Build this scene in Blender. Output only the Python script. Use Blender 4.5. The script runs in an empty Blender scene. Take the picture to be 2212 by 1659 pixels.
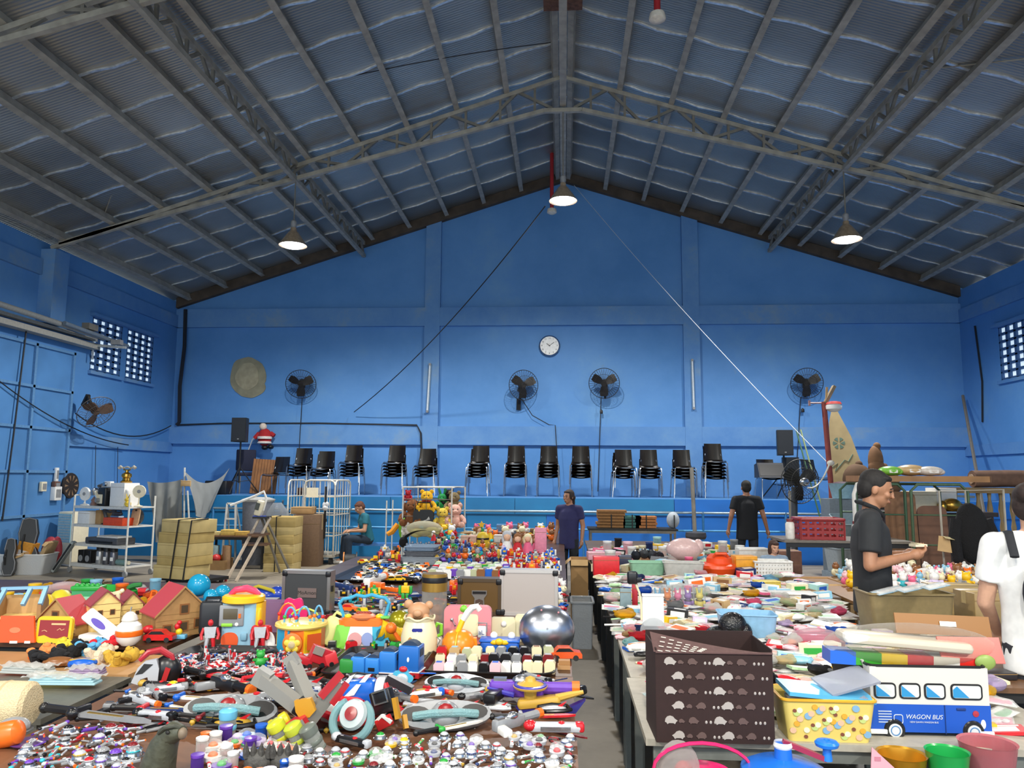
import bpy, math, random
import numpy as np
from mathutils import Matrix, Vector, Euler
random.seed(7)
PI = math.pi
SC = bpy.context.scene
COL = SC.collection
# ------------------------------------------------------------------ camera
CAMH, FPX = 1.72, 1661.0
YAW, PITCH, ROLL = math.radians(3.8436), math.radians(6.8564), math.radians(0.4)
_fw = Vector((-math.sin(YAW) * math.cos(PITCH), math.cos(YAW) * math.cos(PITCH), math.sin(PITCH)))
_r0 = Vector((math.cos(YAW), math.sin(YAW), 0))
_u0 = _r0.cross(_fw)
_rt = _r0 * math.cos(ROLL) + _u0 * math.sin(ROLL)
_up = -_r0 * math.sin(ROLL) + _u0 * math.cos(ROLL)
cam = bpy.data.cameras.new('camera')
cam.sensor_width = 36.0
cam.lens = FPX * 36.0 / 2212.0
cam.clip_end = 200
cam_ob = bpy.data.objects.new('camera', cam)
COL.objects.link(cam_ob)
cam_ob.matrix_world = Matrix(((_rt.x, _up.x, -_fw.x, 0), (_rt.y, _up.y, -_fw.y, 0), (_rt.z, _up.z, -_fw.z, CAMH), (0, 0, 0, 1)))
SC.camera = cam_ob
# ------------------------------------------------------------------ world, exposure
SC.view_settings.view_transform = 'Standard'
SC.view_settings.look = 'None'
SC.view_settings.gamma = 1.0
SC.view_settings.use_curve_mapping = False
SC.view_settings.exposure = -0.3
W = bpy.data.worlds.new('daylight')
SC.world = W
W.use_nodes = True
W.node_tree.nodes['Background'].inputs[0].default_value = (0.80, 0.92, 1.0, 1)
W.node_tree.nodes['Background'].inputs[1].default_value = 2.9
SC.cycles.max_bounces = 6
SC.cycles.diffuse_bounces = 3
SC.cycles.glossy_bounces = 3
SC.cycles.transmission_bounces = 4
SC.cycles.transparent_max_bounces = 12
SC.cycles.sample_clamp_indirect = 4.0
SC.cycles.use_denoising = True
def lamp(kind, name, loc, power, color, size=0.1, spot=None, target=None):
 l = bpy.data.lights.new(name, kind)
 l.energy = power
 l.color = color
 if kind == 'AREA':
  l.size = size
 else:
  l.shadow_soft_size = size
 if spot:
  l.spot_size = math.radians(spot)
  l.spot_blend = 0.5
 o = bpy.data.objects.new(name, l)
 COL.objects.link(o)
 o.location = loc
 if target is not None:
  o.rotation_euler = (Vector(target) - Vector(loc)).to_track_quat('-Z', 'Y').to_euler()
 return o
# high-bay lamps: visible row, then unseen rows nearer; the rearmost added for front light
LAMP_SPOTS = [(-5.0, 13.55, 5.98), (0.0, 13.55, 6.75), (5.0, 13.55, 5.95)]
for (lx, ly, lz) in LAMP_SPOTS:
 lamp('SPOT', 'lamp_light', (lx, ly, lz - 0.12), 1500, (1.0, 0.98, 0.94), 0.10, 165)
for (lx, ly, lz) in [(-5.0, 2.75, 6.0), (0.0, 2.75, 6.75), (5.0, 2.75, 6.0), (-5.0, -2.65, 6.0), (0.0, -2.65, 6.75), (5.0, -2.65, 6.0)]:
 lamp('SPOT', 'lamp_light', (lx, ly, lz), 480 if ly > 0 else 1750, (1.0, 0.94, 0.84), 0.12, 165)
# ------------------------------------------------------------------ pixel <-> place
def ray(px, py):
 return _rt * ((px - 1106.0) / FPX) + _up * ((829.5 - py) / FPX) + _fw
def at(px, py, z=0.0):
 d = ray(px, py)
 t = (z - CAMH) / d.z
 return Vector((d.x * t, d.y * t, z))
def ay(px, py, y):
 d = ray(px, py)
 t = y / d.y
 return Vector((d.x * t, y, CAMH + d.z * t))
def axx(px, py, x):
 d = ray(px, py)
 t = x / d.x
 return Vector((x, d.y * t, CAMH + d.z * t))
# ------------------------------------------------------------------ materials
MATS = {}
def lin(h):
 h = h.lstrip('#')
 c = [int(h[i:i + 2], 16) / 255 for i in (0, 2, 4)]
 return tuple((v / 12.92 if v <= 0.04045 else ((v + 0.055) / 1.055) ** 2.4) for v in c)
def mat(hexc, rough=0.45, metal=0.0, var=0.10, scale=25.0, bump=0.0, coat=0.0):
 key = (hexc, rough, metal, var, scale, bump, coat)
 if key in MATS:
  return MATS[key]
 m = bpy.data.materials.new('surface_' + hexc.strip('#'))
 m.use_nodes = True
 nt = m.node_tree
 b = nt.nodes['Principled BSDF']
 c = lin(hexc)
 b.inputs['Roughness'].default_value = rough
 b.inputs['Metallic'].default_value = metal
 if coat:
  b.inputs['Coat Weight'].default_value = coat
 if var > 0:
  tc = nt.nodes.new('ShaderNodeTexCoord')
  no = nt.nodes.new('ShaderNodeTexNoise')
  no.inputs['Scale'].default_value = scale
  no.inputs['Detail'].default_value = 2
  nt.links.new(tc.outputs['Object'], no.inputs['Vector'])
  rp = nt.nodes.new('ShaderNodeValToRGB')
  rp.color_ramp.elements[0].position = 0.3
  rp.color_ramp.elements[1].position = 0.7
  rp.color_ramp.elements[0].color = tuple(v * (1 - var) for v in c) + (1,)
  rp.color_ramp.elements[1].color = tuple(min(1, v * (1 + var)) for v in c) + (1,)
  nt.links.new(no.outputs['Fac'], rp.inputs['Fac'])
  nt.links.new(rp.outputs['Color'], b.inputs['Base Color'])
  if bump:
   bp = nt.nodes.new('ShaderNodeBump')
   bp.inputs['Strength'].default_value = bump
   bp.inputs['Distance'].default_value = 0.01
   nt.links.new(no.outputs['Fac'], bp.inputs['Height'])
   nt.links.new(bp.outputs['Normal'], b.inputs['Normal'])
 else:
  b.inputs['Base Color'].default_value = c + (1,)
 MATS[key] = m
 return m
def clear(hexc='#ffffff', gloss=0.22, tint=0.92, rough=0.12):
 """clear plastic film: mostly see-through with a glossy sheen"""
 key = ('clear', hexc, gloss, tint, rough)
 if key in MATS:
  return MATS[key]
 m = bpy.data.materials.new('clear_plastic_' + hexc.strip('#'))
 m.use_nodes = True
 nt = m.node_tree
 nt.nodes.remove(nt.nodes['Principled BSDF'])
 out = nt.nodes['Material Output']
 tr = nt.nodes.new('ShaderNodeBsdfTransparent')
 c = lin(hexc)
 tr.inputs[0].default_value = tuple(v * tint for v in c) + (1,)
 gl = nt.nodes.new('ShaderNodeBsdfPrincipled')
 gl.inputs['Base Color'].default_value = c + (1,)
 gl.inputs['Roughness'].default_value = rough
 no = nt.nodes.new('ShaderNodeTexNoise')
 no.inputs['Scale'].default_value = 60
 tc = nt.nodes.new('ShaderNodeTexCoord')
 nt.links.new(tc.outputs['Object'], no.inputs['Vector'])
 bp = nt.nodes.new('ShaderNodeBump')
 bp.inputs['Strength'].default_value = 0.5
 bp.inputs['Distance'].default_value = 0.01
 nt.links.new(no.outputs['Fac'], bp.inputs['Height'])
 nt.links.new(bp.outputs['Normal'], gl.inputs['Normal'])
 mx = nt.nodes.new('ShaderNodeMixShader')
 fr = nt.nodes.new('ShaderNodeLayerWeight')
 fr.inputs[0].default_value = 0.25
 ad = nt.nodes.new('ShaderNodeMath')
 ad.operation = 'MULTIPLY_ADD'
 ad.inputs[1].default_value = 0.5
 ad.inputs[2].default_value = gloss
 ad.use_clamp = True
 nt.links.new(fr.outputs['Facing'], ad.inputs[0])
 nt.links.new(ad.outputs[0], mx.inputs[0])
 nt.links.new(tr.outputs[0], mx.inputs[1])
 nt.links.new(gl.outputs[0], mx.inputs[2])
 nt.links.new(mx.outputs[0], out.inputs[0])
 MATS[key] = m
 return m
def glow(hexc, strength):
 m = bpy.data.materials.new('lamp_or_daylight_glow')
 m.use_nodes = True
 b = m.node_tree.nodes['Principled BSDF']
 b.inputs['Emission Color'].default_value = lin(hexc) + (1,)
 b.inputs['Emission Strength'].default_value = strength
 return m
def node_mat(name, build, rough=0.6, metal=0.0):
 m = bpy.data.materials.new(name)
 m.use_nodes = True
 nt = m.node_tree
 b = nt.nodes['Principled BSDF']
 b.inputs['Roughness'].default_value = rough
 b.inputs['Metallic'].default_value = metal
 build(nt, b)
 return m
def N(nt, kind, **kw):
 n = nt.nodes.new('ShaderNode' + kind)
 for k, v in kw.items():
  if k.startswith('i_'):
   n.inputs[k[2:].replace('_', ' ')].default_value = v
  else:
   setattr(n, k, v)
 return n
def ramp(nt, fac, stops):
 r = nt.nodes.new('ShaderNodeValToRGB')
 e = r.color_ramp.elements
 while len(e) < len(stops):
  e.new(0.5)
 for el, (p, c) in zip(e, stops):
  el.position = p
  el.color = tuple(lin(c)) + (1,) if isinstance(c, str) else (c, c, c, 1)
 nt.links.new(fac, r.inputs['Fac'])
 return r.outputs['Color']
def mixc(nt, fac, a, b):
 m = nt.nodes.new('ShaderNodeMix')
 m.data_type = 'RGBA'
 for sock, v in ((m.inputs[0], fac), (m.inputs[6], a), (m.inputs[7], b)):
  if isinstance(v, str):
   sock.default_value = lin(v) + (1,)
  elif isinstance(v, (int, float)):
   sock.default_value = v
  else:
   nt.links.new(v, sock)
 return m.outputs[2]
# ------------------------------------------------------------------ mesh shapes: (verts, faces)
def B(c, s, rot=None, bev=0.0, taper=1.0):
 """box, centre and full size; bev rounds its vertical and top edges; taper scales the bottom"""
 x, y, z = s[0] / 2, s[1] / 2, s[2] / 2
 if bev <= 0:
  v = [(-x * taper, -y * taper, -z), (x * taper, -y * taper, -z), (x * taper, y * taper, -z), (-x * taper, y * taper, -z),
    (-x, -y, z), (x, -y, z), (x, y, z), (-x, y, z)]
  f = [(0, 3, 2, 1), (4, 5, 6, 7), (0, 1, 5, 4), (1, 2, 6, 5), (2, 3, 7, 6), (3, 0, 4, 7)]
 else:
  b = min(bev, x * .98, y * .98, z * .98)
  def ring(ix, iy, zz, tp):
   o = []
   for (sx, sy, a0) in ((1, 1, 0), (-1, 1, 90), (-1, -1, 180), (1, -1, 270)):
    for k in range(4):
     a = math.radians(a0 + k * 30)
     o.append(((sx * (ix - b) + b * ibr * math.cos(a)) * tp, (sy * (iy - b) + b * ibr * math.sin(a)) * tp, zz))
   return o
  v, f = [], []
  rows = []
  for (zz, ibr) in ((-z, .3), (-z + b * .3, .75), (-z + b, 1), (z - b, 1), (z - b * .3, .75), (z, .3)):
   tp = 1 + (taper - 1) * (z - zz) / (2 * z)
   rows.append(ring(x, y, zz, tp))
  for r in rows:
   v += r
  n = 16
  for k in range(len(rows) - 1):
   for i in range(n):
    f.append((k * n + i, k * n + (i + 1) % n, (k + 1) * n + (i + 1) % n, (k + 1) * n + i))
  f.append(tuple(range(n))[::-1])
  f.append(tuple(range((len(rows) - 1) * n, len(rows) * n)))
 v = np.array(v, float)
 if rot:
  v = v @ np.array(Euler(rot).to_matrix()).T
 return (v + np.array(c, float), f)
def _frame(d):
 d = Vector(d).normalized()
 a = Vector((0, 0, 1)) if abs(d.z) < 0.9 else Vector((1, 0, 0))
 u = d.cross(a).normalized()
 return u, d.cross(u).normalized()
def U(pts, r, n=8, closed=False, flat=1.0):
 """tube along points; r is one radius or one per point"""
 pts = [Vector(p) for p in pts]
 m = len(pts)
 rr = [r] * m if isinstance(r, (int, float)) else list(r)
 v, f = [], []
 u = None
 for i, p in enumerate(pts):
  a = pts[(i - 1) % m] if (closed or i > 0) else p
  b = pts[(i + 1) % m] if (closed or i < m - 1) else p
  d = (b - a)
  if d.length < 1e-9:
   d = Vector((0, 0, 1))
  d.normalize()
  if u is None:
   u, w = _frame(d)
  else:
   u = (u - d * u.dot(d))
   u = u.normalized() if u.length > 1e-6 else _frame(d)[0]
   w = d.cross(u)
  for k in range(n):
   t = 2 * PI * (k + .5) / n
   q = p + u * (math.cos(t) * rr[i]) + w * (math.sin(t) * rr[i] * flat)
   v.append(tuple(q))
 for i in range(m if closed else m - 1):
  j = (i + 1) % m
  for k in range(n):
   f.append((i * n + k, i * n + (k + 1) % n, j * n + (k + 1) % n, j * n + k))
 if not closed:
  f.append(tuple(range(n))[::-1])
  f.append(tuple(range((m - 1) * n, m * n)))
 return (np.array(v), f)
def C(p0, p1, r0, r1=None, n=16):
 return U([p0, p1], [r0, r0 if r1 is None else r1], n)
def bar(p0, p1, w, h=None):
 """square-section bar"""
 return U([p0, p1], w * 0.7071, 4, flat=(h or w) / w)
def L(prof, n=24, c=(0, 0, 0), cap=True):
 """lathe about z: list of (radius, z)"""
 v, f = [], []
 for (r, z) in prof:
  for k in range(n):
   t = 2 * PI * k / n
   v.append((c[0] + r * math.cos(t), c[1] + r * math.sin(t), c[2] + z))
 for i in range(len(prof) - 1):
  for k in range(n):
   f.append((i * n + k, i * n + (k + 1) % n, (i + 1) * n + (k + 1) % n, (i + 1) * n + k))
 if cap:
  f.append(tuple(range(n))[::-1])
  f.append(tuple(range((len(prof) - 1) * n, len(prof) * n)))
 return (np.array(v), f)
def S(c, r, n=16, m=10, rot=None):
 """ellipsoid"""
 if isinstance(r, (int, float)):
  r = (r, r, r)
 v = [(0, 0, -1)]
 f = []
 for i in range(1, m):
  ph = -PI / 2 + PI * i / m
  for k in range(n):
   t = 2 * PI * k / n
   v.append((math.cos(ph) * math.cos(t), math.cos(ph) * math.sin(t), math.sin(ph)))
 v.append((0, 0, 1))
 for k in range(n):
  f.append((0, 1 + (k + 1) % n, 1 + k))
  f.append((len(v) - 1, 1 + (m - 2) * n + k, 1 + (m - 2) * n + (k + 1) % n))
 for i in range(m - 2):
  for k in range(n):
   a = 1 + i * n
   f.append((a + k, a + (k + 1) % n, a + n + (k + 1) % n, a + n + k))
 v = np.array(v) * np.array(r)
 if rot:
  v = v @ np.array(Euler(rot).to_matrix()).T
 return (v + np.array(c, float), f)
def X(poly, y0, y1, axis='y'):
 """outline in (x,z) pushed from y0 to y1 (axis 'y'); 'z': outline in (x,y) pushed up; 'x': outline in (y,z)"""
 n = len(poly)
 v = []
 for y in (y0, y1):
  for (a, b) in poly:
   v.append((a, y, b) if axis == 'y' else (a, b, y) if axis == 'z' else (y, a, b))
 f = [tuple(range(n)), tuple(range(n, 2 * n))[::-1]]
 for i in range(n):
  j = (i + 1) % n
  f.append((i, n + i, n + j, j))
 return (np.array(v, float), f)
def G(nx, ny, fn):
 """sheet: fn(u,v) -> point"""
 v = [tuple(fn(i / nx, j / ny)) for j in range(ny + 1) for i in range(nx + 1)]
 f = [(j * (nx + 1) + i, j * (nx + 1) + i + 1, (j + 1) * (nx + 1) + i + 1, (j + 1) * (nx + 1) + i) for j in range(ny) for i in range(nx)]
 return (np.array(v, float), f)
def TR(sh, loc=(0, 0, 0), rot=None, sc=None):
 v, f = sh
 v = np.array(v, float)
 if sc is not None:
  v = v * np.array(sc if hasattr(sc, '__len__') else (sc,) * 3)
 if rot:
  v = v @ np.array(Euler(rot).to_matrix()).T
 return (v + np.array(loc, float), f)
def mesh(name, shapes, m=None, sharp=35):
 vs, fs, mi = [], [], []
 off = 0
 for sh in shapes:
  idx = sh[2] if len(sh) > 2 else 0
  vs.append(sh[0])
  for f in sh[1]:
   fs.append(tuple(i + off for i in f))
   mi.append(idx)
  off += len(sh[0])
 me = bpy.data.meshes.new(name)
 me.from_pydata(np.concatenate(vs).tolist(), [], fs)
 for mm in (m if isinstance(m, (list, tuple)) else [m]):
  if mm:
   me.materials.append(mm)
 me.polygons.foreach_set('material_index', mi)
 bm_fix(me)
 me.polygons.foreach_set('use_smooth', [True] * len(fs))
 me.set_sharp_from_angle(angle=math.radians(sharp))
 return me
def bm_fix(me):
 import bmesh
 bm = bmesh.new()
 bm.from_mesh(me)
 bmesh.ops.recalc_face_normals(bm, faces=bm.faces[:])
 bm.to_mesh(me)
 bm.free()
LABELS = {}
def tag(o, label, cat, group=None, kind=None):
 if label:
  o['label'] = label
 if cat:
  o['category'] = cat
 if group:
  o['group'] = group
 if kind:
  o['kind'] = kind
 return o
def T(name, label, cat, loc=(0, 0, 0), rz=0.0, group=None, kind=None, rot=None, sc=None):
 """a thing: an Empty at its base that parents its parts"""
 o = bpy.data.objects.new(name, None)
 COL.objects.link(o)
 o.location = loc
 o.rotation_euler = rot if rot else (0, 0, rz)
 if sc is not None:
  o.scale = sc if hasattr(sc, '__len__') else (sc, sc, sc)
 o.empty_display_size = 0.1
 return tag(o, label, cat, group, kind)
def P(root, name, m, *shapes, label=None, sharp=35):
 """one part: ONE mesh object under its thing (or part)"""
 o = bpy.data.objects.new(name, mesh(name, shapes, m, sharp))
 COL.objects.link(o)
 if root is not None:
  o.parent = root
 if label:
  o['label'] = label
 return o
def ONE(name, label, cat, m, shapes, loc=(0, 0, 0), rz=0.0, group=None, kind=None, rot=None, sharp=35, sc=None):
 """a thing that is one mesh"""
 o = bpy.data.objects.new(name, mesh(name, shapes, m, sharp))
 COL.objects.link(o)
 o.location = loc
 o.rotation_euler = rot if rot else (0, 0, rz)
 if sc is not None:
  o.scale = sc if hasattr(sc, '__len__') else (sc, sc, sc)
 return tag(o, label, cat, group, kind)
def ST(name, m, *shapes):
 """setting"""
 return ONE(name, None, None, m, shapes, kind='structure')
def kids(o):
 return [c for c in ALLKIDS.get(o.name, [])]
ALLKIDS = {}
def dup(root, loc, rz=0.0, label=None, group=None, rot=None, sc=None):
 """copy of a thing with copies of its parts and sub-parts"""
 def cp(o, par):
  c = o.copy()
  COL.objects.link(c)
  c.parent = par
  for ch in list(o.children):
   cp(ch, c)
  return c
 c = root.copy()
 COL.objects.link(c)
 for ch in list(root.children):
  cp(ch, c)
 c.location = loc
 c.rotation_euler = rot if rot else (0, 0, rz)
 if sc is not None:
  c.scale = sc if hasattr(sc, '__len__') else (sc, sc, sc)
 if label:
  c['label'] = label
 if group:
  c['group'] = group
 return c
def text(root, name, body, m, loc, size, rot=(PI / 2, 0, 0), ext=0.001, align='CENTER', label=None, shear=0.0):
 """lettering turned into a mesh"""
 cu = bpy.data.curves.new(name, 'FONT')
 cu.body = body
 cu.size = size
 cu.extrude = ext
 cu.align_x = align
 cu.align_y = 'CENTER'
 cu.shear = shear
 o = bpy.data.objects.new(name, cu)
 COL.objects.link(o)
 dg = bpy.context.evaluated_depsgraph_get()
 me = bpy.data.meshes.new_from_object(o.evaluated_get(dg))
 bpy.data.objects.remove(o)
 o = bpy.data.objects.new(name, me)
 me.materials.clear()
 me.materials.append(m)
 COL.objects.link(o)
 o.location = loc
 o.rotation_euler = rot
 if root is not None:
  o.parent = root
 if label:
  o['label'] = label
 return o
def arc(c, r, a0, a1, n=12, plane='xz'):
 o = []
 for i in range(n + 1):
  a = math.radians(a0 + (a1 - a0) * i / n)
  x, y = r * math.cos(a), r * math.sin(a)
  o.append((c[0] + x, c[1], c[2] + y) if plane == 'xz' else (c[0] + x, c[1] + y, c[2]) if plane == 'xy' else (c[0], c[1] + x, c[2] + y))
 return o
def ell(rx, rz, n=20, c=(0, 0), a0=0, a1=360):
 full = abs(a1 - a0) >= 360
 k = n if full else n + 1
 return [(c[0] + rx * math.cos(math.radians(a0 + (a1 - a0) * i / n)), c[1] + rz * math.sin(math.radians(a0 + (a1 - a0) * i / n))) for i in range(k)]
def rrect(w, h, r, c=(0, 0), n=4):
 o = []
 for (sx, sy, a0) in ((1, 1, 0), (-1, 1, 90), (-1, -1, 180), (1, -1, 270)):
  for k in range(n + 1):
   a = math.radians(a0 + k * 90 / n)
   o.append((c[0] + sx * (w / 2 - r) + r * math.cos(a), c[1] + sy * (h / 2 - r) + r * math.sin(a)))
 return o
def H3(a, b, t):
 return tuple(a[i] + (b[i] - a[i]) * t for i in range(3))
# ------------------------------------------------------------------ the hall
XL, XR, YB, Y0 = -9.77, 9.38, 18.6, -7.0
RIDGE, SLOPE = 9.30, 0.322
def roof_z(x):
 return RIDGE - SLOPE * abs(x)
def wall_blue(nt, b):
 tc = N(nt, 'TexCoord')
 n1 = N(nt, 'TexNoise', i_Scale=0.5, i_Detail=6.0, i_Roughness=0.65)
 n2 = N(nt, 'TexNoise', i_Scale=6.0, i_Detail=5.0)
 for n in (n1, n2):
  nt.links.new(tc.outputs['Object'], n.inputs['Vector'])
 c = ramp(nt, n1.outputs['Fac'], [(0.3, '#4a84c0'), (0.55, '#588fca'), (0.75, '#6a9bc9')])
 spots = ramp(nt, n2.outputs['Fac'], [(0.70, 0.0), (0.78, 0.35)])
 c2 = mixc(nt, spots, c, '#7692aa')
 nt.links.new(c2, b.inputs['Base Color'])
 bp = N(nt, 'Bump', i_Strength=0.15, i_Distance=0.02)
 nt.links.new(n2.outputs['Fac'], bp.inputs['Height'])
 nt.links.new(bp.outputs['Normal'], b.inputs['Normal'])
M_WALL = node_mat('blue_painted_plaster', wall_blue, 0.62)
def beam_blue(nt, b):
 tc = N(nt, 'TexCoord')
 n1 = N(nt, 'TexNoise', i_Scale=0.9, i_Detail=7.0, i_Roughness=0.7)
 nt.links.new(tc.outputs['Object'], n1.inputs['Vector'])
 c = ramp(nt, n1.outputs['Fac'], [(0.35, '#5083be'), (0.55, '#608fc2'), (0.7, '#7c98b2')])
 nt.links.new(c, b.inputs['Base Color'])
M_BEAM = node_mat('dusty_blue_paint', beam_blue, 0.65)
def concrete(nt, b):
 tc = N(nt, 'TexCoord')
 n1 = N(nt, 'TexNoise', i_Scale=0.7, i_Detail=8.0, i_Roughness=0.65)
 n2 = N(nt, 'TexNoise', i_Scale=1.1, i_Detail=2.0)
 for n in (n1, n2):
  nt.links.new(tc.outputs['Object'], n.inputs['Vector'])
 c = ramp(nt, n1.outputs['Fac'], [(0.3, '#6c6457'), (0.5, '#8a8172'), (0.7, '#a39987')])
 nt.links.new(c, b.inputs['Base Color'])
M_FLOOR = node_mat('worn_concrete', concrete, 0.55)
def foil(nt, b):
 tc = N(nt, 'TexCoord')
 sep = N(nt, 'SeparateXYZ')
 nt.links.new(tc.outputs['Object'], sep.inputs[0])
 n1 = N(nt, 'TexNoise', i_Scale=0.35, i_Detail=4.0)
 n2 = N(nt, 'TexNoise', i_Scale=9.0, i_Detail=4.0)
 for n in (n1, n2):
  nt.links.new(tc.outputs['Object'], n.inputs['Vector'])
 c = ramp(nt, n1.outputs['Fac'], [(0.35, '#96938c'), (0.65, '#bdbab2')])
 nt.links.new(c, b.inputs['Base Color'])
 wv = N(nt, 'TexWave', i_Scale=5.5, i_Distortion=0.8, i_Detail=2.0)
 wv.bands_direction = 'Y'
 nt.links.new(tc.outputs['Object'], wv.inputs['Vector'])
 ad = N(nt, 'Math', operation='MULTIPLY_ADD')
 ad.inputs[1].default_value = 0.5
 nt.links.new(n2.outputs['Fac'], ad.inputs[0])
 nt.links.new(wv.outputs['Fac'], ad.inputs[2])
 bp = N(nt, 'Bump', i_Strength=0.22, i_Distance=0.025)
 nt.links.new(ad.outputs[0], bp.inputs['Height'])
 nt.links.new(bp.outputs['Normal'], b.inputs['Normal'])
M_FOIL = node_mat('silver_roof_foil', foil, 0.42, 0.75)
M_STEEL = mat('#a39d90', 0.55, 0.1, 0.2, 6)
M_STEELD = mat('#7d786e', 0.6, 0.1, 0.2, 6)
M_DARK = mat('#1c1b1a', 0.6)
M_BLACK = mat('#101012', 0.45, 0, 0.1)
ST('floor', M_FLOOR, B(((XL + XR) / 2, (Y0 + YB) / 2, -0.1), (XR - XL + 0.6, YB - Y0 + 0.4, 0.2)))
# back wall: gable plate with pilasters and beams standing proud of it
gable = [(XL - .3, 0), (XR + .3, 0), (XR + .3, roof_z(XR) + .0), (0, RIDGE + .03), (XL - .3, roof_z(XL) + .0)]
ST('wall_back', M_WALL, X(gable, YB, YB + 0.25))
def pilaster(x0, x1, top):
 ST('trim_pilaster', M_BEAM, B(((x0 + x1) / 2, YB - .055, top / 2), (x1 - x0, .11, top)))
pilaster(-3.42, -3.04, roof_z(3.2) - .14)
pilaster(2.89, 3.28, roof_z(3.1) - .14)
for (z0, z1) in ((5.40, 5.86), (2.47, 2.92)):
 for (x0, x1) in ((XL, -3.42), (-3.04, 2.89), (3.28, XR)):
  ST('trim_beam', M_BEAM, B(((x0 + x1) / 2, YB - .05, (z0 + z1) / 2), (x1 - x0, .10, z1 - z0)))
for s in (-1, 1):
 xe = XL if s < 0 else XR
 n = 1.0
 L0, R0 = (0, RIDGE - .26), (xe, roof_z(xe) - .26)
 ST('trim_dark_gap', mat('#4a3f35', .8, 0, .3, 4), X([L0, R0, (xe, R0[1] + .25), (0, L0[1] + .25)], YB - .14, YB))  # dark gap below the roof, painted as a brown strip
# side walls, each with breeze-block window openings cut out
def side_wall(name, x, sx, holes):
 top = roof_z(x) - .1
 ys = [Y0]
 shapes = []
 cur = Y0
 for (a, b_, z0, z1) in sorted(holes):
  shapes.append(B((x + sx * .1, (cur + a) / 2, top / 2), (.2, a - cur, top)))
  shapes.append(B((x + sx * .1, (a + b_) / 2, z0 / 2), (.2, b_ - a, z0)))
  shapes.append(B((x + sx * .1, (a + b_) / 2, (z1 + top) / 2), (.2, b_ - a, top - z1)))
  cur = b_
 shapes.append(B((x + sx * .1, (cur + YB + .2) / 2, top / 2), (.2, YB + .2 - cur, top)))
 ST(name, M_WALL, *shapes)
HL = [(15.12, 16.22, 3.85, 4.96), (16.42, 17.52, 3.85, 4.96)]
HR = [(15.85, 17.03, 3.84, 4.98), (14.4, 15.6, 3.84, 4.98)]
side_wall('wall_left', XL, -1, HL)
side_wall('wall_right', XR, 1, HR)
M_BLOCK = mat('#3a5f90', 0.7)
M_PANE = glow('#cfe6f4', .95)  # panes emit by themselves, imitating daylight behind the glass
k = 0
for (x, sx, holes, nr) in ((XL, -1, HL, 8), (XR, 1, HR, 7)):
 for (a, b_, z0, z1) in holes:
  k += 1
  w = T('window_%d' % k, None, None, (x, (a + b_) / 2, z0), kind='structure')
  wd, ht = b_ - a, z1 - z0
  bars = []
  for i in range(5):
   bars.append(B((sx * .03, -wd / 2 + wd * i / 4, ht / 2), (.05, .085, ht)))
  for j in range(nr + 1):
   bars.append(B((sx * .03, 0, ht * j / nr), (.05, wd, .035)))
   if j < nr:
    bars.append(B((sx * .045, 0, ht * j / nr + .03), (.03, wd, .03)))
  P(w, 'block_grille', M_BLOCK, *bars)
  P(w, 'glass_pane', M_PANE, B((sx * .07, 0, ht / 2), (.01, wd, ht)))
  P(w, 'sill', M_BEAM, B((-sx * .03, 0, -.05), (.08, wd + .1, .07)))
  P(w, 'lintel', M_BEAM, B((-sx * .05, 0, ht + .04), (.12, wd + .2, .06)))
# ribs and bands on the side walls
for (x, sx) in ((XL, 1), (XR, -1)):
 zl = 4.5 if sx > 0 else 0
 ST('trim_side_pilaster', M_BEAM, B((x + sx * .14, 13.62, (5.9 + zl) / 2), (.28, .42, 5.9 - zl)))
 ST('trim_side_band', M_BEAM, B((x + sx * .03, (14 + YB) / 2, 2.38), (.06, YB - 14, .24)))
 ST('trim_side_band', M_BEAM, B((x + sx * .03, (13.9 + YB) / 2, 5.55), (.06, YB - 13.9, .30)))
 ST('trim_side_band', M_BEAM, B((x + sx * .03, (Y0 + 13.4) / 2, 5.55), (.06, 13.4 - Y0, .30)))
# big blue sheet-metal door on the left wall
M_DOOR = mat('#5a8fc6', 0.35, 0.15, 0.12, 1.5)
d1 = T('door_1', None, None, (XL + .05, 11.65, 0), kind='structure')
P(d1, 'door_leaf', M_DOOR, B((.0, 0, 2.05), (.06, 5.7, 4.1)))
fr = [B((.05, y, 2.05), (.05, .06, 4.1)) for y in (-2.8, -1.3, .2, 1.7, 2.8)] + [B((.05, 0, z), (.05, 5.7, .05)) for z in (.05, .95, 1.75, 2.55, 3.3, 4.07)]
P(d1, 'door_frame', mat('#5d8bb8', 0.5), *fr)
P(d1, 'door_rail', mat('#a9a69c', 0.5), B((.1, .2, 4.30), (.2, 6.4, .10)), B((.08, .2, 4.45), (.1, 6.4, .06)))
# roof: foil-lined sheets on purlins
for (nm, s) in (('ceiling_left', -1), ('ceiling_right', 1)):
 xe = XL - .35 if s < 0 else XR + .35
 ST(nm, M_FOIL, G(1, 1, lambda u, v: (xe * u, Y0 + (YB + .3 - Y0) * v, roof_z(xe * u))), G(1, 1, lambda u, v: (xe * u, Y0 + (YB + .3 - Y0) * v, roof_z(xe * u) + .06)))
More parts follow.
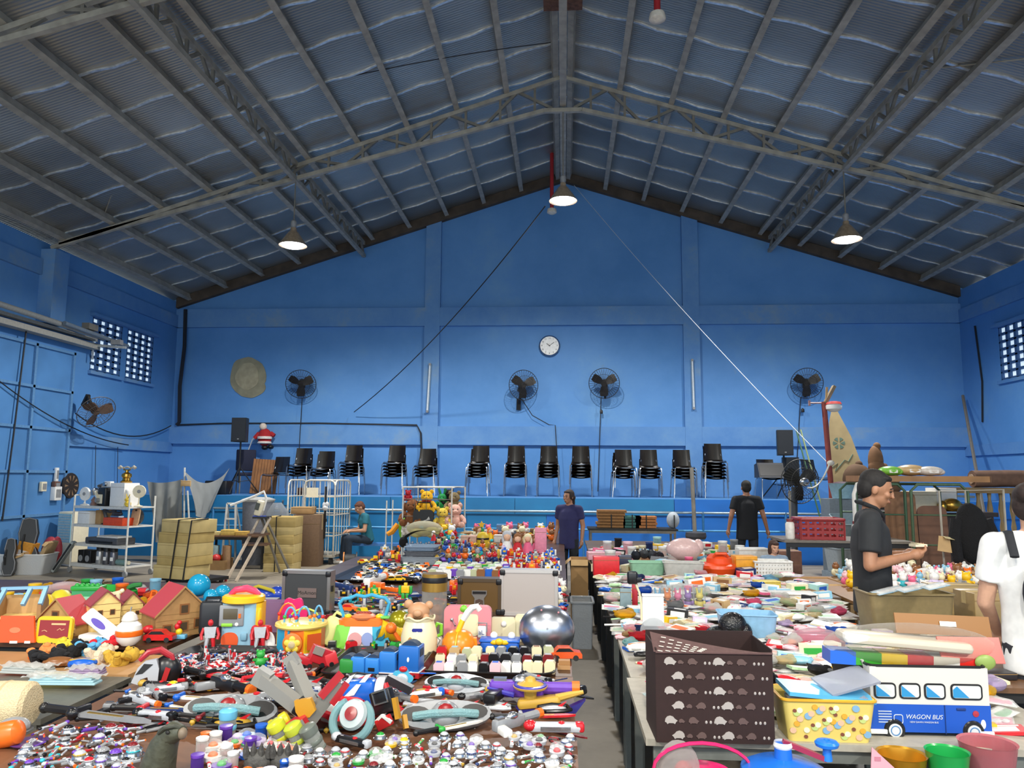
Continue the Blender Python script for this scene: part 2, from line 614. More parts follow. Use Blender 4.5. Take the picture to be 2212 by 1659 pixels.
# bright crease where two foil widths meet, between purlins: raised lapped seams
M_SEAM = mat('#d8dcdf', 0.3, 0.55, 0.25, 12)
for s in (-1, 1):
 xe = 9.6
 k = 0
 y = 5.6
 while y < 18.4:
  pts = []
  for i in range(40):
   xx = xe * i / 39
   pts.append((s * (xx + .03), y + .035 * math.sin(i * 1.7 + y * 3), roof_z(xx) - .012 - .011 * abs(math.sin(xx * PI / .93))))
  ST('trim_foil_seam', M_SEAM, U(pts, .03, 4, flat=.6))
  y += 1.0
PURL = [0.16] + [1.07 + .93 * i for i in range(10)]
for s in (-1, 1):
 for x in PURL:
  if (s < 0 and x > 9.75) or (s > 0 and x > 9.4):
   continue
  z = roof_z(x) - .085
  ST('trim_purlin', M_STEEL, B((s * x, (Y0 + YB) / 2, z), (.065, YB - Y0, .15), rot=(0, s * math.atan(SLOPE), 0)))
  ST('trim_purlin_flange', M_STEEL, B((s * x - s * .03, (Y0 + YB) / 2, z - .075), (.10, YB - Y0, .014), rot=(0, s * math.atan(SLOPE), 0)))
def top_z(x):
 return roof_z(x) - .20
def bot_z(x):
 return 8.54 - .262 * abs(x)
def truss(y):
 t = T('trim_truss', None, None, (0, y, 0), kind='structure')
 a = .075
 P(t, 'top_chord', M_STEEL, bar((XL + .1, 0, top_z(XL)), (0, 0, top_z(0)), a, a), bar((0, 0, top_z(0)), (XR - .1, 0, top_z(XR)), a, a))
 P(t, 'bottom_chord', M_STEEL, bar((XL + .25, 0, bot_z(XL + .25)), (-.35, 0, bot_z(.35)), a, a), bar((-.35, 0, bot_z(.35)), (.35, 0, bot_z(.35)), a, a),
  bar((.35, 0, bot_z(.35)), (XR - .25, 0, bot_z(XR - .25)), a, a))
 web = []
 n = 14
 for s in (-1, 1):
  e = (9.2 if s < 0 else 8.9)
  xs = [.2 + (e - .2) * i / n for i in range(n + 1)]
  for i in range(n):
   xm = (xs[i] + xs[i + 1]) / 2
   if i % 2 == 0:
    web.append(bar((s * xs[i], 0, bot_z(xs[i])), (s * xs[i + 1], 0, top_z(xs[i + 1])), .05))
   else:
    web.append(bar((s * xs[i], 0, top_z(xs[i])), (s * xs[i + 1], 0, bot_z(xs[i + 1])), .05))
   web.append(bar((s * xm, 0, bot_z(xm)), (s * xm, 0, top_z(xm)), .045))
 P(t, 'web_lattice', M_STEELD, *web)
for y in (13.55, 8.15, 2.75):
 truss(y)
def girder(x, y0, y1):
 t = T('trim_girder', None, None, (x, 0, 0), kind='structure')
 zt, zb = top_z(x) + .02, bot_z(x) - .02
 P(t, 'top_chord', M_STEEL, bar((0, y0, zt), (0, y1, zt), .08), )
 P(t, 'bottom_chord', M_STEEL, bar((0, y0, zb), (0, y1, zb), .08))
 web = []
 n = max(4, int((y1 - y0) / .38))
 for i in range(n):
  a, b_ = y0 + (y1 - y0) * i / n, y0 + (y1 - y0) * (i + 1) / n
  web.append(bar((0, a, zb if i % 2 else zt), (0, b_, zt if i % 2 else zb), .045))
  if i % 2:
   web.append(bar((0, a, zb), (0, a, zt), .045))
 P(t, 'web_lattice', M_STEELD, *web)
for x in (-5.0, 5.0):
 girder(x, -2.6, 18.55)
ST('trim_ridge_beam', M_STEEL, B((0, 5.8, bot_z(0) + .05), (.09, 25.5, .1)), B((0, 5.8, bot_z(0) - .01), (.12, 25.5, .012)))
M_RUST = mat('#6b4a3a', 0.8, 0.1, 0.4, 14)
ST('trim_ridge_plate', M_RUST, B((0, 11.0, 8.95), (.6, .45, .04)), B((-.25, 11.0, 9.05), (.04, .45, .22)), B((.25, 11.0, 9.05), (.04, .45, .22)))
# stage along the back wall
SF, SH = 16.06, 1.28
def teal(nt, b):
 tc = N(nt, 'TexCoord')
 n1 = N(nt, 'TexNoise', i_Scale=1.2, i_Detail=6.0)
 nt.links.new(tc.outputs['Object'], n1.inputs['Vector'])
 nt.links.new(ramp(nt, n1.outputs['Fac'], [(0.3, '#16679c'), (0.7, '#1d7ab0')]), b.inputs['Base Color'])
M_TEAL = node_mat('teal_paint', teal, 0.5)
M_STAGEB = mat('#1a68bd', 0.5, 0, 0.12, 1.5)
ST('floor_stage', M_WALL, B(((XL + XR) / 2, (SF + YB) / 2, SH / 2), (XR - XL, YB - SF, SH)))
segs = [(XL, -6.1, 0), (-6.1, -3.6, 0), (-3.6, -1.0, 0), (-1.0, 2.25, 0), (2.25, 5.4, 1), (5.4, XR, 1)]
for (a, b_, c) in segs:
 ST('trim_stage_panel', M_STAGEB if c else M_TEAL, B(((a + b_) / 2, SF - .02, SH - .165), (b_ - a - .012, .04, .33)))
for (a, b_, c) in [(XL, -4.6, 0), (-4.6, -2.0, 0), (-2.0, -.35, 0), (-.35, 2.6, 1), (2.6, 5.4, 1), (5.4, XR, 1)]:
 ST('trim_stage_panel', M_STAGEB if c else M_TEAL, B(((a + b_) / 2, SF - .01, (SH - .34) / 2), (b_ - a - .012, .02, SH - .34)))
# pipe rail along the stage
M_GALV = mat('#9fb4c4', 0.3, 0.8, 0.15, 5)
r = T('pipe_railing', 'galvanised two-pipe railing running along the front of the stage', 'railing', (0, 15.6, 0))
P(r, 'upper_pipe', M_GALV, C((-7.2, 0, 1.03), (8.2, 0, 1.03), .025))
P(r, 'lower_pipe', mat('#4f93c4', 0.4, 0.2), C((-7.2, 0, .68), (8.2, 0, .68), .02))
for x in (-7.2, -5.2, -2.3, .4, 2.75, 4.35, 6.6, 8.2):
 P(r, 'post', mat('#3f7fb6', 0.4, 0.3), C((x, 0, 0), (x, 0, 1.05), .025))
# ------------------------------------------------------------------ kit of things
CARD = '#b08a5c'
M_CARD = mat('#ab8658', 0.8, 0, 0.1, 8)
M_CARDL = mat('#c2a070', 0.8, 0, 0.1, 8)
M_KRAFT = mat('#b39a5e', 0.75, 0, 0.1, 6)
M_KRAFTL = mat('#c0aa72', 0.75, 0, 0.1, 6)
M_TAPE = mat('#c8b07a', 0.3)
M_CHROME = mat('#b9bcc0', 0.22, 0.95, 0.05)
M_WHITEMETAL = mat('#d9d6cd', 0.4, 0.1, 0.08)
M_WHITE = mat('#e9e7e2', 0.45, 0, 0.03)
M_CREAM = mat('#e6dcc0', 0.45, 0, 0.04)
M_GREY = mat('#8c8c8c', 0.5)
M_RUBBER = mat('#222222', 0.7)
M_BROWNW = mat('#6a4a30', 0.5, 0, 0.2, 9)
M_PLY = mat('#b78c5d', 0.55, 0, 0.15, 4)
def inframe(fr, x, y, z):
 """point given in the frame (origin, rz) of a piece of furniture"""
 o, rz = fr
 c, s = math.cos(rz), math.sin(rz)
 return (o[0] + x * c - y * s, o[1] + x * s + y * c, o[2] + z)
def carton(label, loc, size, rz=0, m=None, name='cardboard_box', group=None, tape=True, marks=None, cat='box', rot=None):
 w, d, h = size
 t = T(name, label, cat, loc, rz, group, rot=rot)
 P(t, 'box_body', m or M_CARD, B((0, 0, h / 2), (w, d, h), bev=min(.006, h * .1)))
 if tape:
  P(t, 'tape', M_TAPE, B((0, 0, h + .001), (w * 1.002, min(.05, d * .2), .002)), B((-w / 2 - .0006, 0, h * .85), (.001, min(.05, d * .2), h * .3)), B((w / 2 + .0006, 0, h * .85), (.001, min(.05, d * .2), h * .3)))
 P(t, 'lid_edge', mat('#8a6d42', 0.8), B((0, -d / 2 - .0008, h * .82), (w, .0015, .004)))
 if marks:
  text(t, 'marking', marks, M_DARK, (0, -d / 2 - .002, h * .45), min(h * .45, .1))
 return t
def open_carton(label, loc, size, rz=0, m=None, flaps=True, name='cardboard_box', group=None, cat='box', fang=(50, 60, 40, 55), rot=None):
 w, d, h = size
 th = min(.006, w * .02)
 t = T(name, label, cat, loc, rz, group, rot=rot)
 m = m or M_CARD
 P(t, 'box_body', m, B((0, 0, th), (w, d, th * 2)), B((-w / 2, 0, h / 2), (th, d, h)), B((w / 2, 0, h / 2), (th, d, h)),
  B((0, -d / 2, h / 2), (w, th, h)), B((0, d / 2, h / 2), (w, th, h)))
 if flaps:
  fl = min(d, w) * .42
  a = [math.radians(q) for q in fang]
  P(t, 'flap', M_CARDL, TR(B((0, -fl / 2, 0), (w, fl, th)), (0, -d / 2, h), rot=(a[0], 0, 0)))
  P(t, 'flap', M_CARDL, TR(B((0, fl / 2, 0), (w, fl, th)), (0, d / 2, h), rot=(-a[1] + .6, 0, 0)))
  P(t, 'flap', M_CARDL, TR(B((-fl / 2, 0, 0), (fl, d, th)), (-w / 2, 0, h), rot=(0, -a[2], 0)))
  P(t, 'flap', M_CARDL, TR(B((fl / 2, 0, 0), (fl, d, th)), (w / 2, 0, h), rot=(0, a[3], 0)))
 return t
def shell(w, d, h, tp, th, r):
 """open-topped box wall with rounded corners, tapered to the base"""
 def ring(s, z, inset):
  return [(x * s, y * s, z) for x, y in rrect(w - 2 * inset, d - 2 * inset, r)]
 rows = [ring(tp, 0, 0), ring(tp + (1 - tp) * .5, h * .5, 0), ring(1, h, 0), ring(1, h, th), ring(tp, th * 1.5, th)]
 n = len(rows[0])
 v = [p for q in rows for p in q]
 f = []
 for k in range(len(rows) - 1):
  for i in range(n):
   f.append((k * n + i, k * n + (i + 1) % n, (k + 1) * n + (i + 1) % n, (k + 1) * n + i))
 f.append(tuple(range(n))[::-1])
 f.append(tuple(range((len(rows) - 1) * n, len(rows) * n)))
 return (np.array(v, float), f)
def rimring(w, d, z, r, t):
 return U([(x, y, z) for x, y in rrect(w, d, r)], t, 6, closed=True)
def tub(label, loc, size, m, rz=0, name='plastic_tub', cat='tub', tp=.88, rim=None, group=None, handles=False, rot=None, th=.004):
 w, d, h = size
 t = T(name, label, cat, loc, rz, group, rot=rot)
 P(t, 'tub_body', m, shell(w, d, h, tp, th, min(w, d) * .12))
 P(t, 'rim', rim or m, rimring(w + .004, d + .004, h - .004, min(w, d) * .12, max(.004, h * .03)))
 if handles:
  for s in (-1, 1):
   P(t, 'handle', rim or m, U([(s * w / 2, -d * .15, h * .8), (s * (w / 2 + .015), -d * .12, h * .86), (s * (w / 2 + .015), d * .12, h * .86), (s * w / 2, d * .15, h * .8)], .006, 6))
 return t
def crate(label, loc, size, m, rz=0, name='plastic_crate', cat='crate', rows=4, cols=10, group=None):
 """basket with a grid of holes"""
 w, d, h = size
 t = T(name, label, cat, loc, rz, group)
 sh = [B((0, 0, .004), (w, d, .008))]
 b = h / (rows * 2 + 1)
 for r_ in range(rows + 1):
  z = b * .6 + (h - b) * r_ / rows
  sh += [B((0, -d / 2, z), (w, .006, b)), B((0, d / 2, z), (w, .006, b)), B((-w / 2, 0, z), (.006, d, b)), B((w / 2, 0, z), (.006, d, b))]
 for i in range(cols + 1):
  x = -w / 2 + w * i / cols
  sh += [B((x, -d / 2, h / 2), (b * .8, .005, h)), B((x, d / 2, h / 2), (b * .8, .005, h))]
 nd = max(3, int(cols * d / w))
 for i in range(nd + 1):
  y = -d / 2 + d * i / nd
  sh += [B((-w / 2, y, h / 2), (.005, b * .8, h)), B((w / 2, y, h / 2), (.005, b * .8, h))]
 P(t, 'lattice_wall', m, *sh)
 P(t, 'rim', m, rimring(w + .012, d + .012, h, .02, b * .55))
 return t
def table(label, x0, x1, y0, y1, z=.74, m=None, legm=None, th=.025, name='folding_table', group=None):
 t = T(name, label, 'table', ((x0 + x1) / 2, (y0 + y1) / 2, 0), group=group)
 w, d = x1 - x0, y1 - y0
 P(t, 'tabletop', m or M_PLY, B((0, 0, z - th / 2), (w, d, th)))
 P(t, 'apron', legm or M_DARK, B((0, -d / 2 + .03, z - th - .025), (w - .06, .02, .05)), B((0, d / 2 - .03, z - th - .025), (w - .06, .02, .05)))
 for sx in (-1, 1):
  for sy in (-1, 1):
   P(t, 'leg', legm or M_DARK, B((sx * (w / 2 - .05), sy * (d / 2 - .05), (z - th) / 2), (.035, .035, z - th)))
 return t
def wire(name, label, cat, m, pts, r=.006, kind=None):
 return ONE(name, label, cat, m, [U(pts, r, 6)], kind=kind)
def sag(a, b, s, n=14):
 return [(a[0] + (b[0] - a[0]) * i / n, a[1] + (b[1] - a[1]) * i / n, a[2] + (b[2] - a[2]) * i / n - 4 * s * (i / n) * (1 - i / n)) for i in range(n + 1)]
# ------------------------------------------------------------------ hanging lamps
M_SHADE = mat('#a8937a', 0.35, 0.3, 0.2, 20)
M_BULB = glow('#eef4ff', 14)
for (lx, ly, lz), where in zip(LAMP_SPOTS, ('under the left roof girder', 'below the roof ridge', 'under the right roof girder')):
 t = T('pendant_lamp', 'lit cone-shaded pendant lamp hanging ' + where, 'lamp', (lx, ly, lz), group='high-bay pendant lamps')
 zt = bot_z(lx) - lz
 P(t, 'rod', M_STEELD, C((0, 0, .30), (0, 0, zt), .012))
 P(t, 'lamp_shade', M_SHADE, L([(.05, .30), (.06, .24), (.10, .20), (.25, -.02), (.262, -.04), (.255, -.04), (.095, .19), (.05, .22)], 28))
 P(t, 'socket', M_GREY, L([(.035, .30), (.055, .34), (.055, .42), (.03, .45)], 16))
 P(t, 'bulb', M_BULB, S((0, 0, -.02), (.215, .215, .07), 20, 8))
# red conduit drops with dead white lamps
for (px, py, y, ztop, lab) in ((1420, 40, 9.8, None, 'white bowl lamp on a red pipe at the top edge of the picture'), (1192, 458, 17.2, None, 'small white bowl lamp on a red pipe below the ridge, behind the pendant lamp')):
 p = ay(px, py, y)
 t = T('ceiling_lamp', lab, 'lamp', p)
 P(t, 'bowl', mat('#d8cfc0', 0.4), L([(.03, .10), (.10, .07), (.115, .0), (.11, -.02), (.06, -.05), (.0, -.06)], 20))
 P(t, 'red_pipe', mat('#a5232a', 0.45), C((0, 0, .09), (0, 0, roof_z(p.x) - p.z), .045))
# ------------------------------------------------------------------ on the back wall
c = ay(1187, 747, YB - .06)
t = T('wall_clock', 'round white wall clock with a chrome rim showing ten past ten', 'clock', c)
P(t, 'case', M_CHROME, TR(L([(.2, -.04), (.255, -.03), (.26, 0), (.235, .025), (.22, .012)], 36), rot=(PI / 2, 0, 0)))
P(t, 'dial', mat('#eceae4', 0.4), TR(L([(.232, .006), (.232, .018), (.0, .018)], 36), rot=(PI / 2, 0, 0)))
for a, l, w in ((-52, .11, .012), (52, .16, .009)):
 r_ = math.radians(a)
 P(t, 'clock_hand', M_DARK, TR(B((0, 0, l / 2 - .02), (w, .003, l)), (0, -.026, 0), rot=(0, r_, 0)))
for i in range(1, 13):
 a = math.radians(90 - 30 * i)
 text(t, 'numeral', str(i), M_DARK, (.185 * math.cos(a), -.021, .185 * math.sin(a)), .055)
def cage_fan(t, R, m_c, m_b, nrad=36, depth=.10):
 """industrial fan head facing -y, centre at origin"""
 sh = []
 for k in range(nrad):
  a = 2 * PI * k / nrad
  c_, s_ = math.cos(a), math.sin(a)
  sh.append(U([(.06 * c_, -depth, .06 * s_), (R * .6 * c_, -depth * .85, R * .6 * s_), (R * c_, 0, R * s_), (R * .6 * c_, depth * .7, R * .6 * s_), (.08 * c_, depth * .8, .08 * s_)], .003, 4))
 for rr, yy in ((R, 0), (R * .62, -depth * .85), (.06, -depth)):
  sh.append(U([(rr * math.cos(2 * PI * k / 40), yy, rr * math.sin(2 * PI * k / 40)) for k in range(40)], .008 if rr == R else .004, 6, closed=True))
 P(t, 'cage', m_c, *sh)
 hub = [C((0, -.03, 0), (0, .04, 0), .06)]
 P(t, 'hub', m_b, *hub)
 for k in range(3):
  a = 2 * PI * k / 3 + .5
  def bl(u, v):
   r_ = .05 + (R * .86 - .05) * u
   w = (v - .5) * (.10 + .10 * math.sin(u * PI * .8))
   return (r_ * math.cos(a) - w * math.sin(a), .10 * (v - .5) * 0.6, r_ * math.sin(a) + w * math.cos(a))
  g = G(6, 4, bl)
  P(t, 'blade', m_b, g, TR(g, (0, .004, 0)))
 P(t, 'motor', m_b, C((0, .04, 0), (0, .22, 0), .085, .075), S((0, .22, 0), (.075, .04, .075)))
M_FANC = mat('#2c2a28', 0.5, 0.3)
M_FANB = mat('#26221f', 0.5, 0.2)
for (px, py, yaw, pit, lab) in ((650, 830, 12, 24, 'leftmost black cage fan on the back wall, tilted down, right of the round plaster patch'),
        (1131, 832, 20, 4, 'black cage fan on the back wall just below and left of the clock'),
        (1305, 828, -6, 14, 'black cage fan on the back wall right of the clock, plug on its cord'),
        (1743, 828, -10, 18, 'rightmost black cage fan on the back wall, above the tall red post')):
 p = ay(px, py, YB - .42)
 t = T('wall_fan', lab, 'fan', p, rot=(math.radians(pit), 0, math.radians(yaw)), group='cage fans on the back wall')
 cage_fan(t, .36, M_FANC, M_FANB)
 P(t, 'wall_bracket', M_FANC, B((0, .24, -.16), (.06, .05, .30)), bar((0, .24, -.25), (0, .36, -.42), .05), B((0, .37, -.45), (.10, .03, .28)), B((0, .22, -.1), (.14, .10, .10)))
 q = (p.x - .06, YB - .12, p.z - .3)
 zz = [SH + .1, 2.95, SH + .1, SH + .3][(650, 1131, 1305, 1743).index(px)]
 xx = {650: -.1, 1131: .75, 1305: -.15, 1743: -.25}[px]
 e = (p.x + xx, YB - .13, zz)
 wire('fan_cord', 'dark cord running down the wall from the ' + {650: 'leftmost wall fan', 1131: 'fan below the clock', 1305: 'fan right of the clock', 1743: 'rightmost wall fan'}[px], 'cord', M_DARK,
   [q, H3(q, e, .35), H3(q, e, .7), e] if px != 1131 else [q, (p.x + .2, YB - .13, p.z - .7), (p.x + .6, YB - .13, 2.96), (e[0], YB - .13, 2.95), (e[0] + .1, YB - .13, 1.4)], .010)
for (px, py) in ((1299, 890), (1734, 887)):
 p = ay(px, py, YB - .13)
 ONE('plug', 'small black plug hanging on the cord of the fan ' + ('right of the clock' if px < 1400 else 'above the red post'), 'plug', M_BLACK, [B((0, 0, 0), (.07, .05, .08), bev=.01), C((0, 0, .04), (0, 0, .06), .015)], p)
for (px, lab) in ((926, 'unlit white tube light fixed upright on the left wall pilaster'), (1497, 'unlit white tube light fixed upright on the right wall pilaster')):
 p = ay(px, 838 if px < 1000 else 830, YB - .16)
 t = T('tube_light', lab, 'lamp', p, rot=(0, math.radians(2.2 if px < 1000 else -.8), 0), group='unlit tube lights')
 P(t, 'batten', mat('#8fa5b5', 0.5), B((0, .02, 0), (.06, .04, 1.18)))
 P(t, 'tube', mat('#dfe4e6', 0.25), C((0, -.02, -.55), (0, -.02, .55), .016))
 P(t, 'end_cap', M_GREY, B((0, -.01, .58), (.05, .05, .05)))
 P(t, 'end_cap', M_GREY, B((0, -.01, -.58), (.05, .05, .05)))
p = ay(535, 813, YB - .01)
def blob(rx, rz, seed, n=28, amp=.05):
 rr = random.Random(seed)
 ph = [rr.uniform(0, 6) for _ in range(4)]
 return [(rx * math.cos(2 * PI * k / n) * (1 + amp * math.sin(3 * 2 * PI * k / n + ph[0]) + amp * .5 * math.sin(5 * 2 * PI * k / n + ph[1])),
    rz * math.sin(2 * PI * k / n) * (1 + amp * math.sin(2 * 2 * PI * k / n + ph[2]) + amp * .5 * math.sin(7 * 2 * PI * k / n + ph[3]))) for k in range(n)]
t = T('plaster_patch', 'round beige plaster patch on the blue back wall left of the leftmost fan', 'patch', p)
P(t, 'outer_coat', mat('#8f8a72', 0.85, 0, 0.15, 5), X(blob(.46, .50, 3), -.012, 0), X([(a + .1, b - .25) for a, b in blob(.36, .30, 9)], -.013, 0))
P(t, 'inner_coat', mat('#a39a7e', 0.85, 0, 0.15, 7), X(blob(.30, .33, 5), -.022, -.012))
# cables
M_CABLE = mat('#171a22', 0.6)
wire('cable_run', 'dark cable bundle running down the left back corner of the hall', 'cable', M_CABLE, [(XL + .25, YB - .13, 5.85), (XL + .28, YB - .13, 4.9), (XL + .22, YB - .13, 3.9), (XL + .26, YB - .13, 3.0), (XL + .2, YB - .13, 2.93)], .05)
wire('cable_run', 'dark cable running along the back wall to the left pilaster, then down', 'cable', M_CABLE, [(XL + .2, YB - .13, 2.93), (-8.4, YB - .13, 2.97), (-6, YB - .13, 2.98), (-3.55, YB - .13, 2.94), (-3.45, YB - .14, 2.75), (-3.42, YB - .14, 2.3), (-3.5, YB - .14, 1.9)], .022)
a, b_ = ay(1178, 445, 13.6), ay(765, 890, 18.4)
wire('slack_wire', 'dark slack wire crossing the back wall from the centre lamp down to the left', 'wire', M_CABLE, sag(a, b_, .28), .011)
a, b_ = ay(1240, 400, 18.3), ay(1788, 1000, 13.4)
wire('white_rope', 'thin white rope running from the ridge down to the tall red post', 'rope', mat('#c9ccd0', 0.6), sag(a, b_, .12), .006)
a, b_ = ay(2212, 500, 9.0), ay(1620, 45, 9.0)
wire('tie_rod', 'thin grey tie wire slanting under the right side of the roof', 'wire', M_STEEL, [(8.3, 8.15, 6.5), (2.2, 13.55, 8.7)], .010)
wire('tie_rod', 'thin grey tie wire slanting under the left side of the roof', 'wire', M_STEEL, [(-8.6, 13.4, 6.5), (-5.1, 9.3, 7.9)], .010)
wire('tie_rod', 'thin level wire strung across the roof in front of the middle truss', 'wire', M_CABLE, sag((-8.6, 11.5, 6.6), (-.2, 11.8, 8.75), -.3), .009)
wire('hanging_cable', 'dark cable looping along the left wall below the glass block windows', 'cable', M_CABLE, sag((XL + .12, 14.6, 2.9), (XL + .14, 18.3, 2.9), .35), .014)
wire('hanging_cable', 'dark cable slanting down the blue sheet metal door', 'cable', M_CABLE, sag((XL + .14, 12.4, 3.3), (XL + .2, 16.4, 2.35), .2), .012)
wire('hanging_cable', 'thin dark cable hanging straight down the blue sheet metal door', 'cable', M_CABLE, [(XL + .14, 13.0, 4.3), (XL + .14, 12.9, 2.4), (XL + .14, 12.8, .9)], .016)
wire('hanging_cable', 'dark cable on the right wall beside the back corner', 'cable', M_CABLE, [(XR - .02, 17.9, 5.2), (XR - .02, 17.75, 3.9), (XR - .02, 17.85, 3.0)], .022)
for (yy, lab) in ((15.4, 'first thin cord hanging on the left wall from the door'), (16.2, 'second thin cord hanging on the left wall from the door')):
 wire('thin_cable', lab, 'cord', M_CABLE, [(XL + .08, yy, 2.3), (XL + .1, yy + .05, 1.4)], .007)
# wall fan on the left wall, seen from the side
t = T('wall_fan', 'brown cage fan on the left wall, tilted and seen edge-on', 'fan', axx(208, 890, -9.15), rot=(math.radians(38), 0, math.radians(62)))
cage_fan(t, .36, mat('#5b5552', 0.5, 0.3), mat('#5d4638', 0.5), 28)
P(t, 'wall_bracket', M_FANC, bar((0, .2, -.02), (0, .45, .05), .05), B((0, .47, -.05), (.08, .05, .26)))
t = T('bracket_shelf', 'small metal bracket with junk above the left glass block window', 'bracket', axx(232, 745, XL + .45))
P(t, 'arm', mat('#c9ccca', 0.4, 0.5), bar((-.35, .0, .0), (.4, 0, -.06), .05), bar((-.3, 0, .05), (-.3, 0, -.3), .03))
P(t, 'junction_box', M_GREY, B((.2, 0, .05), (.2, .12, .1)))
t = T('pipe_bundle', 'grey pipes and fittings lying on the ledge above the sheet metal door', 'pipe', (XL + .4, 13.2, 4.52))
P(t, 'pipe', mat('#8d8f8c', 0.6), C((0, -1.6, 0), (0, 1.7, -.05), .05))
P(t, 'pipe', mat('#6d7a86', 0.6), C((.1, .3, -.02), (.1, 2.4, -.1), .04))
P(t, 'fitting', M_STEELD, B((.02, 1.2, .08), (.15, .3, .12)))
# ------------------------------------------------------------------ stacked chairs on the stage
def stack_chair(label):
 t = T('stacking_chair', label, 'chair', (0, 0, 0), group='black chairs stacked on the stage')
 def back(u, v):
  x = (u - .5) * (.40 - .03 * v)
  return (x, .19 + .06 * v + .035 * (1 - (2 * u - 1) ** 2), .49 + .36 * v)
 g = G(8, 6, back)
 P(t, 'backrest', M_SEAT, g, TR(g, (0, .012, 0)))
 def seat(u, v):
  return ((u - .5) * .42, -.22 + .43 * v, .445 + .025 * (2 * u - 1) ** 2 + (.03 * (v - .75) * 4 if v > .75 else -.03 * max(0, .2 - v) * 5))
 g = G(8, 8, seat)
 P(t, 'seat', M_SEAT, g, TR(g, (0, 0, -.012)))
 for s in (-1, 1):
  P(t, 'leg', M_CHROME, U([(s * .215, -.19, .43), (s * .23, -.205, .40), (s * .245, -.23, 0)], .011, 6))
  P(t, 'leg', M_CHROME, U([(s * .215, .16, .43), (s * .23, .18, .40), (s * .245, .24, 0)], .011, 6))
  P(t, 'side_rail', M_CHROME, U([(s * .215, -.19, .43), (s * .215, .16, .43), (s * .19, .21, .50), (s * .17, .225, .62)], .010, 6))
 P(t, 'cross_rail', M_CHROME, C((-.215, -.17, .43), (.215, -.17, .43), .010, n=6))
 return t
M_SEAT = mat('#17120f', 0.18, 0, 0.15, 4, coat=0.5)
CH0 = None
ORD = ['first', 'second', 'third', 'fourth', 'fifth', 'sixth', 'seventh', 'eighth', 'ninth', 'tenth', 'eleventh', 'twelfth', 'thirteenth', 'fourteenth', 'fifteenth', 'sixteenth', 'seventeenth', 'eighteenth', 'nineteenth', 'twentieth']
STK = [(658, 967), (703, 972), (768, 962), (858, 962), (925, 967), (1035, 963), (1116, 962), (1185, 964), (1254, 963), (1343, 973), (1400, 974), (1472, 973), (1537, 960)]
for si, (px, py) in enumerate(STK):
 top = ay(px, py, 17.55)
 n = max(3, round((top.z - SH - .85) / .07) + 1)
 rz = random.uniform(-.06, .06)
 for k in range(n):
  lv = 'topmost' if k == n - 1 else 'lowest' if k == 0 else ORD[k] + ' from the bottom'
  lab = 'black chair, %s in the %s stack from the left on the stage' % (lv, ORD[si])
  loc = (top.x + random.uniform(-.012, .012) + (.05 if (k == n - 1 and si % 4 == 1) else 0), 17.35 - .022 * k, SH + .07 * k)
  if CH0 is None:
   CH0 = stack_chair(lab)
   CH0.location, CH0.rotation_euler = loc, (0, 0, rz)
  else:
   dup(CH0, loc, rz, lab)
for (px, py, rz, lab) in ((597, 990, -.25, 'single black chair standing left of the stacks beside the wooden slat panel'),
       (1662, 1036, .1, 'single black chair under the grey floor monitor on the stage'),
       (1765, 1050, .5, 'single black chair on the stage behind the big floor fan')):
 p = ay(px, py, 17.0)
 dup(CH0, (p.x, 17.0, SH), rz, lab)
def pa_speaker(label, loc, rz=0, w=.34, h=.55, d=.3):
 t = T('loudspeaker', label, 'speaker', loc, rz)
 P(t, 'cabinet', mat('#16181b', 0.55), X([(-w / 2, d / 2 - .3), (w / 2, d / 2 - .3), (w / 2 - .06, d / 2), (-w / 2 + .06, d / 2)], 0, h, axis='z'))
 P(t, 'grille', mat('#22262b', 0.7, 0.2, 0.4, 300), B((0, d / 2 - .305, h / 2), (w * .92, .01, h * .92)))
 P(t, 'badge', M_GREY, B((0, d / 2 - .312, h * .12), (.04, .004, .02)))
 return t
def tripod(label, loc, top, m=M_BLACK, r=.45, cat='stand', name='speaker_stand'):
 t = T(name, label, cat, loc)
 P(t, 'pole', m, C((0, 0, .25), (0, 0, top), .02))
 for k in range(3):
  a = 2 * PI * k / 3 + .5
  P(t, 'leg', m, C((r * math.cos(a), r * math.sin(a), .012), (0, 0, .62), .013))
  P(t, 'brace', m, C((r * .5 * math.cos(a), r * .5 * math.sin(a), .31), (0, 0, .28), .008))
 P(t, 'collar', m, C((0, 0, .57), (0, 0, .68), .035))
 return t
p = ay(520, 955, 17.2)
pa_speaker('black loudspeaker on a tripod at the left end of the stage', (p.x, 17.2, p.z))
tripod('black tripod stand carrying the left loudspeaker', (p.x, 17.2, SH), p.z - SH)
p = ay(1693, 984, 17.2)
pa_speaker('black loudspeaker on a tripod at the right side of the stage', (p.x, 17.2, p.z))
tripod('black tripod stand carrying the right loudspeaker', (p.x, 17.2, SH), p.z - SH, r=.5)
p = ay(1709, 1015, 17.6)
pa_speaker('small black amplifier box behind the big floor fan', (p.x, 17.75, p.z - .12), w=.36, h=.4)
tripod('low black stand under the amplifier box', (p.x, 17.7, SH), p.z - SH - .12, r=.3)
p = ay(1662, 1012, 17.0)
t = T('floor_monitor', 'grey wedge-shaped floor monitor lying on a chair on the stage', 'speaker', (p.x, 17.0, SH + .45))
P(t, 'cabinet', mat('#3b3d42', 0.6), X([(-.25, 0), (.22, 0), (.22, .28), (-.05, .32)], -.27, .27, axis='x'))
P(t, 'grille', M_BLACK, TR(B((0, 0, 0), (.5, .01, .28)), (0, -.155, .16), rot=(-.55, 0, 0)))
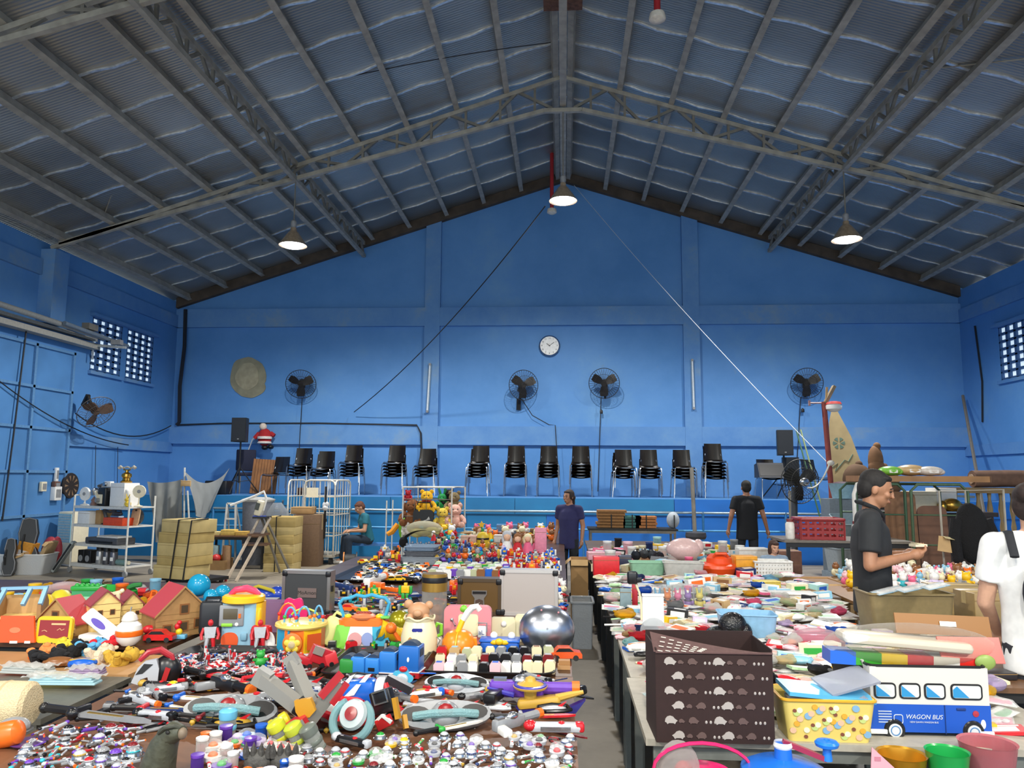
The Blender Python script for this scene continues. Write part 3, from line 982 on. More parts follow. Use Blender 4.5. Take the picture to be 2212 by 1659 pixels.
# wooden slat panel and dark gear
p = ay(562, 1040, 17.3)
t = T('slat_panel', 'brown wooden slat panel leaning at the left end of the stage', 'panel', (p.x, 17.45, SH), rot=(-.12, math.radians(3), .1))
for i in range(9):
 P(t, 'slat', mat('#8a5a30', 0.6, 0, 0.25, 5), B((-.26 + i * .066, 0, .40), (.058, .03, .80)))
P(t, 'batten', M_BROWNW, B((0, .03, .15), (.56, .02, .06)), B((0, .03, .65), (.56, .02, .06)))
t = T('padded_chair', 'dark blue padded chair turned sideways behind the wooden slat panel', 'chair', (p.x - .5, 17.75, SH), .6)
P(t, 'seat', mat('#151a33', 0.8), B((0, 0, .45), (.45, .45, .08), bev=.03))
P(t, 'backrest', mat('#151a33', 0.8), B((0, .2, .78), (.45, .08, .5), bev=.03))
for sx in (-1, 1):
 for sy in (-1, 1):
  P(t, 'leg', M_STEELD, C((sx * .2, sy * .2, 0), (sx * .19, sy * .19, .42), .014))
for (px, py, w, h, lab, m) in ((470, 1045, .5, .3, 'dark equipment case on the stage behind the grey cloth', M_BLACK), (440, 1025, .35, .22, 'low dark mixer case at the far left of the stage', mat('#20242c', .5)),
        (660, 1060, .35, .16, 'heap of dark brown cloth at the stage edge under the first chairs', mat('#3a241c', .9))):
 p = ay(px, py + h * 40, 16.7)
 t = T('gear_case' if 'case' in lab else 'cloth_bundle', lab, 'case' if 'case' in lab else 'cloth', (p.x, 16.75, SH))
 P(t, 'body', m, B((0, 0, h / 2), (w, .35, h), bev=.03))
 P(t, 'handle' if 'case' in lab else 'fold', M_DARK, U([(-.08, -.18, h * .5), (-.07, -.2, h * .55), (.07, -.2, h * .55), (.08, -.18, h * .5)], .01, 6))
# hanging festive doll: red and white stuffed figure on the wall
p = ay(572, 943, 18.3)
t = T('hanging_doll', 'red and white stuffed doll hanging on the back wall beside the left loudspeaker', 'doll', p, rz=.2)
P(t, 'coat', mat('#a01c22', 0.85), S((0, 0, -.02), (.17, .12, .22)), U([(-.13, 0, .08), (-.24, -.02, -.05)], [.06, .05], 8), U([(.13, 0, .08), (.23, -.02, .02)], [.06, .05], 8))
P(t, 'trim_band', mat('#d9d3cc', 0.9), L([(.15, -.18), (.175, -.16), (.15, -.12)], 16), L([(.172, -.06), (.178, -.03), (.172, 0.0)], 16))
P(t, 'head', mat('#c99', 0.8) if False else mat('#d2c2b2', 0.8), S((-.05, 0, .24), .09))
P(t, 'boots', M_BLACK, S((.02, -.04, -.27), (.08, .1, .06)), S((.16, -.04, -.25), (.07, .1, .06)))
wire('hanging_hook', 'white metal arm holding the red and white doll on the wall', 'bracket', M_WHITEMETAL, [ay(530, 990, 18.4), ay(545, 950, 18.4), ay(556, 935, 18.3)], .014)
# ------------------------------------------------------------------ left back of the hall
A = at(150, 1236, 0)
CART = ((A.x, A.y, 0), math.radians(-23))
t = T('shelf_trolley', 'white metal four-shelf trolley loaded with appliances by the sheet metal door', 'trolley', A, CART[1])
CZ = [.17, .51, .84, 1.16]
for (x, y) in ((0, 0), (1.45, 0), (0, .5), (1.45, .5)):
 P(t, 'post', M_WHITEMETAL, C((x, y, .08), (x, y, 1.34), .016))
 P(t, 'caster', M_GREY, TR(C((0, -.018, 0), (0, .018, 0), .05), (x, y, .05)), C((x, y, .05), (x, y, .1), .012))
for z in CZ:
 P(t, 'shelf', M_WHITEMETAL, B((.725, .25, z - .012), (1.47, .52, .022)), B((.725, -.005, z - .025), (1.47, .012, .04)))
P(t, 'side_rail', M_WHITEMETAL, U([(0, 0, .12), (1.45, 0, .12)], .014, 6), U([(0, .5, 1.34), (0, 0, 1.34)], .012, 6))
def oncart(x, y, k):
 return inframe(CART, x, y, CZ[k])
def desk_fan(label, loc, rz, m, r=.09, h=.16):
 t = T('desk_fan', label, 'fan', loc, rz)
 P(t, 'base', m, L([(.0, 0), (.07, 0), (.07, .015), (.02, .03), (.015, .06)], 18))
 P(t, 'stem', m, C((0, 0, .03), (0, .02, h), .012))
 P(t, 'guard', m, TR(L([(r * .95, -.02), (r, 0), (r * .95, .02)], 24), (0, 0, h), rot=(PI / 2, 0, 0)), *[bar((-r * math.cos(a), -.02, h - r * math.sin(a)), (r * math.cos(a), -.02, h + r * math.sin(a)), .004) for a in [i * PI / 8 for i in range(8)]])
 P(t, 'hub', M_GREY, C((0, -.03, h), (0, .05, h), .03))
 P(t, 'blade', mat('#b9bdbb', 0.4), TR(B((0, 0, 0), (r * 1.6, .006, r * .45)), (0, 0, h), rot=(.4, .6, 0)), TR(B((0, 0, 0), (r * 1.6, .006, r * .45)), (0, .004, h), rot=(-.4, 2.2, 0)))
 return t
desk_fan('small white desk fan at the left end of the trolley top', oncart(.1, .12, 3), -.3, M_WHITE, .12, .2)
desk_fan('round cream desk fan at the right end of the trolley top', oncart(1.42, .2, 3), .2, M_CREAM, .11, .26)
carton('tall white cardboard box on the trolley top under the brass telephone', oncart(1.02, .22, 3), (.36, .3, .40), CART[1], M_WHITE, tape=False)
# ornate telephone
t = T('telephone', 'ornate brass and white cradle telephone on the tall white box', 'telephone', inframe(CART, 1.04, .22, 1.565), CART[1] + .2)
BRASS = mat('#b08a3e', 0.25, 0.9)
P(t, 'base', BRASS, L([(.09, 0), (.10, .02), (.07, .04), (.06, .08), (.085, .11), (.08, .15), (.03, .18), (.025, .22)], 20))
P(t, 'handset', mat('#cfc6b4', 0.35, 0.3), U([(-.17, 0, .25), (-.14, 0, .28), (-.08, 0, .25), (0, 0, .275), (.08, 0, .25), (.14, 0, .28), (.17, 0, .25)], [.03, .025, .014, .016, .014, .025, .03], 8))
P(t, 'cradle', BRASS, U([(-.08, 0, .27), (-.06, 0, .22), (.06, 0, .22), (.08, 0, .27)], .012, 6))
t = T('projector', 'black film projector with a cream front on the trolley top', 'projector', oncart(.64, .15, 3), CART[1] - .15)
P(t, 'body', M_BLACK, B((0, 0, .16), (.26, .2, .32), bev=.03))
P(t, 'front_plate', M_CREAM, B((-.03, -.105, .12), (.18, .02, .16), bev=.008))
P(t, 'lens', M_GREY, C((-.03, -.115, .10), (-.03, -.17, .10), .04), C((-.03, -.17, .10), (-.03, -.172, .10), .025))
P(t, 'crank', M_CREAM, bar((-.03, -.13, .12), (-.11, -.14, .25), .035))
t = T('camera', 'silver and white camera on top of the black film projector', 'camera', inframe(CART, .66, .17, 1.485), CART[1])
P(t, 'body', M_WHITE, B((0, 0, .05), (.16, .08, .10), bev=.01))
P(t, 'lens', M_CHROME, C((-.02, -.04, .05), (-.02, -.09, .05), .035))
t = T('metal_lamp', 'chrome lamp with two joints standing beside the film projector', 'lamp', oncart(.34, .2, 3), CART[1])
P(t, 'stand', M_CHROME, C((0, 0, 0), (0, 0, .30), .012), L([(.07, 0), (.07, .02), (.01, .03)], 16))
P(t, 'lamp_head', M_CHROME, TR(L([(.03, .08), (.05, .05), (.085, 0), (.08, -.005)], 18), (-.05, -.03, .24), rot=(.9, .3, 0)), TR(L([(.02, .06), (.04, .03), (.06, 0)], 18), (.06, 0, .33), rot=(-.6, -.4, 0)))
P(t, 'arm', M_CHROME, bar((0, 0, .26), (-.05, -.02, .26), .015), bar((0, 0, .3), (.06, 0, .36), .015))
t = T('ornament_jar', 'small pinkish metal ornament on the trolley top before the chrome lamp', 'ornament', oncart(.45, .05, 3), 0)
P(t, 'body', mat('#9a7a70', 0.3, 0.4), L([(.05, 0), (.06, .03), (.04, .07), (.05, .1), (.02, .14), (.0, .17)], 16))
P(t, 'foot', M_GREY, L([(.06, 0), (.06, .008), (.03, .012)], 16))
t = T('tap_handle', 'white curved pipe beside the tall white box on the trolley', 'pipe', oncart(1.26, .12, 3), CART[1])
P(t, 'pipe', M_WHITE, U([(0, 0, 0), (0, 0, .2), (-.02, 0, .26), (-.07, 0, .29), (-.11, 0, .28)], .025, 8))
P(t, 'flange', M_WHITE, L([(.05, 0), (.05, .02), (.025, .03)], 16))
t = T('toy_figure', 'small yellow long-eared toy on the trolley top', 'toy', oncart(1.33, .06, 3), CART[1])
P(t, 'body', mat('#d8b93c', 0.5), S((0, 0, .05), (.06, .05, .05)), S((-.02, 0, .12), .04))
P(t, 'ear', mat('#d8b93c', 0.5), U([(-.03, 0, .15), (-.05, 0, .22)], [.012, .006], 6), U([(0, 0, .15), (.04, 0, .21)], [.012, .006], 6))
# shelf 2
carton('white printed box on the third shelf of the trolley, left end', oncart(.2, .18, 2), (.32, .26, .22), CART[1], M_WHITE, tape=False)
carton('brown box behind the printed box on the third trolley shelf', oncart(.45, .3, 2), (.14, .3, .24), CART[1])
t = T('hair_stand', 'grey three-armed stand on the third trolley shelf', 'stand', oncart(.68, .2, 2), CART[1])
P(t, 'frame', mat('#4a4a4e', 0.5), U([(-.15, 0, .25), (-.08, 0, .12), (-.05, 0, 0), (.05, 0, 0), (.08, 0, .12), (.15, 0, .25)], .03, 8), U([(-.15, 0, .25), (0, 0, .21), (.15, 0, .25)], .022, 8))
P(t, 'foot', M_BLACK, B((0, 0, .012), (.18, .15, .024)))
carton('flat orange box on the third trolley shelf', oncart(1.05, .12, 2), (.5, .24, .13), CART[1], mat('#d9481f', 0.5), tape=False)
t = T('iron', 'dark steam iron on top of the orange box', 'iron', inframe(CART, .98, .15, .972), CART[1])
P(t, 'sole', M_CHROME, X([(-.13, -.05), (.08, -.05), (.15, 0), (.08, .05), (-.13, .05)], 0, .025, axis='z'))
P(t, 'shell', mat('#3a3d48', 0.3), S((-.01, 0, .06), (.12, .045, .04)), U([(-.1, 0, .07), (-.08, 0, .13), (.06, 0, .12), (.08, 0, .07)], .014, 8))
t = T('chopping_board', 'beige rounded board leaning on the right post of the trolley', 'board', oncart(1.32, .2, 2), CART[1], rot=(-.15, 0, CART[1]))
P(t, 'board', mat('#c9a27c', 0.6), X(rrect(.2, .3, .06, (0, .15)), 0, .02))
P(t, 'grip_hole', M_DARK, X(ell(.03, .015, 14, (0, .26)), -.001, .001))
t = T('black_pouch', 'black plastic bag behind the posts of the trolley, upper right', 'bag', oncart(1.2, .36, 2), CART[1])
P(t, 'bag', clear('#666666', .5, .5), S((0, 0, .14), (.12, .1, .14)))
P(t, 'knot', M_DARK, S((0, 0, .27), (.03, .03, .02)))
# shelf 1
t = T('printer', 'long dark grey printer on the second trolley shelf', 'printer', oncart(.75, .2, 1), CART[1])
P(t, 'body', mat('#4b4c50', 0.5), B((0, 0, .055), (.85, .36, .11), bev=.02))
P(t, 'tray', M_BLACK, B((0, -.185, .04), (.6, .02, .03)))
carton('thin white slab on top of the long dark printer', inframe(CART, .85, .2, .622), (.55, .28, .03), CART[1], M_WHITE, tape=False, name='flat_box')
# shelf 0
for i, x in enumerate((.2, .38)):
 t = T('small_speaker', ('left' if i == 0 else 'right') + ' one of two black speaker boxes on the lowest trolley shelf', 'speaker', oncart(x, .14, 0), CART[1])
 P(t, 'cabinet', M_BLACK, B((0, 0, .11), (.16, .18, .22), bev=.008))
 P(t, 'cone', M_GREY, C((0, -.091, .08), (0, -.095, .08), .055))
for i, (x, c_) in enumerate(((.62, '#9a9a9a'), (.8, '#57575c'), (.98, '#6a6a70'))):
 t = T('flask', ['light grey', 'dark grey', 'grey and black'][i] + ' vacuum flask on the lowest trolley shelf, %s of three' % ORD[i], 'flask', oncart(x, .12, 0), 0)
 P(t, 'body', mat(c_, 0.3, 0.5), L([(.06, 0), (.065, .02), (.065, .2), (.055, .22)], 20))
 P(t, 'lid', M_BLACK, L([(.055, .22), (.06, .225), (.06, .28), (.04, .29)], 20))
 P(t, 'label_band', M_WHITE, TR(B((0, -.064, .1), (.05, .006, .06)), (0, 0, 0)))
t = T('drink_bottle', 'greenish metal bottle lying on the lowest trolley shelf', 'bottle', oncart(1.2, .15, 0), CART[1], rot=(0, PI / 2, CART[1]))
P(t, 'body', mat('#7d9a92', 0.35, 0.3), L([(.0, -.15), (.05, -.15), (.05, .06), (.03, .1)], 18, c=(-.05, 0, 0)))
P(t, 'cap', M_CREAM, L([(.03, .1), (.032, .14), (.02, .15)], 14, c=(-.05, 0, 0)))
# air cooler
p = at(140, 1226, 0)
t = T('air_cooler', 'tall white air cooler with a blue-rimmed grille left of the trolley', 'cooler', (p.x - .12, p.y + .35, 0), -.35)
P(t, 'body', M_CREAM, B((0, 0, .52), (.42, .36, .96), bev=.03))
P(t, 'grille_frame', mat('#8fc0d4', 0.5), B((0, -.185, .70), (.36, .012, .52)))
P(t, 'grille', mat('#b9c6c8', 0.6), *[B((0, -.193, .47 + .05 * i), (.32, .006, .022)) for i in range(10)])
P(t, 'base', M_WHITE, B((0, 0, .04), (.38, .32, .06)))
for sx in (-1, 1):
 P(t, 'caster', M_RUBBER, S((sx * .17, -.12, .012), .02))
# tub with boxes
p = at(30, 1243, 0)
TUBL = ((p.x, p.y + .28, 0), .12)
tub('frosted white storage tub full of boxes at the left edge', (p.x, p.y + .28, 0), (.86, .5, .34), clear('#f2f2f0', .55, .9, .4), .12, name='storage_tub', rim=M_WHITE)
for i, (x, y, z, s, ry, m, lab) in enumerate((( -.28, -.05, .10, (.18, .25, .26), .5, mat('#dc8a2a', .5), 'orange-yellow box at the far left of the white tub'),
            (-.08, .02, .12, (.24, .24, .42), .25, mat('#dd9836', .5), 'tall orange-yellow box tilted in the white tub'),
            (.02, -.12, .04, (.34, .2, .30), -.35, M_CARD, 'open brown box lying in front in the white tub'),
            (.22, .02, .05, (.06, .35, .52), .35, M_CARDL, 'flat brown cardboard leaning in the white tub'))):
 q = inframe(TUBL, x, y, z)
 t = T('cardboard_box', lab, 'box', q, rot=(0, ry, .15), group='boxes in the white tub')
 P(t, 'box_body', m, B((0, 0, s[2] / 2), s))
 P(t, 'label_panel' if i < 2 else 'flap', M_WHITE if i < 2 else M_CARDL, B((0, -s[1] / 2 - .002, s[2] * .5), (s[0] * .7, .003, s[2] * .35)) if i < 2 else TR(B((0, -.05, 0), (s[0], .1, .005)), (0, -s[1] / 2, s[2]), rot=(.6, 0, 0)))
q = inframe(TUBL, .42, .1, .02)
t = T('car_grille', 'grey and black slatted panel leaning out of the white tub', 'panel', q, rot=(0, .55, .1))
P(t, 'frame', mat('#9aa09c', .5), B((0, 0, .3), (.05, .12, .6)), )
P(t, 'insert', M_BLACK, B((.0, -.062, .3), (.035, .006, .52)))
q = inframe(TUBL, .16, .25, 0)
ONE('red_pouch', 'crumpled red plastic sheet behind the white tub', 'bag', mat('#b5404a', .5), [S((0, 0, .30), (.16, .1, .3)), S((.1, .03, .35), (.1, .07, .25))], (q[0], q[1] + .15, 0))
# guitar bags and junk at the door
for (px, py, h, w, lab) in ((60, 1210, .95, .36, 'black guitar bag leaning on the sheet metal door'), (25, 1215, .62, .2, 'narrow dark bag leaning on the door left of the guitar bag')):
 p = ay(px, 1150, 12.95 if px > 40 else 12.6)
 t = T('guitar_bag', lab, 'bag', (p.x, p.y, 0), rot=(-.12, 0, .4))
 o = [(-w * .5, .1), (-w * .5, .35 * h), (-w * .33, .5 * h), (-w * .42, .72 * h), (-w * .3, .97 * h), (0, h), (w * .3, .97 * h), (w * .42, .72 * h), (w * .33, .5 * h), (w * .5, .35 * h), (w * .5, .1), (w * .3, 0), (-w * .3, 0)]
 P(t, 'shell', M_BLACK, X(o, -.06, .06))
 P(t, 'zip', M_GREY, U([(a * .9, -.062, b_ * .97 + .02) for a, b_ in o], .006, 5, closed=True))
 P(t, 'strap', M_DARK, U([(-.05, -.07, h * .7), (-.06, -.12, h * .5), (-.05, -.07, h * .3)], .014, 6))
p = axx(152, 1049, XL + .12)
t = T('dartboard', 'brown and black dartboard on the left wall beside the door', 'dartboard', p, rot=(PI / 2, 0, PI / 2))
P(t, 'board', mat('#2b2320', .8), L([(.24, -.03), (.25, 0), (.24, .02), (0, .02)], 32))
P(t, 'sector', mat('#8a6f54', .8), *[X([(.09 * math.cos(a), .09 * math.sin(a)), (.20 * math.cos(a - .12), .20 * math.sin(a - .12)), (.20 * math.cos(a + .12), .20 * math.sin(a + .12))], .02, .024, axis='z') for a in [2 * PI * k / 10 for k in range(10)]])
for (px, py, s, m, lab) in ((121, 1066, (.10, .2, .26), M_WHITE, 'white switch box on the sheet metal door'), (93, 1051, (.06, .14, .18), M_CREAM, 'small cream switch plate on the sheet metal door'), (121, 1048, (.08, .16, .14), mat('#6b4a3c', .6), 'small brown box fixed above the white switch box'), (122, 1025, (.05, .08, .26), M_WHITE, 'narrow white emergency lamp on the sheet metal door')):
 p = axx(px, py, XL + .13)
 t = T('switch_box', lab, 'switch box', p)
 P(t, 'case', m, B((0, 0, 0), s, bev=.01))
 P(t, 'cover', M_GREY, B((s[0] / 2 + .002, 0, 0), (.004, s[1] * .7, s[2] * .6)))
# stacked kraft boxes on a hand truck
def boxstack(px, py, n, size, rz, label, hs, lean=.0, marks='no. 12', z0=0.0, shift=0.03):
 p = at(px, py, 0)
 z = z0
 for i in range(n):
  h = hs[i % len(hs)]
  lv = 'topmost' if i == n - 1 else 'lowest' if i == 0 else ORD[i] + ' from the bottom'
  carton('%s %s' % (lv, label), (p.x + lean * z + random.uniform(-shift, shift), p.y + size[1] / 2, z), (size[0], size[1], h), rz + random.uniform(-.05, .05), M_KRAFT if i % 2 else M_KRAFTL, group='kraft boxes ' + label[-30:], tape=False, marks=None)
  if i % 2 == 1:
   pass
  z += h + .002
 return p, z
p, z = boxstack(370, 1265, 5, (.66, .52), -.38, 'kraft box of the strapped stack on the black hand truck', (.20, .14, .20, .16, .20), .16, z0=.10)
t = T('hand_truck', 'black hand truck carrying the strapped stack of kraft boxes', 'hand truck', (p.x, p.y, 0), -.38)
P(t, 'deck', M_BLACK, B((.05, .42, .07), (.82, .6, .05)))
P(t, 'handle', M_BLACK, U([(-.42, .15, .08), (-.42, .15, .55), (-.40, .15, .60), (-.40, .68, .60), (-.42, .68, .55), (-.42, .68, .08)], .016, 8))
for sx in (-.3, .4):
 for sy in (.2, .62):
  P(t, 'caster', M_RUBBER, C((sx - .015, sy, .035), (sx + .015, sy, .035), .035))
for x in (-.02, .26):
 o = inframe(((p.x, p.y, 0), -.38), x, 0, 0)
 wire('strap', 'black strap around the strapped kraft stack, ' + ('left one' if x < .1 else 'right one'), 'strap', M_DARK, [(o[0], o[1] - .03, .10), (o[0] + .1, o[1] - .05, z), (o[0] + .2, o[1] + .3, z + .01)], .012)
p, z = boxstack(600, 1236, 6, (.54, .46), .0, 'kraft box of the upright stack before the white roll cage', (.15, .17, .16, .16, .14, .18), 0, shift=.006)
wire('strap', 'black strap down the front of the upright kraft stack', 'strap', M_DARK, [(p.x - .06, p.y - .012, .01), (p.x - .06, p.y - .012, z), (p.x - .06, p.y + .2, z + .008)], .010)
p = ay(638, 1128, 14.3)
carton('brown box on a low stack behind the upright kraft boxes', (p.x, 14.75, .98), (.40, .34, .13), .05, M_CARD)
carton('larger brown box under the small brown box beside the roll cage', (p.x + .12, 14.75, .0), (.5, .4, .97), .05, mat('#6f5640', .8))
# grey cloth tent and poles
M_TARP = mat('#8d8f8c', .85, 0, .12, 3)
def cloth_sheet(label, a, b_, c, d, sagz, m=M_TARP, name='grey_cloth', cat='cloth'):
 """a-b top edge, d-c bottom edge"""
 def fn(u, v):
  p0 = Vector(a).lerp(Vector(b_), u)
  p1 = Vector(d).lerp(Vector(c), u)
  q = p0.lerp(p1, v)
  return (q.x, q.y + .05 * math.sin(u * 17 + v * 3) * (.3 + v), q.z - 4 * sagz * u * (1 - u) * (1 - v * .6))
 return ONE(name, label, cat, m, [G(24, 14, fn)])
cloth_sheet('grey cloth hanging behind the trolley up to the white pole', ay(318, 1040, 14.9), ay(396, 1034, 14.9), ay(392, 1170, 14.9), ay(335, 1170, 14.9), .05)
cloth_sheet('grey cloth swagged from the white pole to the stage', ay(399, 1018, 14.6), ay(497, 1010, 16.6), ay(450, 1105, 15.6), ay(424, 1110, 14.6), .28)
for (a, b_, lab) in ((ay(399, 1010, 14.7), at(388, 1220, 0), 'white pole holding up the grey cloth'), (ay(405, 1060, 14.6), at(428, 1215, 0), 'slanted white pole below the grey cloth')):
 wire('tent_pole', lab, 'pole', M_WHITEMETAL, [a, (b_.x, 14.7, 0)], .018)
p = ay(395, 1046, 14.5)
carton('small brown cardboard sign tied to the white pole', (p.x, 14.62, p.z - .04), (.2, .03, .11), 0, M_CARDL, tape=False, name='cardboard_sign', cat='sign')
p = ay(420, 1135, 13.9)
t = T('white_board', 'white board with a brown wreath picture standing behind the strapped boxes', 'board', (p.x, 13.95, .42), rot=(-.1, 0, .05))
P(t, 'panel', M_WHITE, B((0, 0, .23), (.42, .03, .46)))
P(t, 'wreath_picture', mat('#6a2a20', .7), X(ell(.13, .10, 22, (.03, .14)), -.018, -.015))
P(t, 'red_mark', mat('#7a3038', .7), B((-.08, -.017, .36), (.07, .003, .03)))
carton('big brown box propping the white board', (p.x, 14.0, 0), (.5, .4, .415), .05, M_CARDL)
# dark work table with odds and ends, ball box
tq = at(478, 1232, 0)
table('dark work table with yellow boxes on it by the stage', tq.x - .55, tq.x + .7, 14.0, 14.7, .60, M_BROWNW, M_DARK, name='work_table')
for i, (dx, w, h, c_, lab) in enumerate(((-.35, .3, .06, '#d8c486', 'flat cream box on the left of the dark work table'), (-.05, .26, .10, '#d2b25c', 'yellow box on the dark work table, middle one'), (.2, .22, .07, '#c9a24e', 'yellow box on the dark work table, right one'))):
 carton(lab, (tq.x + dx, 14.2, .601), (w, .22, h), .1 * i, mat(c_, .7), tape=False)
p = at(438, 1233, 0)
open_carton('shallow open brown box of coloured balls beyond the strapped boxes', (p.x, p.y + .35, 0), (.62, .5, .17), .12, flaps=False)
for i, (dx, dy, c_, n_) in enumerate(((-.12, -.02, '#d1402c', 'red'), (.08, .03, '#e0662c', 'orange'), (.0, .12, '#7d4bb0', 'purple'), (.2, .1, '#d9b53a', 'yellow'), (-.15, .14, '#3c62b8', 'blue'), (.12, -.1, '#c83636', 'bright red'))):
 ONE('ball', n_ + ' ball in the shallow brown box beyond the strapped boxes', 'ball', mat(c_, .4), [S((0, 0, .08), .08)], (p.x + dx, p.y + .35 + dy, .012 + .1 * (i % 2)), group='balls in the shallow brown box')
for (dx, dz, c_, lab) in ((.05, .0, '#8aa6aa', 'pale grey-blue roll standing by the ball box'), (.28, 0, '#a07e5c', 'brown paper roll standing by the ball box')):
 t = T('paper_roll', lab, 'roll', (p.x + dx, 14.05, 0))
 P(t, 'roll', mat(c_, .7), L([(.08, 0), (.08, .42), (.03, .42)], 18))
 P(t, 'core', M_CARDL, L([(.03, .40), (.03, .425), (.02, .425)], 14))
# step ladder / easel with a white machine on it
pL, pR = at(488, 1256, 0), at(505, 1256, 0)
t = T('step_ladder', 'wooden and white step ladder with dark shelves standing on the open floor', 'ladder', (pL.x, pL.y, 0), .12)
M_LAD = mat('#c9b8a4', .5)
for (x0, x1, m) in ((0, .30, M_LAD), (.16, .48, M_LAD)):
 P(t, 'front_leg', m, bar((x0, 0, 0), (x1 - .02, .45, .80), .035), bar((x1 - .02, .45, .80), (x1 + .06, .5, 1.0), .035))
P(t, 'rear_leg', M_STEELD, bar((.78, 1.1, 0), (.45, .55, .98), .03), bar((.60, 1.1, 0), (.38, .55, .98), .03))
P(t, 'step', M_BROWNW, B((.36, .48, .72), (.30, .3, .03)), B((.33, .5, .55), (.4, .3, .03)))
P(t, 'foot', mat('#b54038', .6), B((0, 0, .02), (.04, .04, .04)))
P(t, 'top_plate', M_BLACK, B((.40, .5, 1.0), (.26, .25, .03)))
t = T('sewing_machine', 'white and black machine head standing on the step ladder', 'machine', inframe(((pL.x, pL.y, 0), .12), .36, .5, 1.016), .12)
P(t, 'body', M_CREAM, B((0, 0, .14), (.12, .2, .26), bev=.03, rot=(0, .25, 0)))
P(t, 'window', mat('#3d3f33', .3), B((-.02, -.105, .17), (.07, .01, .12), rot=(0, .25, 0)))
P(t, 'arm', M_WHITE, U([(.05, 0, .1), (.10, 0, .30), (.05, 0, .42), (-.1, 0, .34), (-.5, 0, .18)], .022, 8))
P(t, 'blue_collar', mat('#3a58c0', .5), B((.0, -.01, .0), (.2, .12, .02)))
p = ay(545, 1090, 14.6)
t = T('waste_bin', 'grey covered bin with a pale round lid behind the step ladder', 'bin', (p.x, 14.9, 0))
P(t, 'body', mat('#6d7078', .6), L([(.26, 0), (.30, 1.2), (.28, 1.2)], 24))
P(t, 'lid', mat('#a9a9a6', .5), L([(.31, 1.2), (.32, 1.24), (.2, 1.28), (.0, 1.29)], 24))
t = T('plastic_cover', 'clear plastic cover hanging beside the grey bin', 'cover', (p.x + .38, 14.9, 0))
P(t, 'film', clear('#cfd6dc', .18, .8), L([(.30, .2), (.28, .7), (.22, 1.0), (.08, 1.18)], 18, cap=False))
t = T('step_stool', 'white folding step stool behind the step ladder', 'stool', (p.x - .55, 15.0, 0))
P(t, 'frame', M_WHITEMETAL, bar((-.18, 0, 0), (-.12, 0, 1.15), .035), bar((.1, 0, 0), (.05, 0, 1.15), .035), bar((-.12, 0, 1.15), (.05, 0, 1.15), .035), bar((-.13, 0, .85), (.06, 0, .85), .03), bar((-.15, 0, .5), (.08, 0, .5), .03))
P(t, 'rear_frame', M_WHITEMETAL, bar((-.12, .02, 1.1), (-.2, .45, 0), .025), bar((.05, .02, 1.1), (.12, .45, 0), .025))
p = ay(612, 1100, 15.3)
t = T('aluminium_ladder', 'narrow aluminium ladder leaning on the railing', 'ladder', (p.x, 15.25, 0), rot=(-.1, 0, -.15))
P(t, 'stile', M_CHROME, bar((-.12, 0, 0), (-.06, 0, 1.22), .03), bar((.12, 0, 0), (.06, 0, 1.22), .03))
P(t, 'rung', M_CHROME, *[bar((-.11 + .05 * i / 5, 0, .15 + .24 * i), (.11 - .05 * i / 5, 0, .15 + .24 * i), .02) for i in range(5)])
# roll cage
pa, pb, pc = at(643, 1205, 0), at(712, 1222, 0), at(747, 1208, 0)
RC = (pb.x - .95, 15.0, 0)
t = T('roll_cage', 'white metal roll cage on wheels in front of the stage', 'roll cage', RC, -.12)
M_CAGE = mat('#d6d0c2', .4, .1)
w, d, z0, z1 = .98, .75, .18, 1.62
def hoop(x0, y0, x1, y1, r_=.10):
 a, b_ = Vector((x0, y0, 0)), Vector((x1, y1, 0))
 e = (b_ - a).normalized() * r_
 pts = [(a.x, a.y, z0), (a.x, a.y, z1 - r_), (a.x + e.x * .3, a.y + e.y * .3, z1 - .03), (a.x + e.x, a.y + e.y, z1), (b_.x - e.x, b_.y - e.y, z1), (b_.x - e.x * .3, b_.y - e.y * .3, z1 - .03), (b_.x, b_.y, z1 - r_), (b_.x, b_.y, z0)]
 return U(pts, .017, 8)
for (nm, a, b_) in (('left_side', (0, 0), (0, d)), ('right_side', (w, 0), (w, d)), ('back_side', (0, d), (w, d)), ('front_gate', (.34, 0), (w, 0))):
 L_ = math.hypot(b_[0] - a[0], b_[1] - a[1])
 sh = [hoop(a[0], a[1], b_[0], b_[1])]
 for k in range(1, 6):
  u = k / 6
  q = (a[0] + (b_[0] - a[0]) * u, a[1] + (b_[1] - a[1]) * u)
  sh.append(C((q[0], q[1], z0), (q[0], q[1], z1), .008, n=6))
 for z in (.55, .95, 1.3):
  sh.append(C((a[0], a[1], z), (b_[0], b_[1], z), .011, n=6))
 P(t, nm, M_CAGE, *sh)
P(t, 'deck', mat('#a8a294', .6), B((w / 2, d / 2, z0 - .02), (w, d, .05)))
for sx in (.08, w - .08):
 for sy in (.08, d - .08):
  P(t, 'caster', M_RUBBER, TR(C((-.02, 0, 0), (.02, 0, 0), .07), (sx, sy, .07)), B((sx, sy, .13), (.05, .06, .06)))
P(t, 'tag_plate', M_CREAM, B((.52, -.022, 1.38), (.25, .006, .19)))
P(t, 'strap', M_DARK, bar((.80, -.03, 1.5), (.80, -.03, .5), .03), B((.80, -.04, .85), (.08, .03, .06)))
ONE('plastic_bag', 'crumpled white plastic bag tied to the strap of the white roll cage', 'bag', clear('#f4f4f4', .5, .9), [S((0, 0, .05), (.06, .05, .05)), S((.03, 0, .12), (.04, .04, .05)), S((-.03, 0, .1), (.03, .03, .06))], inframe((RC, -.12), .83, -.09, 1.04))
tub('small black crate on the floor left of the roll cage wheels', (RC[0] - .05, RC[1] - .25, 0), (.42, .3, .2), M_BLACK, .05, name='black_tub')
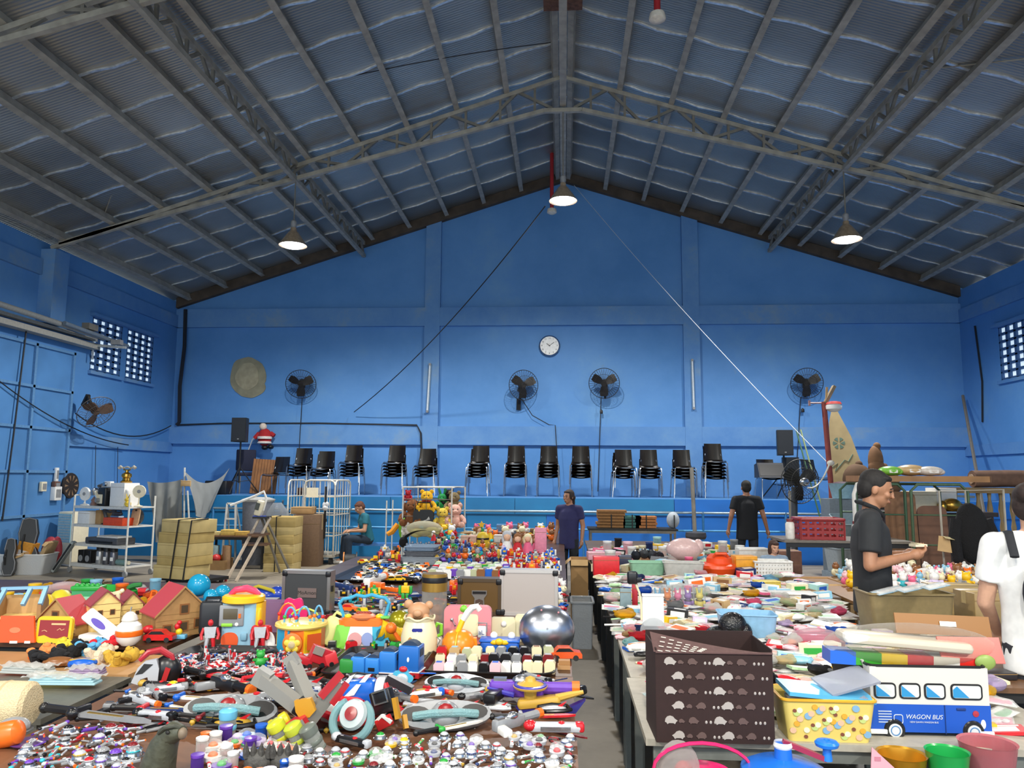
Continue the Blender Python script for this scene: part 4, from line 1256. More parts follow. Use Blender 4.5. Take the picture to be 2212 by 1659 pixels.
# cable reel
p = at(752, 1243, 0)
t = T('cable_reel', 'orange and black cable reel standing on the floor', 'cable reel', (p.x, p.y + .1, 0), .25)
for s in (-1, 1):
 P(t, 'flange', mat('#c77a2a' if s < 0 else '#2a2522', .5), TR(L([(.0, -.01), (.19, -.01), (.19, .01), (0, .01)], 24), (s * .11, 0, .2), rot=(0, PI / 2, 0)))
P(t, 'wound_cable', M_DARK, TR(L([(.06, -.1), (.15, -.1), (.155, -.05), (.15, 0), (.155, .05), (.15, .1), (.06, .1)], 24), (0, 0, .2), rot=(0, PI / 2, 0)))
P(t, 'stand', M_STEELD, U([(-.15, .1, .01), (-.13, 0, .2), (-.15, -.1, .01)], .01, 6), U([(.15, .1, .01), (.13, 0, .2), (.15, -.1, .01)], .01, 6), bar((-.15, -.1, .01), (.15, -.1, .01), .02))
# rack of soft toys
p = at(868, 1200, 0)
RK = (ay(868, 1190, 12.9).x, 12.9, 0)
t = T('wire_rack', 'white wire rack stuffed with soft toys before the stage', 'rack', RK, -.04)
w, d, z1 = .95, .6, 1.53
for (x, y) in ((0, 0), (w - .12, 0), (.12, d), (w, d)):
 P(t, 'post', M_WHITEMETAL, C((x, y, 0), (x, y, z1), .013))
P(t, 'top_frame', M_WHITEMETAL, U([(0, 0, z1), (w - .12, 0, z1), (w, d, z1), (.12, d, z1)], .012, 6, closed=True))
for z in (1.33, 1.05, .72):
 P(t, 'wire_shelf' if z < 1 else 'wire_rail', M_STEELD, U([(0, 0, z), (w - .12, 0, z), (w, d, z), (.12, d, z)], .007, 5, closed=True))
P(t, 'wire_mesh', M_STEELD, *[C((x, -.005, .72), (x, -.005, z1), .004, n=5) for x in (.2, .4, .62)], *[C((.03 + (w - .15) * k / 9, 0, .72), (.12 + (w - .12) * k / 9, d, .72), .004, n=5) for k in range(10)])
# ------------------------------------------------------------------ people
def fuse(name, shapes, m, root, vox=.01, smooth=6, label=None):
 """melt overlapping volumes into one continuous skin"""
 me = mesh(name, shapes, m)
 o = bpy.data.objects.new(name, me)
 COL.objects.link(o)
 a = o.modifiers.new('r', 'REMESH')
 a.mode = 'VOXEL'
 a.voxel_size = vox
 b = o.modifiers.new('s', 'SMOOTH')
 b.factor = .5
 b.iterations = smooth
 dg = bpy.context.evaluated_depsgraph_get()
 ne = bpy.data.meshes.new_from_object(o.evaluated_get(dg))
 bpy.data.objects.remove(o)
 ne.polygons.foreach_set('use_smooth', [True] * len(ne.polygons))
 ne.materials.clear()
 ne.materials.append(m)
 n = bpy.data.objects.new(name, ne)
 COL.objects.link(n)
 n.parent = root
 if label:
  n['label'] = label
 return n
def cap(a, b, r0, r1, flat=1.0):
 a, b = Vector(a), Vector(b)
 pts = [a.lerp(b, k / 4) for k in range(5)]
 return [U(pts, [r0 + (r1 - r0) * k / 4 for k in range(5)], 12), S(a, r0, 12, 8), S(b, r1, 12, 8)]
def hand(w, e, sgn, up, curl=.5):
 """palm and five fingers continuing from the wrist w, coming from elbow e; up: back-of-hand direction"""
 w, e = Vector(w), Vector(e)
 d = (w - e).normalized()
 up = Vector(up)
 up = (up - d * up.dot(d)).normalized()
 s = d.cross(up) * sgn
 sh = [S(w + d * .045, (.038, .038, .038), 10, 8), S(w + d * .07, (.034, .034, .034), 10, 8)] + cap(w, w + d * .05, .026, .03)
 for i, (off, ln) in enumerate(((-.030, .062), (-.011, .075), (.010, .070), (.028, .055))):
  b = w + d * .085 + s * off
  k1 = b + (d * math.cos(curl * .6) - up * math.sin(curl * .6)) * ln * .55
  k2 = k1 + (d * math.cos(curl * 1.6) - up * math.sin(curl * 1.6)) * ln * .5
  sh += cap(b - d * .02, k1, .0098, .009) + cap(k1, k2, .009, .0075)
 b = w + d * .03 - s * .03
 k1 = b + (d * .6 - s * .6 - up * .3).normalized() * .045
 sh += cap(b, k1, .0125, .0105) + cap(k1, k1 + (d * .9 - s * .1 - up * .3).normalized() * .03, .0105, .008)
 return sh
def person(label, loc, rz, h, skin, hair, top, bottom, shoe='#2a2a2a', J=None, headrot=(0, 0, 0), vox=.010, hairstyle='short', sleeve=.55, hem=.80, seated=False, wide=1.0, collar=None, curl=.5):
 t = T('person', label, 'person', loc, rz, sc=h / 1.75)
 D = dict(hipL=(.09, 0, .92), hipR=(-.09, 0, .92), kneeL=(.105, -.015, .50), kneeR=(-.105, -.015, .50), ankL=(.11, .02, .08), ankR=(-.11, .02, .08), toeL=(.12, -.15, .035), toeR=(-.12, -.15, .035),
    shL=(.185, .01, 1.425), shR=(-.185, .01, 1.425), elL=(.235, .04, 1.14), elR=(-.235, .04, 1.14), wrL=(.25, -.04, .90), wrR=(-.25, -.04, .90), pel=(0, 0, .95), chest=(0, 0, 1.26), neck=(0, .01, 1.47), head=(0, -.015, 1.63),
    upL=(1, 0, 0), upR=(-1, 0, 0))
 D.update(J or {})
 V = {k: Vector(v) for k, v in D.items()}
 sk = mat(skin, .5, 0, .06, 30)
 hr = Euler(headrot).to_matrix()
 def hp(x, y, z):
  return V['head'] + hr @ Vector((x, y, z))
 def hs(c, r, n=14, m=10):
  v, f = S(c, r, n, m)
  v = v @ np.array(hr).T + np.array(V['head'])
  return (v, f)
 body = [hs((0, .008, .018), (.076, .096, .098), 20, 14), hs((0, -.022, -.050), (.058, .066, .066), 16, 12), hs((0, -.055, -.085), (.028, .026, .024)), hs((0, -.082, .022), (.045, .018, .016)),
   hs((.036, -.066, -.022), (.026, .022, .024)), hs((-.036, -.066, -.022), (.026, .022, .024)), hs((0, -.098, -.012), (.011, .014, .024)), hs((0, -.106, -.026), (.017, .014, .011)), hs((0, -.088, -.058), (.024, .012, .007)), hs((0, -.085, -.068), (.02, .012, .006)),
   hs((.077, .012, -.012), (.010, .020, .030)), hs((-.077, .012, -.012), (.010, .020, .030))]
 body += cap(V['neck'] - Vector((0, 0, .06)), V['head'] + hr @ Vector((0, .02, -.05)), .060, .052)
 w = wide
 body += [S(V['chest'], (.165 * w, .105, .19), 18, 12), S(V['chest'].lerp(V['pel'], .6), (.145 * w, .10, .16), 18, 12), S(V['pel'], (.16 * w, .11, .12), 18, 12)]
 body += cap(V['shL'], V['neck'], .062, .05) + cap(V['shR'], V['neck'], .062, .05)
 for s in 'LR':
  sg = 1 if s == 'L' else -1
  body += cap(V['sh' + s], V['el' + s], .052, .041) + cap(V['el' + s], V['wr' + s], .041, .027)
  body += hand(V['wr' + s], V['el' + s], sg, V['up' + s], curl)
  body += cap(V['hip' + s], V['knee' + s], .085, .060) + cap(V['knee' + s], V['ank' + s], .058, .038) + cap(V['ank' + s], V['toe' + s], .038, .03)
 fuse('body', body, sk, t, vox * .75, 4)
 # eyes and brows
 for sx in (-1, 1):
  e = hp(sx * .031, -.083, .004)
  o = P(t, 'eye', M_DARK, S(e, (.012, .008, .0045), 10, 8))
  P(t, 'eyebrow', mat(hair, .8), U([hp(sx * .015, -.093, .024), hp(sx * .032, -.09, .029), hp(sx * .05, -.076, .022)], .004, 6))
 P(t, 'mouth', mat('#8a4f46', .6), U([hp(-.022, -.092, -.063), hp(0, -.1, -.064), hp(.022, -.092, -.063)], .0035, 6))
 # hair
 hm = mat(hair, .75, 0, .3, 60)
 hsx = [hs((0, .025, .045), (.084, .094, .084), 18, 12), hs((0, .055, .0), (.080, .065, .085), 18, 12), hs((0, -.028, .082), (.066, .05, .026), 14, 10)]
 if hairstyle == 'short':
  hsx += [hs((.062, .012, .04), (.018, .045, .045)), hs((-.062, .012, .04), (.018, .045, .045))]
 if hairstyle in ('bun', 'tail'):
  hsx += [hs((0, .115, .06 if hairstyle == 'bun' else -.02), (.05, .045, .05)), hs((.068, .0, .01), (.018, .05, .06)), hs((-.068, .0, .01), (.018, .05, .06))]
 if hairstyle == 'tail':
  hsx += [hs((0, .12, -.09), (.03, .03, .09))]
 if hairstyle == 'long':
  hsx += [hs((.065, .02, -.04), (.025, .06, .11)), hs((-.065, .02, -.04), (.025, .06, .11)), hs((0, .07, -.06), (.07, .04, .12)), hs((0, -.065, .075), (.06, .03, .03))]
 fuse('hair', hsx, hm, t, vox * .8, 3)
 # shirt
 g = .016
 hz = hem
 pel, ch = V['pel'], V['chest']
 low = pel + (ch - pel).normalized() * (hz - .95)
 sp = [low, pel, pel.lerp(ch, .5), ch, ch + (V['neck'] - ch) * .55, V['neck'] - Vector((0, 0, .035))]
 sh = [U(sp, [.122, .120, .116, .126, .112, .07], 24, flat=1.5 * w), S(V['neck'] - Vector((0, 0, .05)), (.10, .07, .05), 14, 8)]
 sh += cap(V['shL'] - Vector((.012, 0, .0)), V['neck'] - Vector((0, 0, .02)), .070, .068) + cap(V['shR'] + Vector((.012, 0, 0)), V['neck'] - Vector((0, 0, .02)), .070, .068)
 for s in 'LR':
  q = V['sh' + s].lerp(V['el' + s], sleeve)
  pts = [V['sh' + s].lerp(q, k / 3) for k in range(4)]
  sh += [S(V['sh' + s], .072, 14, 10), U(pts, [.072, .072, .07, .07], 14)]
 fuse('shirt', sh, mat(top, .85, 0, .08, 18), t, vox, 14)
 if collar:
  P(t, 'collar', mat(collar, .85), U([(.062, -.035, 1.505), (.068, .03, 1.535), (0, .075, 1.545), (-.068, .03, 1.535), (-.062, -.035, 1.505), (0, -.085, 1.455)], .015, 8, closed=True, flat=.7))
 pt = [S(V['pel'], (.165 * w + .008, .115, .13), 18, 12)]
 for s in 'LR':
  pt += cap(V['hip' + s], V['knee' + s], .092, .074) + cap(V['knee' + s], V['ank' + s] + Vector((0, 0, .02)), .072, .062)
 fuse('trousers', pt, mat(bottom, .85, 0, .12, 25), t, vox, 4)
 for s in 'LR':
  a, b_ = V['ank' + s], V['toe' + s]
  fuse('shoe', cap(a - Vector((0, -.03, .035)), b_, .045, .038) + cap(a, a - Vector((0, 0, .03)), .048, .048), mat(shoe, .6), t, vox, 3)
 return t
# man in black polo, profile to the right, holding papers
MP = ay(1882, 1200, 5.35)
person('man in a black polo shirt looking down at papers in his hands', (MP.x, 5.35, 0), math.radians(74), 1.775, '#a8785a', '#1d1a19', '#26282b', '#5f7b9a', J=dict(
 elL=(.25, .03, 1.16), wrL=(.09, -.20, 1.205), elR=(-.25, .03, 1.16), wrR=(-.06, -.22, 1.21), upL=(0, -.3, -1), upR=(0, -.3, -1), head=(0, -.05, 1.63), neck=(0, -.005, 1.47)), headrot=(.28, 0, 0), vox=.008, sleeve=.72, hem=.84, wide=1.08, collar='#1f2124', curl=.9)
q = Vector((MP.x + .27, 5.27, 1.285))
t = T('paper_stack', 'small stack of cream papers held by the man in the black polo', 'papers', q, .3)
P(t, 'sheets', M_CREAM, B((0, 0, .008), (.09, .06, .016)))
P(t, 'top_sheet', mat('#d9cfa8', .6), B((.01, .005, .018), (.08, .055, .003), rot=(.05, .08, .1)))
# woman in white at the right edge
WP = ay(2238, 1200, 4.15)
person('woman in a white T-shirt with a dark bun, reaching down at the right edge', (WP.x, 4.15, 0), math.radians(160), 1.70, '#c79a80', '#2a1d1a', '#e8e8e6', '#2c2c33', J=dict(
 shR=(-.185, .01, 1.425), elR=(-.22, -.05, 1.12), wrR=(-.14, -.20, .92), elL=(.24, -.02, 1.12), wrL=(.17, -.2, .95), head=(0, -.03, 1.63)), headrot=(.12, 0, -.35), vox=.008, hairstyle='bun', sleeve=.62, hem=.78)
t = T('backpack', 'black backpack worn by the woman in the white T-shirt', 'backpack', (WP.x, 4.15, 0), math.radians(160), sc=1.70 / 1.75)
P(t, 'pack', mat('#22242b', .8), S((-.02, .17, 1.2), (.12, .06, .17), 18, 12))
P(t, 'strap', mat('#1c1e24', .8), U([(.12, .16, 1.38), (.125, .06, 1.50), (.125, -.05, 1.49), (.12, -.13, 1.38), (.13, -.1, 1.15)], .022, 8, flat=.5))
P(t, 'strap', mat('#1c1e24', .8), U([(-.10, .16, 1.38), (-.115, .06, 1.50), (-.115, -.05, 1.49), (-.11, -.13, 1.38), (-.12, -.1, 1.15)], .022, 8, flat=.5))
# man seen from behind at the stage rail
q = ay(1613, 1100, 12.9)
person('man in a black T-shirt seen from behind, walking towards the stage railing', (q.x, 12.9, 0), PI, 1.68, '#9c6c52', '#17130f', '#15171c', '#20242c', J=dict(
 elL=(.27, .04, 1.15), wrL=(.31, -.0, .93), elR=(-.27, .04, 1.15), wrR=(-.33, .0, .93), kneeL=(.11, -.12, .52), ankL=(.11, .0, .08)), vox=.012, hem=.76, sleeve=.6)
# woman in navy in the aisle
q = ay(1229, 1120, 11.6)
person('woman in a navy T-shirt standing at the far end of the aisle between the tables', (q.x, 11.6, 0), math.radians(-28), 1.53, '#a5765a', '#2a1c16', '#2a2a55', '#1f242b', J=dict(
 elL=(.24, .05, 1.15), wrL=(.25, -.02, .92)), headrot=(.05, 0, -.25), vox=.012, hairstyle='tail', hem=.76, sleeve=.6)
# seated person by the stage
q = at(800, 1210, 0)
SEATP = (ay(795, 1180, 15.3).x, 15.3, 0)
person('person in a teal T-shirt sitting on a low bench before the stage, looking down', SEATP, math.radians(-62), 1.68, '#b08468', '#5a3424', '#1f6474', '#1c2a3a', '#d8d2c8', J=dict(
 hipL=(.09, 0, .48), hipR=(-.09, 0, .48), pel=(0, 0, .50), chest=(0, -.08, .80), neck=(0, -.12, 1.0), head=(0, -.20, 1.13), shL=(.18, -.10, .95), shR=(-.18, -.10, .95),
 kneeL=(.15, -.44, .52), kneeR=(-.13, -.46, .50), ankL=(.13, -.42, .08), ankR=(-.12, -.50, .08), toeL=(.14, -.58, .035), toeR=(-.13, -.66, .035), elL=(.24, -.14, .68), elR=(-.24, -.14, .68), wrL=(.08, -.38, .66), wrR=(-.06, -.40, .66), upL=(0, 0, 1), upR=(0, 0, 1)),
 headrot=(.55, 0, 0), vox=.012, hem=.90, seated=False, sleeve=.55)
t = T('bench', 'low blue bench under the seated person', 'bench', (SEATP[0] + .05, 15.42, 0), 0)
P(t, 'seat', mat('#3a6fae', .5), B((0, 0, .36), (1.1, .3, .05)))
for sx in (-1, 1):
 P(t, 'leg', M_STEELD, B((sx * .48, 0, .17), (.05, .26, .335)))
# child behind the toys
q = ay(1671, 1175, 8.45)
person('child with brown hair peeking over the goods behind the white mesh basket', (q.x, 8.45, 0), math.radians(8), 1.07, '#c0937a', '#3a221a', '#7f93a8', '#333845', headrot=(.2, 0, .1), vox=.014, hairstyle='long')
# ------------------------------------------------------------------ soft toys
def plush(label, loc, col, s=.2, rz=0, belly=None, ear='round', group='soft toys', lying=False, nose=True, scarf=None, cat='soft toy', z=None):
 """sitting or lying stuffed animal about s tall"""
 rot = (-1.25, 0, rz) if lying else (0, 0, rz)
 t = T('soft_toy', label, cat, loc, rot=rot, group=group, sc=s / .30)
 m = mat(col, .95, 0, .12, 40, .3)
 mb = mat(belly or col, .95, 0, .1, 40)
 P(t, 'body', m, S((0, 0, .085), (.085, .075, .095)), S((0, -.055, .08), (.055, .03, .06)))
 P(t, 'head', m, S((0, -.005, .215), (.082, .072, .075)))
 P(t, 'muzzle', mb, S((0, -.066, .200), (.035, .03, .026)), S((0, -.092, .208), (.010, .008, .008)) if nose else S((0, -.07, .2), .02))
 for sx in (-1, 1):
  if ear == 'round':
   P(t, 'ear', m, S((sx * .062, 0, .28), (.03, .018, .03)))
  elif ear == 'long':
   P(t, 'ear', m, U([(sx * .03, 0, .27), (sx * .045, 0, .33), (sx * .06, -.01, .38)], [.02, .024, .010], 8))
  elif ear == 'flop':
   P(t, 'ear', m, S((sx * .085, -.01, .20), (.02, .025, .055)))
  P(t, 'arm', m, U([(sx * .07, -.02, .14), (sx * .11, -.06, .10), (sx * .11, -.09, .07)], [.03, .028, .026], 8), S((sx * .11, -.09, .07), .027))
  P(t, 'leg', m, U([(sx * .05, -.03, .04), (sx * .08, -.10, .035)], [.042, .036], 8), S((sx * .082, -.11, .04), (.034, .024, .038)))
  P(t, 'eye', M_DARK, S((sx * .03, -.070, .232), .008))
 if scarf:
  P(t, 'scarf', mat(scarf, .9), TR(L([(.055, -.02), (.075, 0), (.055, .02)], 16, cap=False), (0, 0, .155)))
 return t
PROT = {}
def softball(label, loc, col, r, group, kind=0, rz=0, name='soft_toy', cat='soft toy'):
 """small round plush seen only as a few pixels: body with two ears"""
 key = ('sb', col, kind)
 if key not in PROT:
  t = T(name, label, cat, loc, rz, group, sc=r)
  m = mat(col, .95, 0, .15, 12)
  P(t, 'body', m, S((0, 0, .9), (1, .9, .9), 12, 8))
  if kind == 0:
   P(t, 'ear', m, S((-.6, 0, 1.7), .32, 8, 6))
   P(t, 'ear', m, S((.6, 0, 1.7), .32, 8, 6))
   P(t, 'muzzle', mat('#e8dcc8', .9), S((0, -.8, .85), (.4, .3, .3), 8, 6))
  elif kind == 1:
   P(t, 'head', mat('#e2b896', .9), S((0, -.2, 1.9), .62, 10, 8))
   P(t, 'hair', m, S((0, 0, 2.05), .66, 10, 8))
  else:
   P(t, 'foot', m, S((-.5, -.8, .35), (.35, .45, .3), 8, 6))
   P(t, 'foot', m, S((.5, -.8, .35), (.35, .45, .3), 8, 6))
  PROT[key] = t
  return t
 return dup(PROT[key], loc, rz, label, group, sc=r)
GR = 'soft toys in the white wire rack'
rk = lambda x, y, z: inframe((RK, -.04), x, y, z)
plush('yellow bear with a red scarf high in the wire rack', rk(.38, .12, 1.10), '#e0a91f', .38, .1, scarf='#8a1a20', group=GR)
plush('pale yellow dotted cushion bear lower right in the wire rack', rk(.66, .08, .84), '#d8b948', .36, .2, group=GR)
plush('brown long-legged bear at the left side of the wire rack', rk(.14, .12, .88), '#7a4a28', .46, -.1, group=GR, ear='flop')
plush('pink plush at the right side of the wire rack', rk(.86, .16, .86), '#d8a898', .40, .2, group=GR)
plush('green dinosaur plush behind the yellow bear in the rack', rk(.60, .35, 1.13), '#1f8a4a', .30, 0, ear='long', group=GR)
plush('black plush with round ears at the top of the wire rack', rk(.70, .40, 1.22), '#16161a', .28, 0, group=GR)
plush('olive brown plush with a hat in the top right of the rack', rk(.82, .30, 1.10), '#7a6a4a', .36, -.1, group=GR)
plush('small red plush at the top left of the wire rack', rk(.05, .15, 1.30), '#a81f2c', .18, 0, group=GR)
plush('orange plush low in the wire rack', rk(.22, .08, .735), '#d9622a', .20, 0, group=GR, ear='long')
plush('white plush dog low at the left of the wire rack', rk(.08, .05, .735), '#d8d0c8', .24, .2, group=GR, ear='flop')
plush('grey plush low at the middle of the wire rack', rk(.40, .06, .735), '#a09a94', .20, 0, group=GR)
plush('brown and pink plush low at the right of the wire rack', rk(.58, .05, .735), '#8f6a5c', .24, -.2, group=GR)
t = T('shoulder_bag', 'black shoulder bag with a silver swoosh-like stroke hanging in the wire rack', 'bag', rk(.36, .0, .90), -.04)
P(t, 'bag_body', M_BLACK, X(rrect(.34, .26, .06, (0, .13)), -.06, .04))
P(t, 'silver_stroke', mat('#b9b9b4', .4), X([(-.05, .06), (.12, .10), (.10, .15), (.06, .10)], -.063, -.06))
P(t, 'strap', M_DARK, U([(-.15, 0, .25), (-.1, 0, .38), (.1, 0, .38), (.15, 0, .25)], .012, 6))
# side rack with green jacket
p = ay(835, 1195, 13.6)
t = T('wire_stand', 'narrow white wire stand left of the soft toy rack', 'rack', (p.x - .02, 13.6, 0), -.05)
for (x, y) in ((0, 0), (.33, 0), (0, .4), (.33, .4)):
 P(t, 'post', M_WHITEMETAL, C((x, y, 0), (x, y, 1.28), .012))
P(t, 'wire_tier', M_STEELD, *[C((0, .4 * k / 5, z), (.33, .4 * k / 5, z), .004, n=5) for k in range(6) for z in (.3, 1.1)])
P(t, 'side_rail', M_WHITEMETAL, U([(0, 0, 1.1), (.33, 0, 1.1), (.33, .4, 1.1), (0, .4, 1.1)], .008, 5, closed=True))
t = T('jacket', 'lime green and orange jacket hung on the narrow wire stand', 'jacket', (p.x + .22, 13.55, .72), .2)
P(t, 'cloth', mat('#7fc83a', .8), S((.05, 0, .12), (.06, .05, .22)))
P(t, 'sleeve', mat('#e0921f', .8), U([(-.02, 0, .15), (-.12, -.02, .02), (-.2, -.02, -.02)], [.05, .05, .04], 8))
tub('clear tub standing at the foot of the narrow wire stand', (p.x + .16, 13.9, 0), (.3, .36, .34), clear('#dfe6ea', .35, .9), 0, name='storage_tub')
# ------------------------------------------------------------------ right back of the hall
p = ay(1795, 1110, 13.3)
t = T('red_post', 'tall rusty red post with a lamp at its top on the right', 'post', (p.x, 13.3, 0))
zt = ay(1795, 868, 13.3).z
P(t, 'post_pipe', mat('#8c4038', .6, .1, .2, 8), U([(.06, 0, 0), (.02, 0, 1.6), (-.04, 0, zt)], .045, 10))
P(t, 'top_board', mat('#8a7a62', .7), B((.06, 0, zt + .12), (.05, .1, .34), rot=(0, .5, 0)))
P(t, 'wood_stick', M_CARDL, bar((.0, 0, zt), (.02, 0, zt + .25), .03))
P(t, 'flood_lamp', M_WHITE, TR(L([(.05, .08), (.10, .06), (.13, 0), (.125, -.05), (.07, -.09), (0, -.10)], 22), (.10, -.06, zt - .08)), label='white and red round lamp head')
P(t, 'red_ring', mat('#b03a34', .5), TR(L([(.06, .06), (.11, .05), (.13, .01)], 22, cap=False), (.10, -.06, zt - .06)))
P(t, 'side_arm', mat('#b58a84', .5), C((-.28, 0, zt - .02), (0, 0, zt - .02), .012), B((-.28, 0, zt - .02), (.03, .03, .09)))
P(t, 'rope_knot', mat('#d8d4c8', .8), S((.02, -.03, 1.98), (.06, .06, .05)))
# big pointed board behind the post
b0 = ay(1843, 1040, 13.9)
zt = ay(1812, 880, 13.9).z
o = [(-.40, 0), (-.42, .8), (-.38, 1.3), (-.30, zt - .25), (-.24, zt), (-.15, zt - .05), (.05, zt - .5), (.20, zt - 1.0), (.28, zt - 1.6), (.30, 0)]
t = T('pointed_board', 'tall tan pointed board with a round emblem behind the red post', 'board', (b0.x - .02, 13.9, 0), rot=(-.06, 0, -.1))
P(t, 'board', mat('#a8946c', .8, 0, .12, 4), X(o, -.02, .02))
P(t, 'emblem', mat('#5c7466', .8), *[X([(-.16 + .10 * math.cos(a) * u, zt - .62 + .10 * math.sin(a) * u) for u, a in ((.25, q_), (1, q_ - .35), (1.05, q_), (1, q_ + .35))], -.024, -.02) for q_ in [2 * PI * k / 6 for k in range(6)]])
P(t, 'scribble', mat('#5c7466', .8), U([(-.3, -.022, zt - 1.05), (-.2, -.022, zt - .98), (-.25, -.022, zt - 1.12), (-.08, -.022, zt - .92), (-.02, -.022, zt - .95), (.06, -.022, zt - .82)], .008, 5))
for (dx, c_, lab) in ((-.62, '#2f5a3e', 'dark green stick leaning left of the red post'), (-.54, '#7a8a5a', 'yellow-green stick leaning left of the red post')):
 wire('long_stick', lab, 'stick', mat(c_, .6), [(p.x + dx + .55, 13.6, 1.0), (p.x + dx + .40, 14.3, 2.6)], .014)
# stand fan
p = ay(1728, 1040, 13.0)
t = T('stand_fan', 'big black floor fan on a stand before the stage at the right', 'fan', (p.x, 13.0, p.z), rot=(.05, 0, .35))
cage_fan(t, .36, mat('#3b3a36', .5, .3), mat('#2c2b28', .5, .2), 40)
P(t, 'motor_cap', M_CHROME, S((-.02, -.14, 0), (.09, .05, .07)))
P(t, 'stand_pole', mat('#3e434a', .5), C((-.02, .12, -.1), (-.02, .12, -p.z), .05), bar((-.25, .1, -p.z + .02), (.25, .2, -p.z + .02), .06))
t = T('dark_cable', 'white cord tied from the big floor fan to the red post', 'cord', (0, 0, 0))
P(t, 'cord', mat('#d6d2c6', .7), U(sag((p.x + .06, 12.8, p.z - .1), (ay(1790, 1012, 13.25).x, 13.22, 1.95), .12), .014, 6))
# red crate on a round-topped black table
p = ay(1780, 1168, 8.7)
zt = p.z
table('black folding table carrying the red crate', p.x - .42, p.x + .95, 8.7, 9.4, zt, mat('#6e665c', .4), M_BLACK)
crate('dark red plastic crate on the black folding table', (p.x + .02, 8.95, zt + .001), (.46, .34, .22), mat('#8f1f1f', .4), -.02, rows=3, cols=6)
for (dx, c_, h, lab) in ((.42, '#c9c6c0', .20, 'clear jar right of the red crate'), (.60, '#a8885e', .14, 'small brown pot right of the red crate'), (-.30, '#d8d4cc', .22, 'white bottle left of the red crate')):
 t = T('jar', lab, 'jar', (p.x + dx, 8.9, zt + .001))
 P(t, 'body', clear('#e8e8e4', .4, .85) if 'clear' in lab else mat(c_, .4), L([(.045, 0), (.05, .02), (.05, h * .75), (.035, h * .85)], 18))
 P(t, 'lid', mat('#7a3a3a', .5), L([(.036, h * .85), (.038, h), (.02, h)], 16))
for (dx, dy, w, h, lab, m) in ((-.35, .1, .5, .45, 'brown carton standing under the black folding table, left', M_CARD), (.12, .05, .55, .58, 'large brown carton under the black folding table, middle', M_CARDL), (.62, .1, .45, .30, 'brown carton under the black folding table, right', M_CARD)):
 carton(lab, (p.x + dx, 9.15 + dy, 0), (w, .4, h), .04, m)
p = at(1745, 1232, .45)
open_carton('open brown carton with flaps right of the white mesh basket', (ay(1745, 1200, 7.6).x, 7.7, 0), (.62, .5, .75), .05, M_CARD)
p = ay(1680, 1200, 9.3)
carton('pinkish brown box behind the child', (ay(1708, 1200, 9.9).x, 10.1, 0), (.3, .3, .82), 0, mat('#8c6658', .7))
# roll cages, boards and furniture at the far right
q = ay(1850, 1080, 9.6)
t = T('roll_cage', 'green metal roll cage holding brown panels behind the man in black', 'roll cage', (q.x, 9.6, 0), -.08)
M_GRN = mat('#3f5a42', .5, .3)
for (x0, x1, y) in ((.0, .55, 0), (.0, 1.2, .7), (.62, 1.25, .0)):
 P(t, 'hoop_panel', M_GRN if x0 == 0 else mat('#50664a', .5, .3), U([(x0, y, .05), (x0, y, 1.58), (x0 + .08, y, 1.66), (x1 - .08, y, 1.66), (x1, y, 1.58), (x1, y, .05)], .018, 8), *[C((x0, y, z), (x1, y, z), .010, n=6) for z in (.5, .95, 1.3)])
P(t, 'deck', M_STEELD, B((.62, .35, .12), (1.25, .72, .06)))
for (dx, w, h, c_, lab) in ((.62, .36, 1.42, '#7a5434', 'brown board standing in the green roll cage'), (.98, .34, 1.25, '#6a4630', 'darker brown rounded board beside it in the green cage'), (.25, .3, 1.2, '#4a3226', 'dark board hidden behind the man in the green cage')):
 a = inframe(((q.x, 9.6, 0), -.08), dx, .3, .15)
 t = T('wood_board', lab, 'board', a, rot=(-.08, 0, -.08))
 P(t, 'board', mat(c_, .6, 0, .2, 6), X(rrect(w, h, .08, (0, h / 2)), -.015, .015))
 P(t, 'edge_band', M_BROWNW, X([(-w / 2, h * .02), (w / 2, h * .02), (w / 2, h * .05), (-w / 2, h * .05)], -.017, .017))
a = inframe(((q.x, 9.6, 0), -.08), .75, .35, 1.69)
t = T('plank', 'long wooden plank shelf lying across the green roll cage top', 'plank', a, -.05)
P(t, 'board', mat('#9a6f42', .5, 0, .2, 5), B((.05, 0, .035), (1.5, .5, .07)))
P(t, 'end_strip', M_BROWNW, B((.81, 0, .035), (.012, .5, .072)))
for (dx, dy, s, c_, lab) in ((-.25, .0, (.14, .12, .06), '#7fc24a', 'green plastic bag on the long plank'), (.02, .05, (.18, .14, .07), '#c9a878', 'tan bag on the long plank'), (.22, -.02, (.16, .12, .06), '#d8cfc4', 'white and orange bag on the long plank')):
 t = T('plastic_bag', lab, 'bag', (a[0] + dx, a[1] + dy, a[2] + .071), 0)
 P(t, 'bag', mat(c_, .35), S((0, 0, s[2]), s), S((s[0] * .6, 0, s[2] * .8), (s[0] * .5, s[1] * .7, s[2] * .7)))
 P(t, 'fold', M_WHITE, B((0, -s[1] * .9, s[2] * .9), (s[0] * .7, .01, s[2] * .6)))
for (px, py, w, h, lab) in ((1215 + 770, 1058, .26, .24, 'cream box on the back shelf of the green roll cage'), (1215 + 818, 1055, .2, .28, 'white box on the back shelf of the green roll cage')):
 e = ay(px, py + 22, 10.6)
 carton(lab, (e.x, 10.6, 1.30), (w * 1.3, .3, h * 1.1), 0, M_CREAM if 'cream' in lab else M_WHITE, tape=False)
t = T('shelf_unit', 'dark brown shelf unit standing behind the green roll cage', 'shelf', (ay(2010, 1100, 10.8).x, 10.75, 0))
P(t, 'carcass', mat('#35241c', .5), B((0, 0, .62), (1.3, .5, 1.24)))
P(t, 'top_board', mat('#2a1d18', .5), B((0, 0, 1.27), (1.4, .55, .055)))
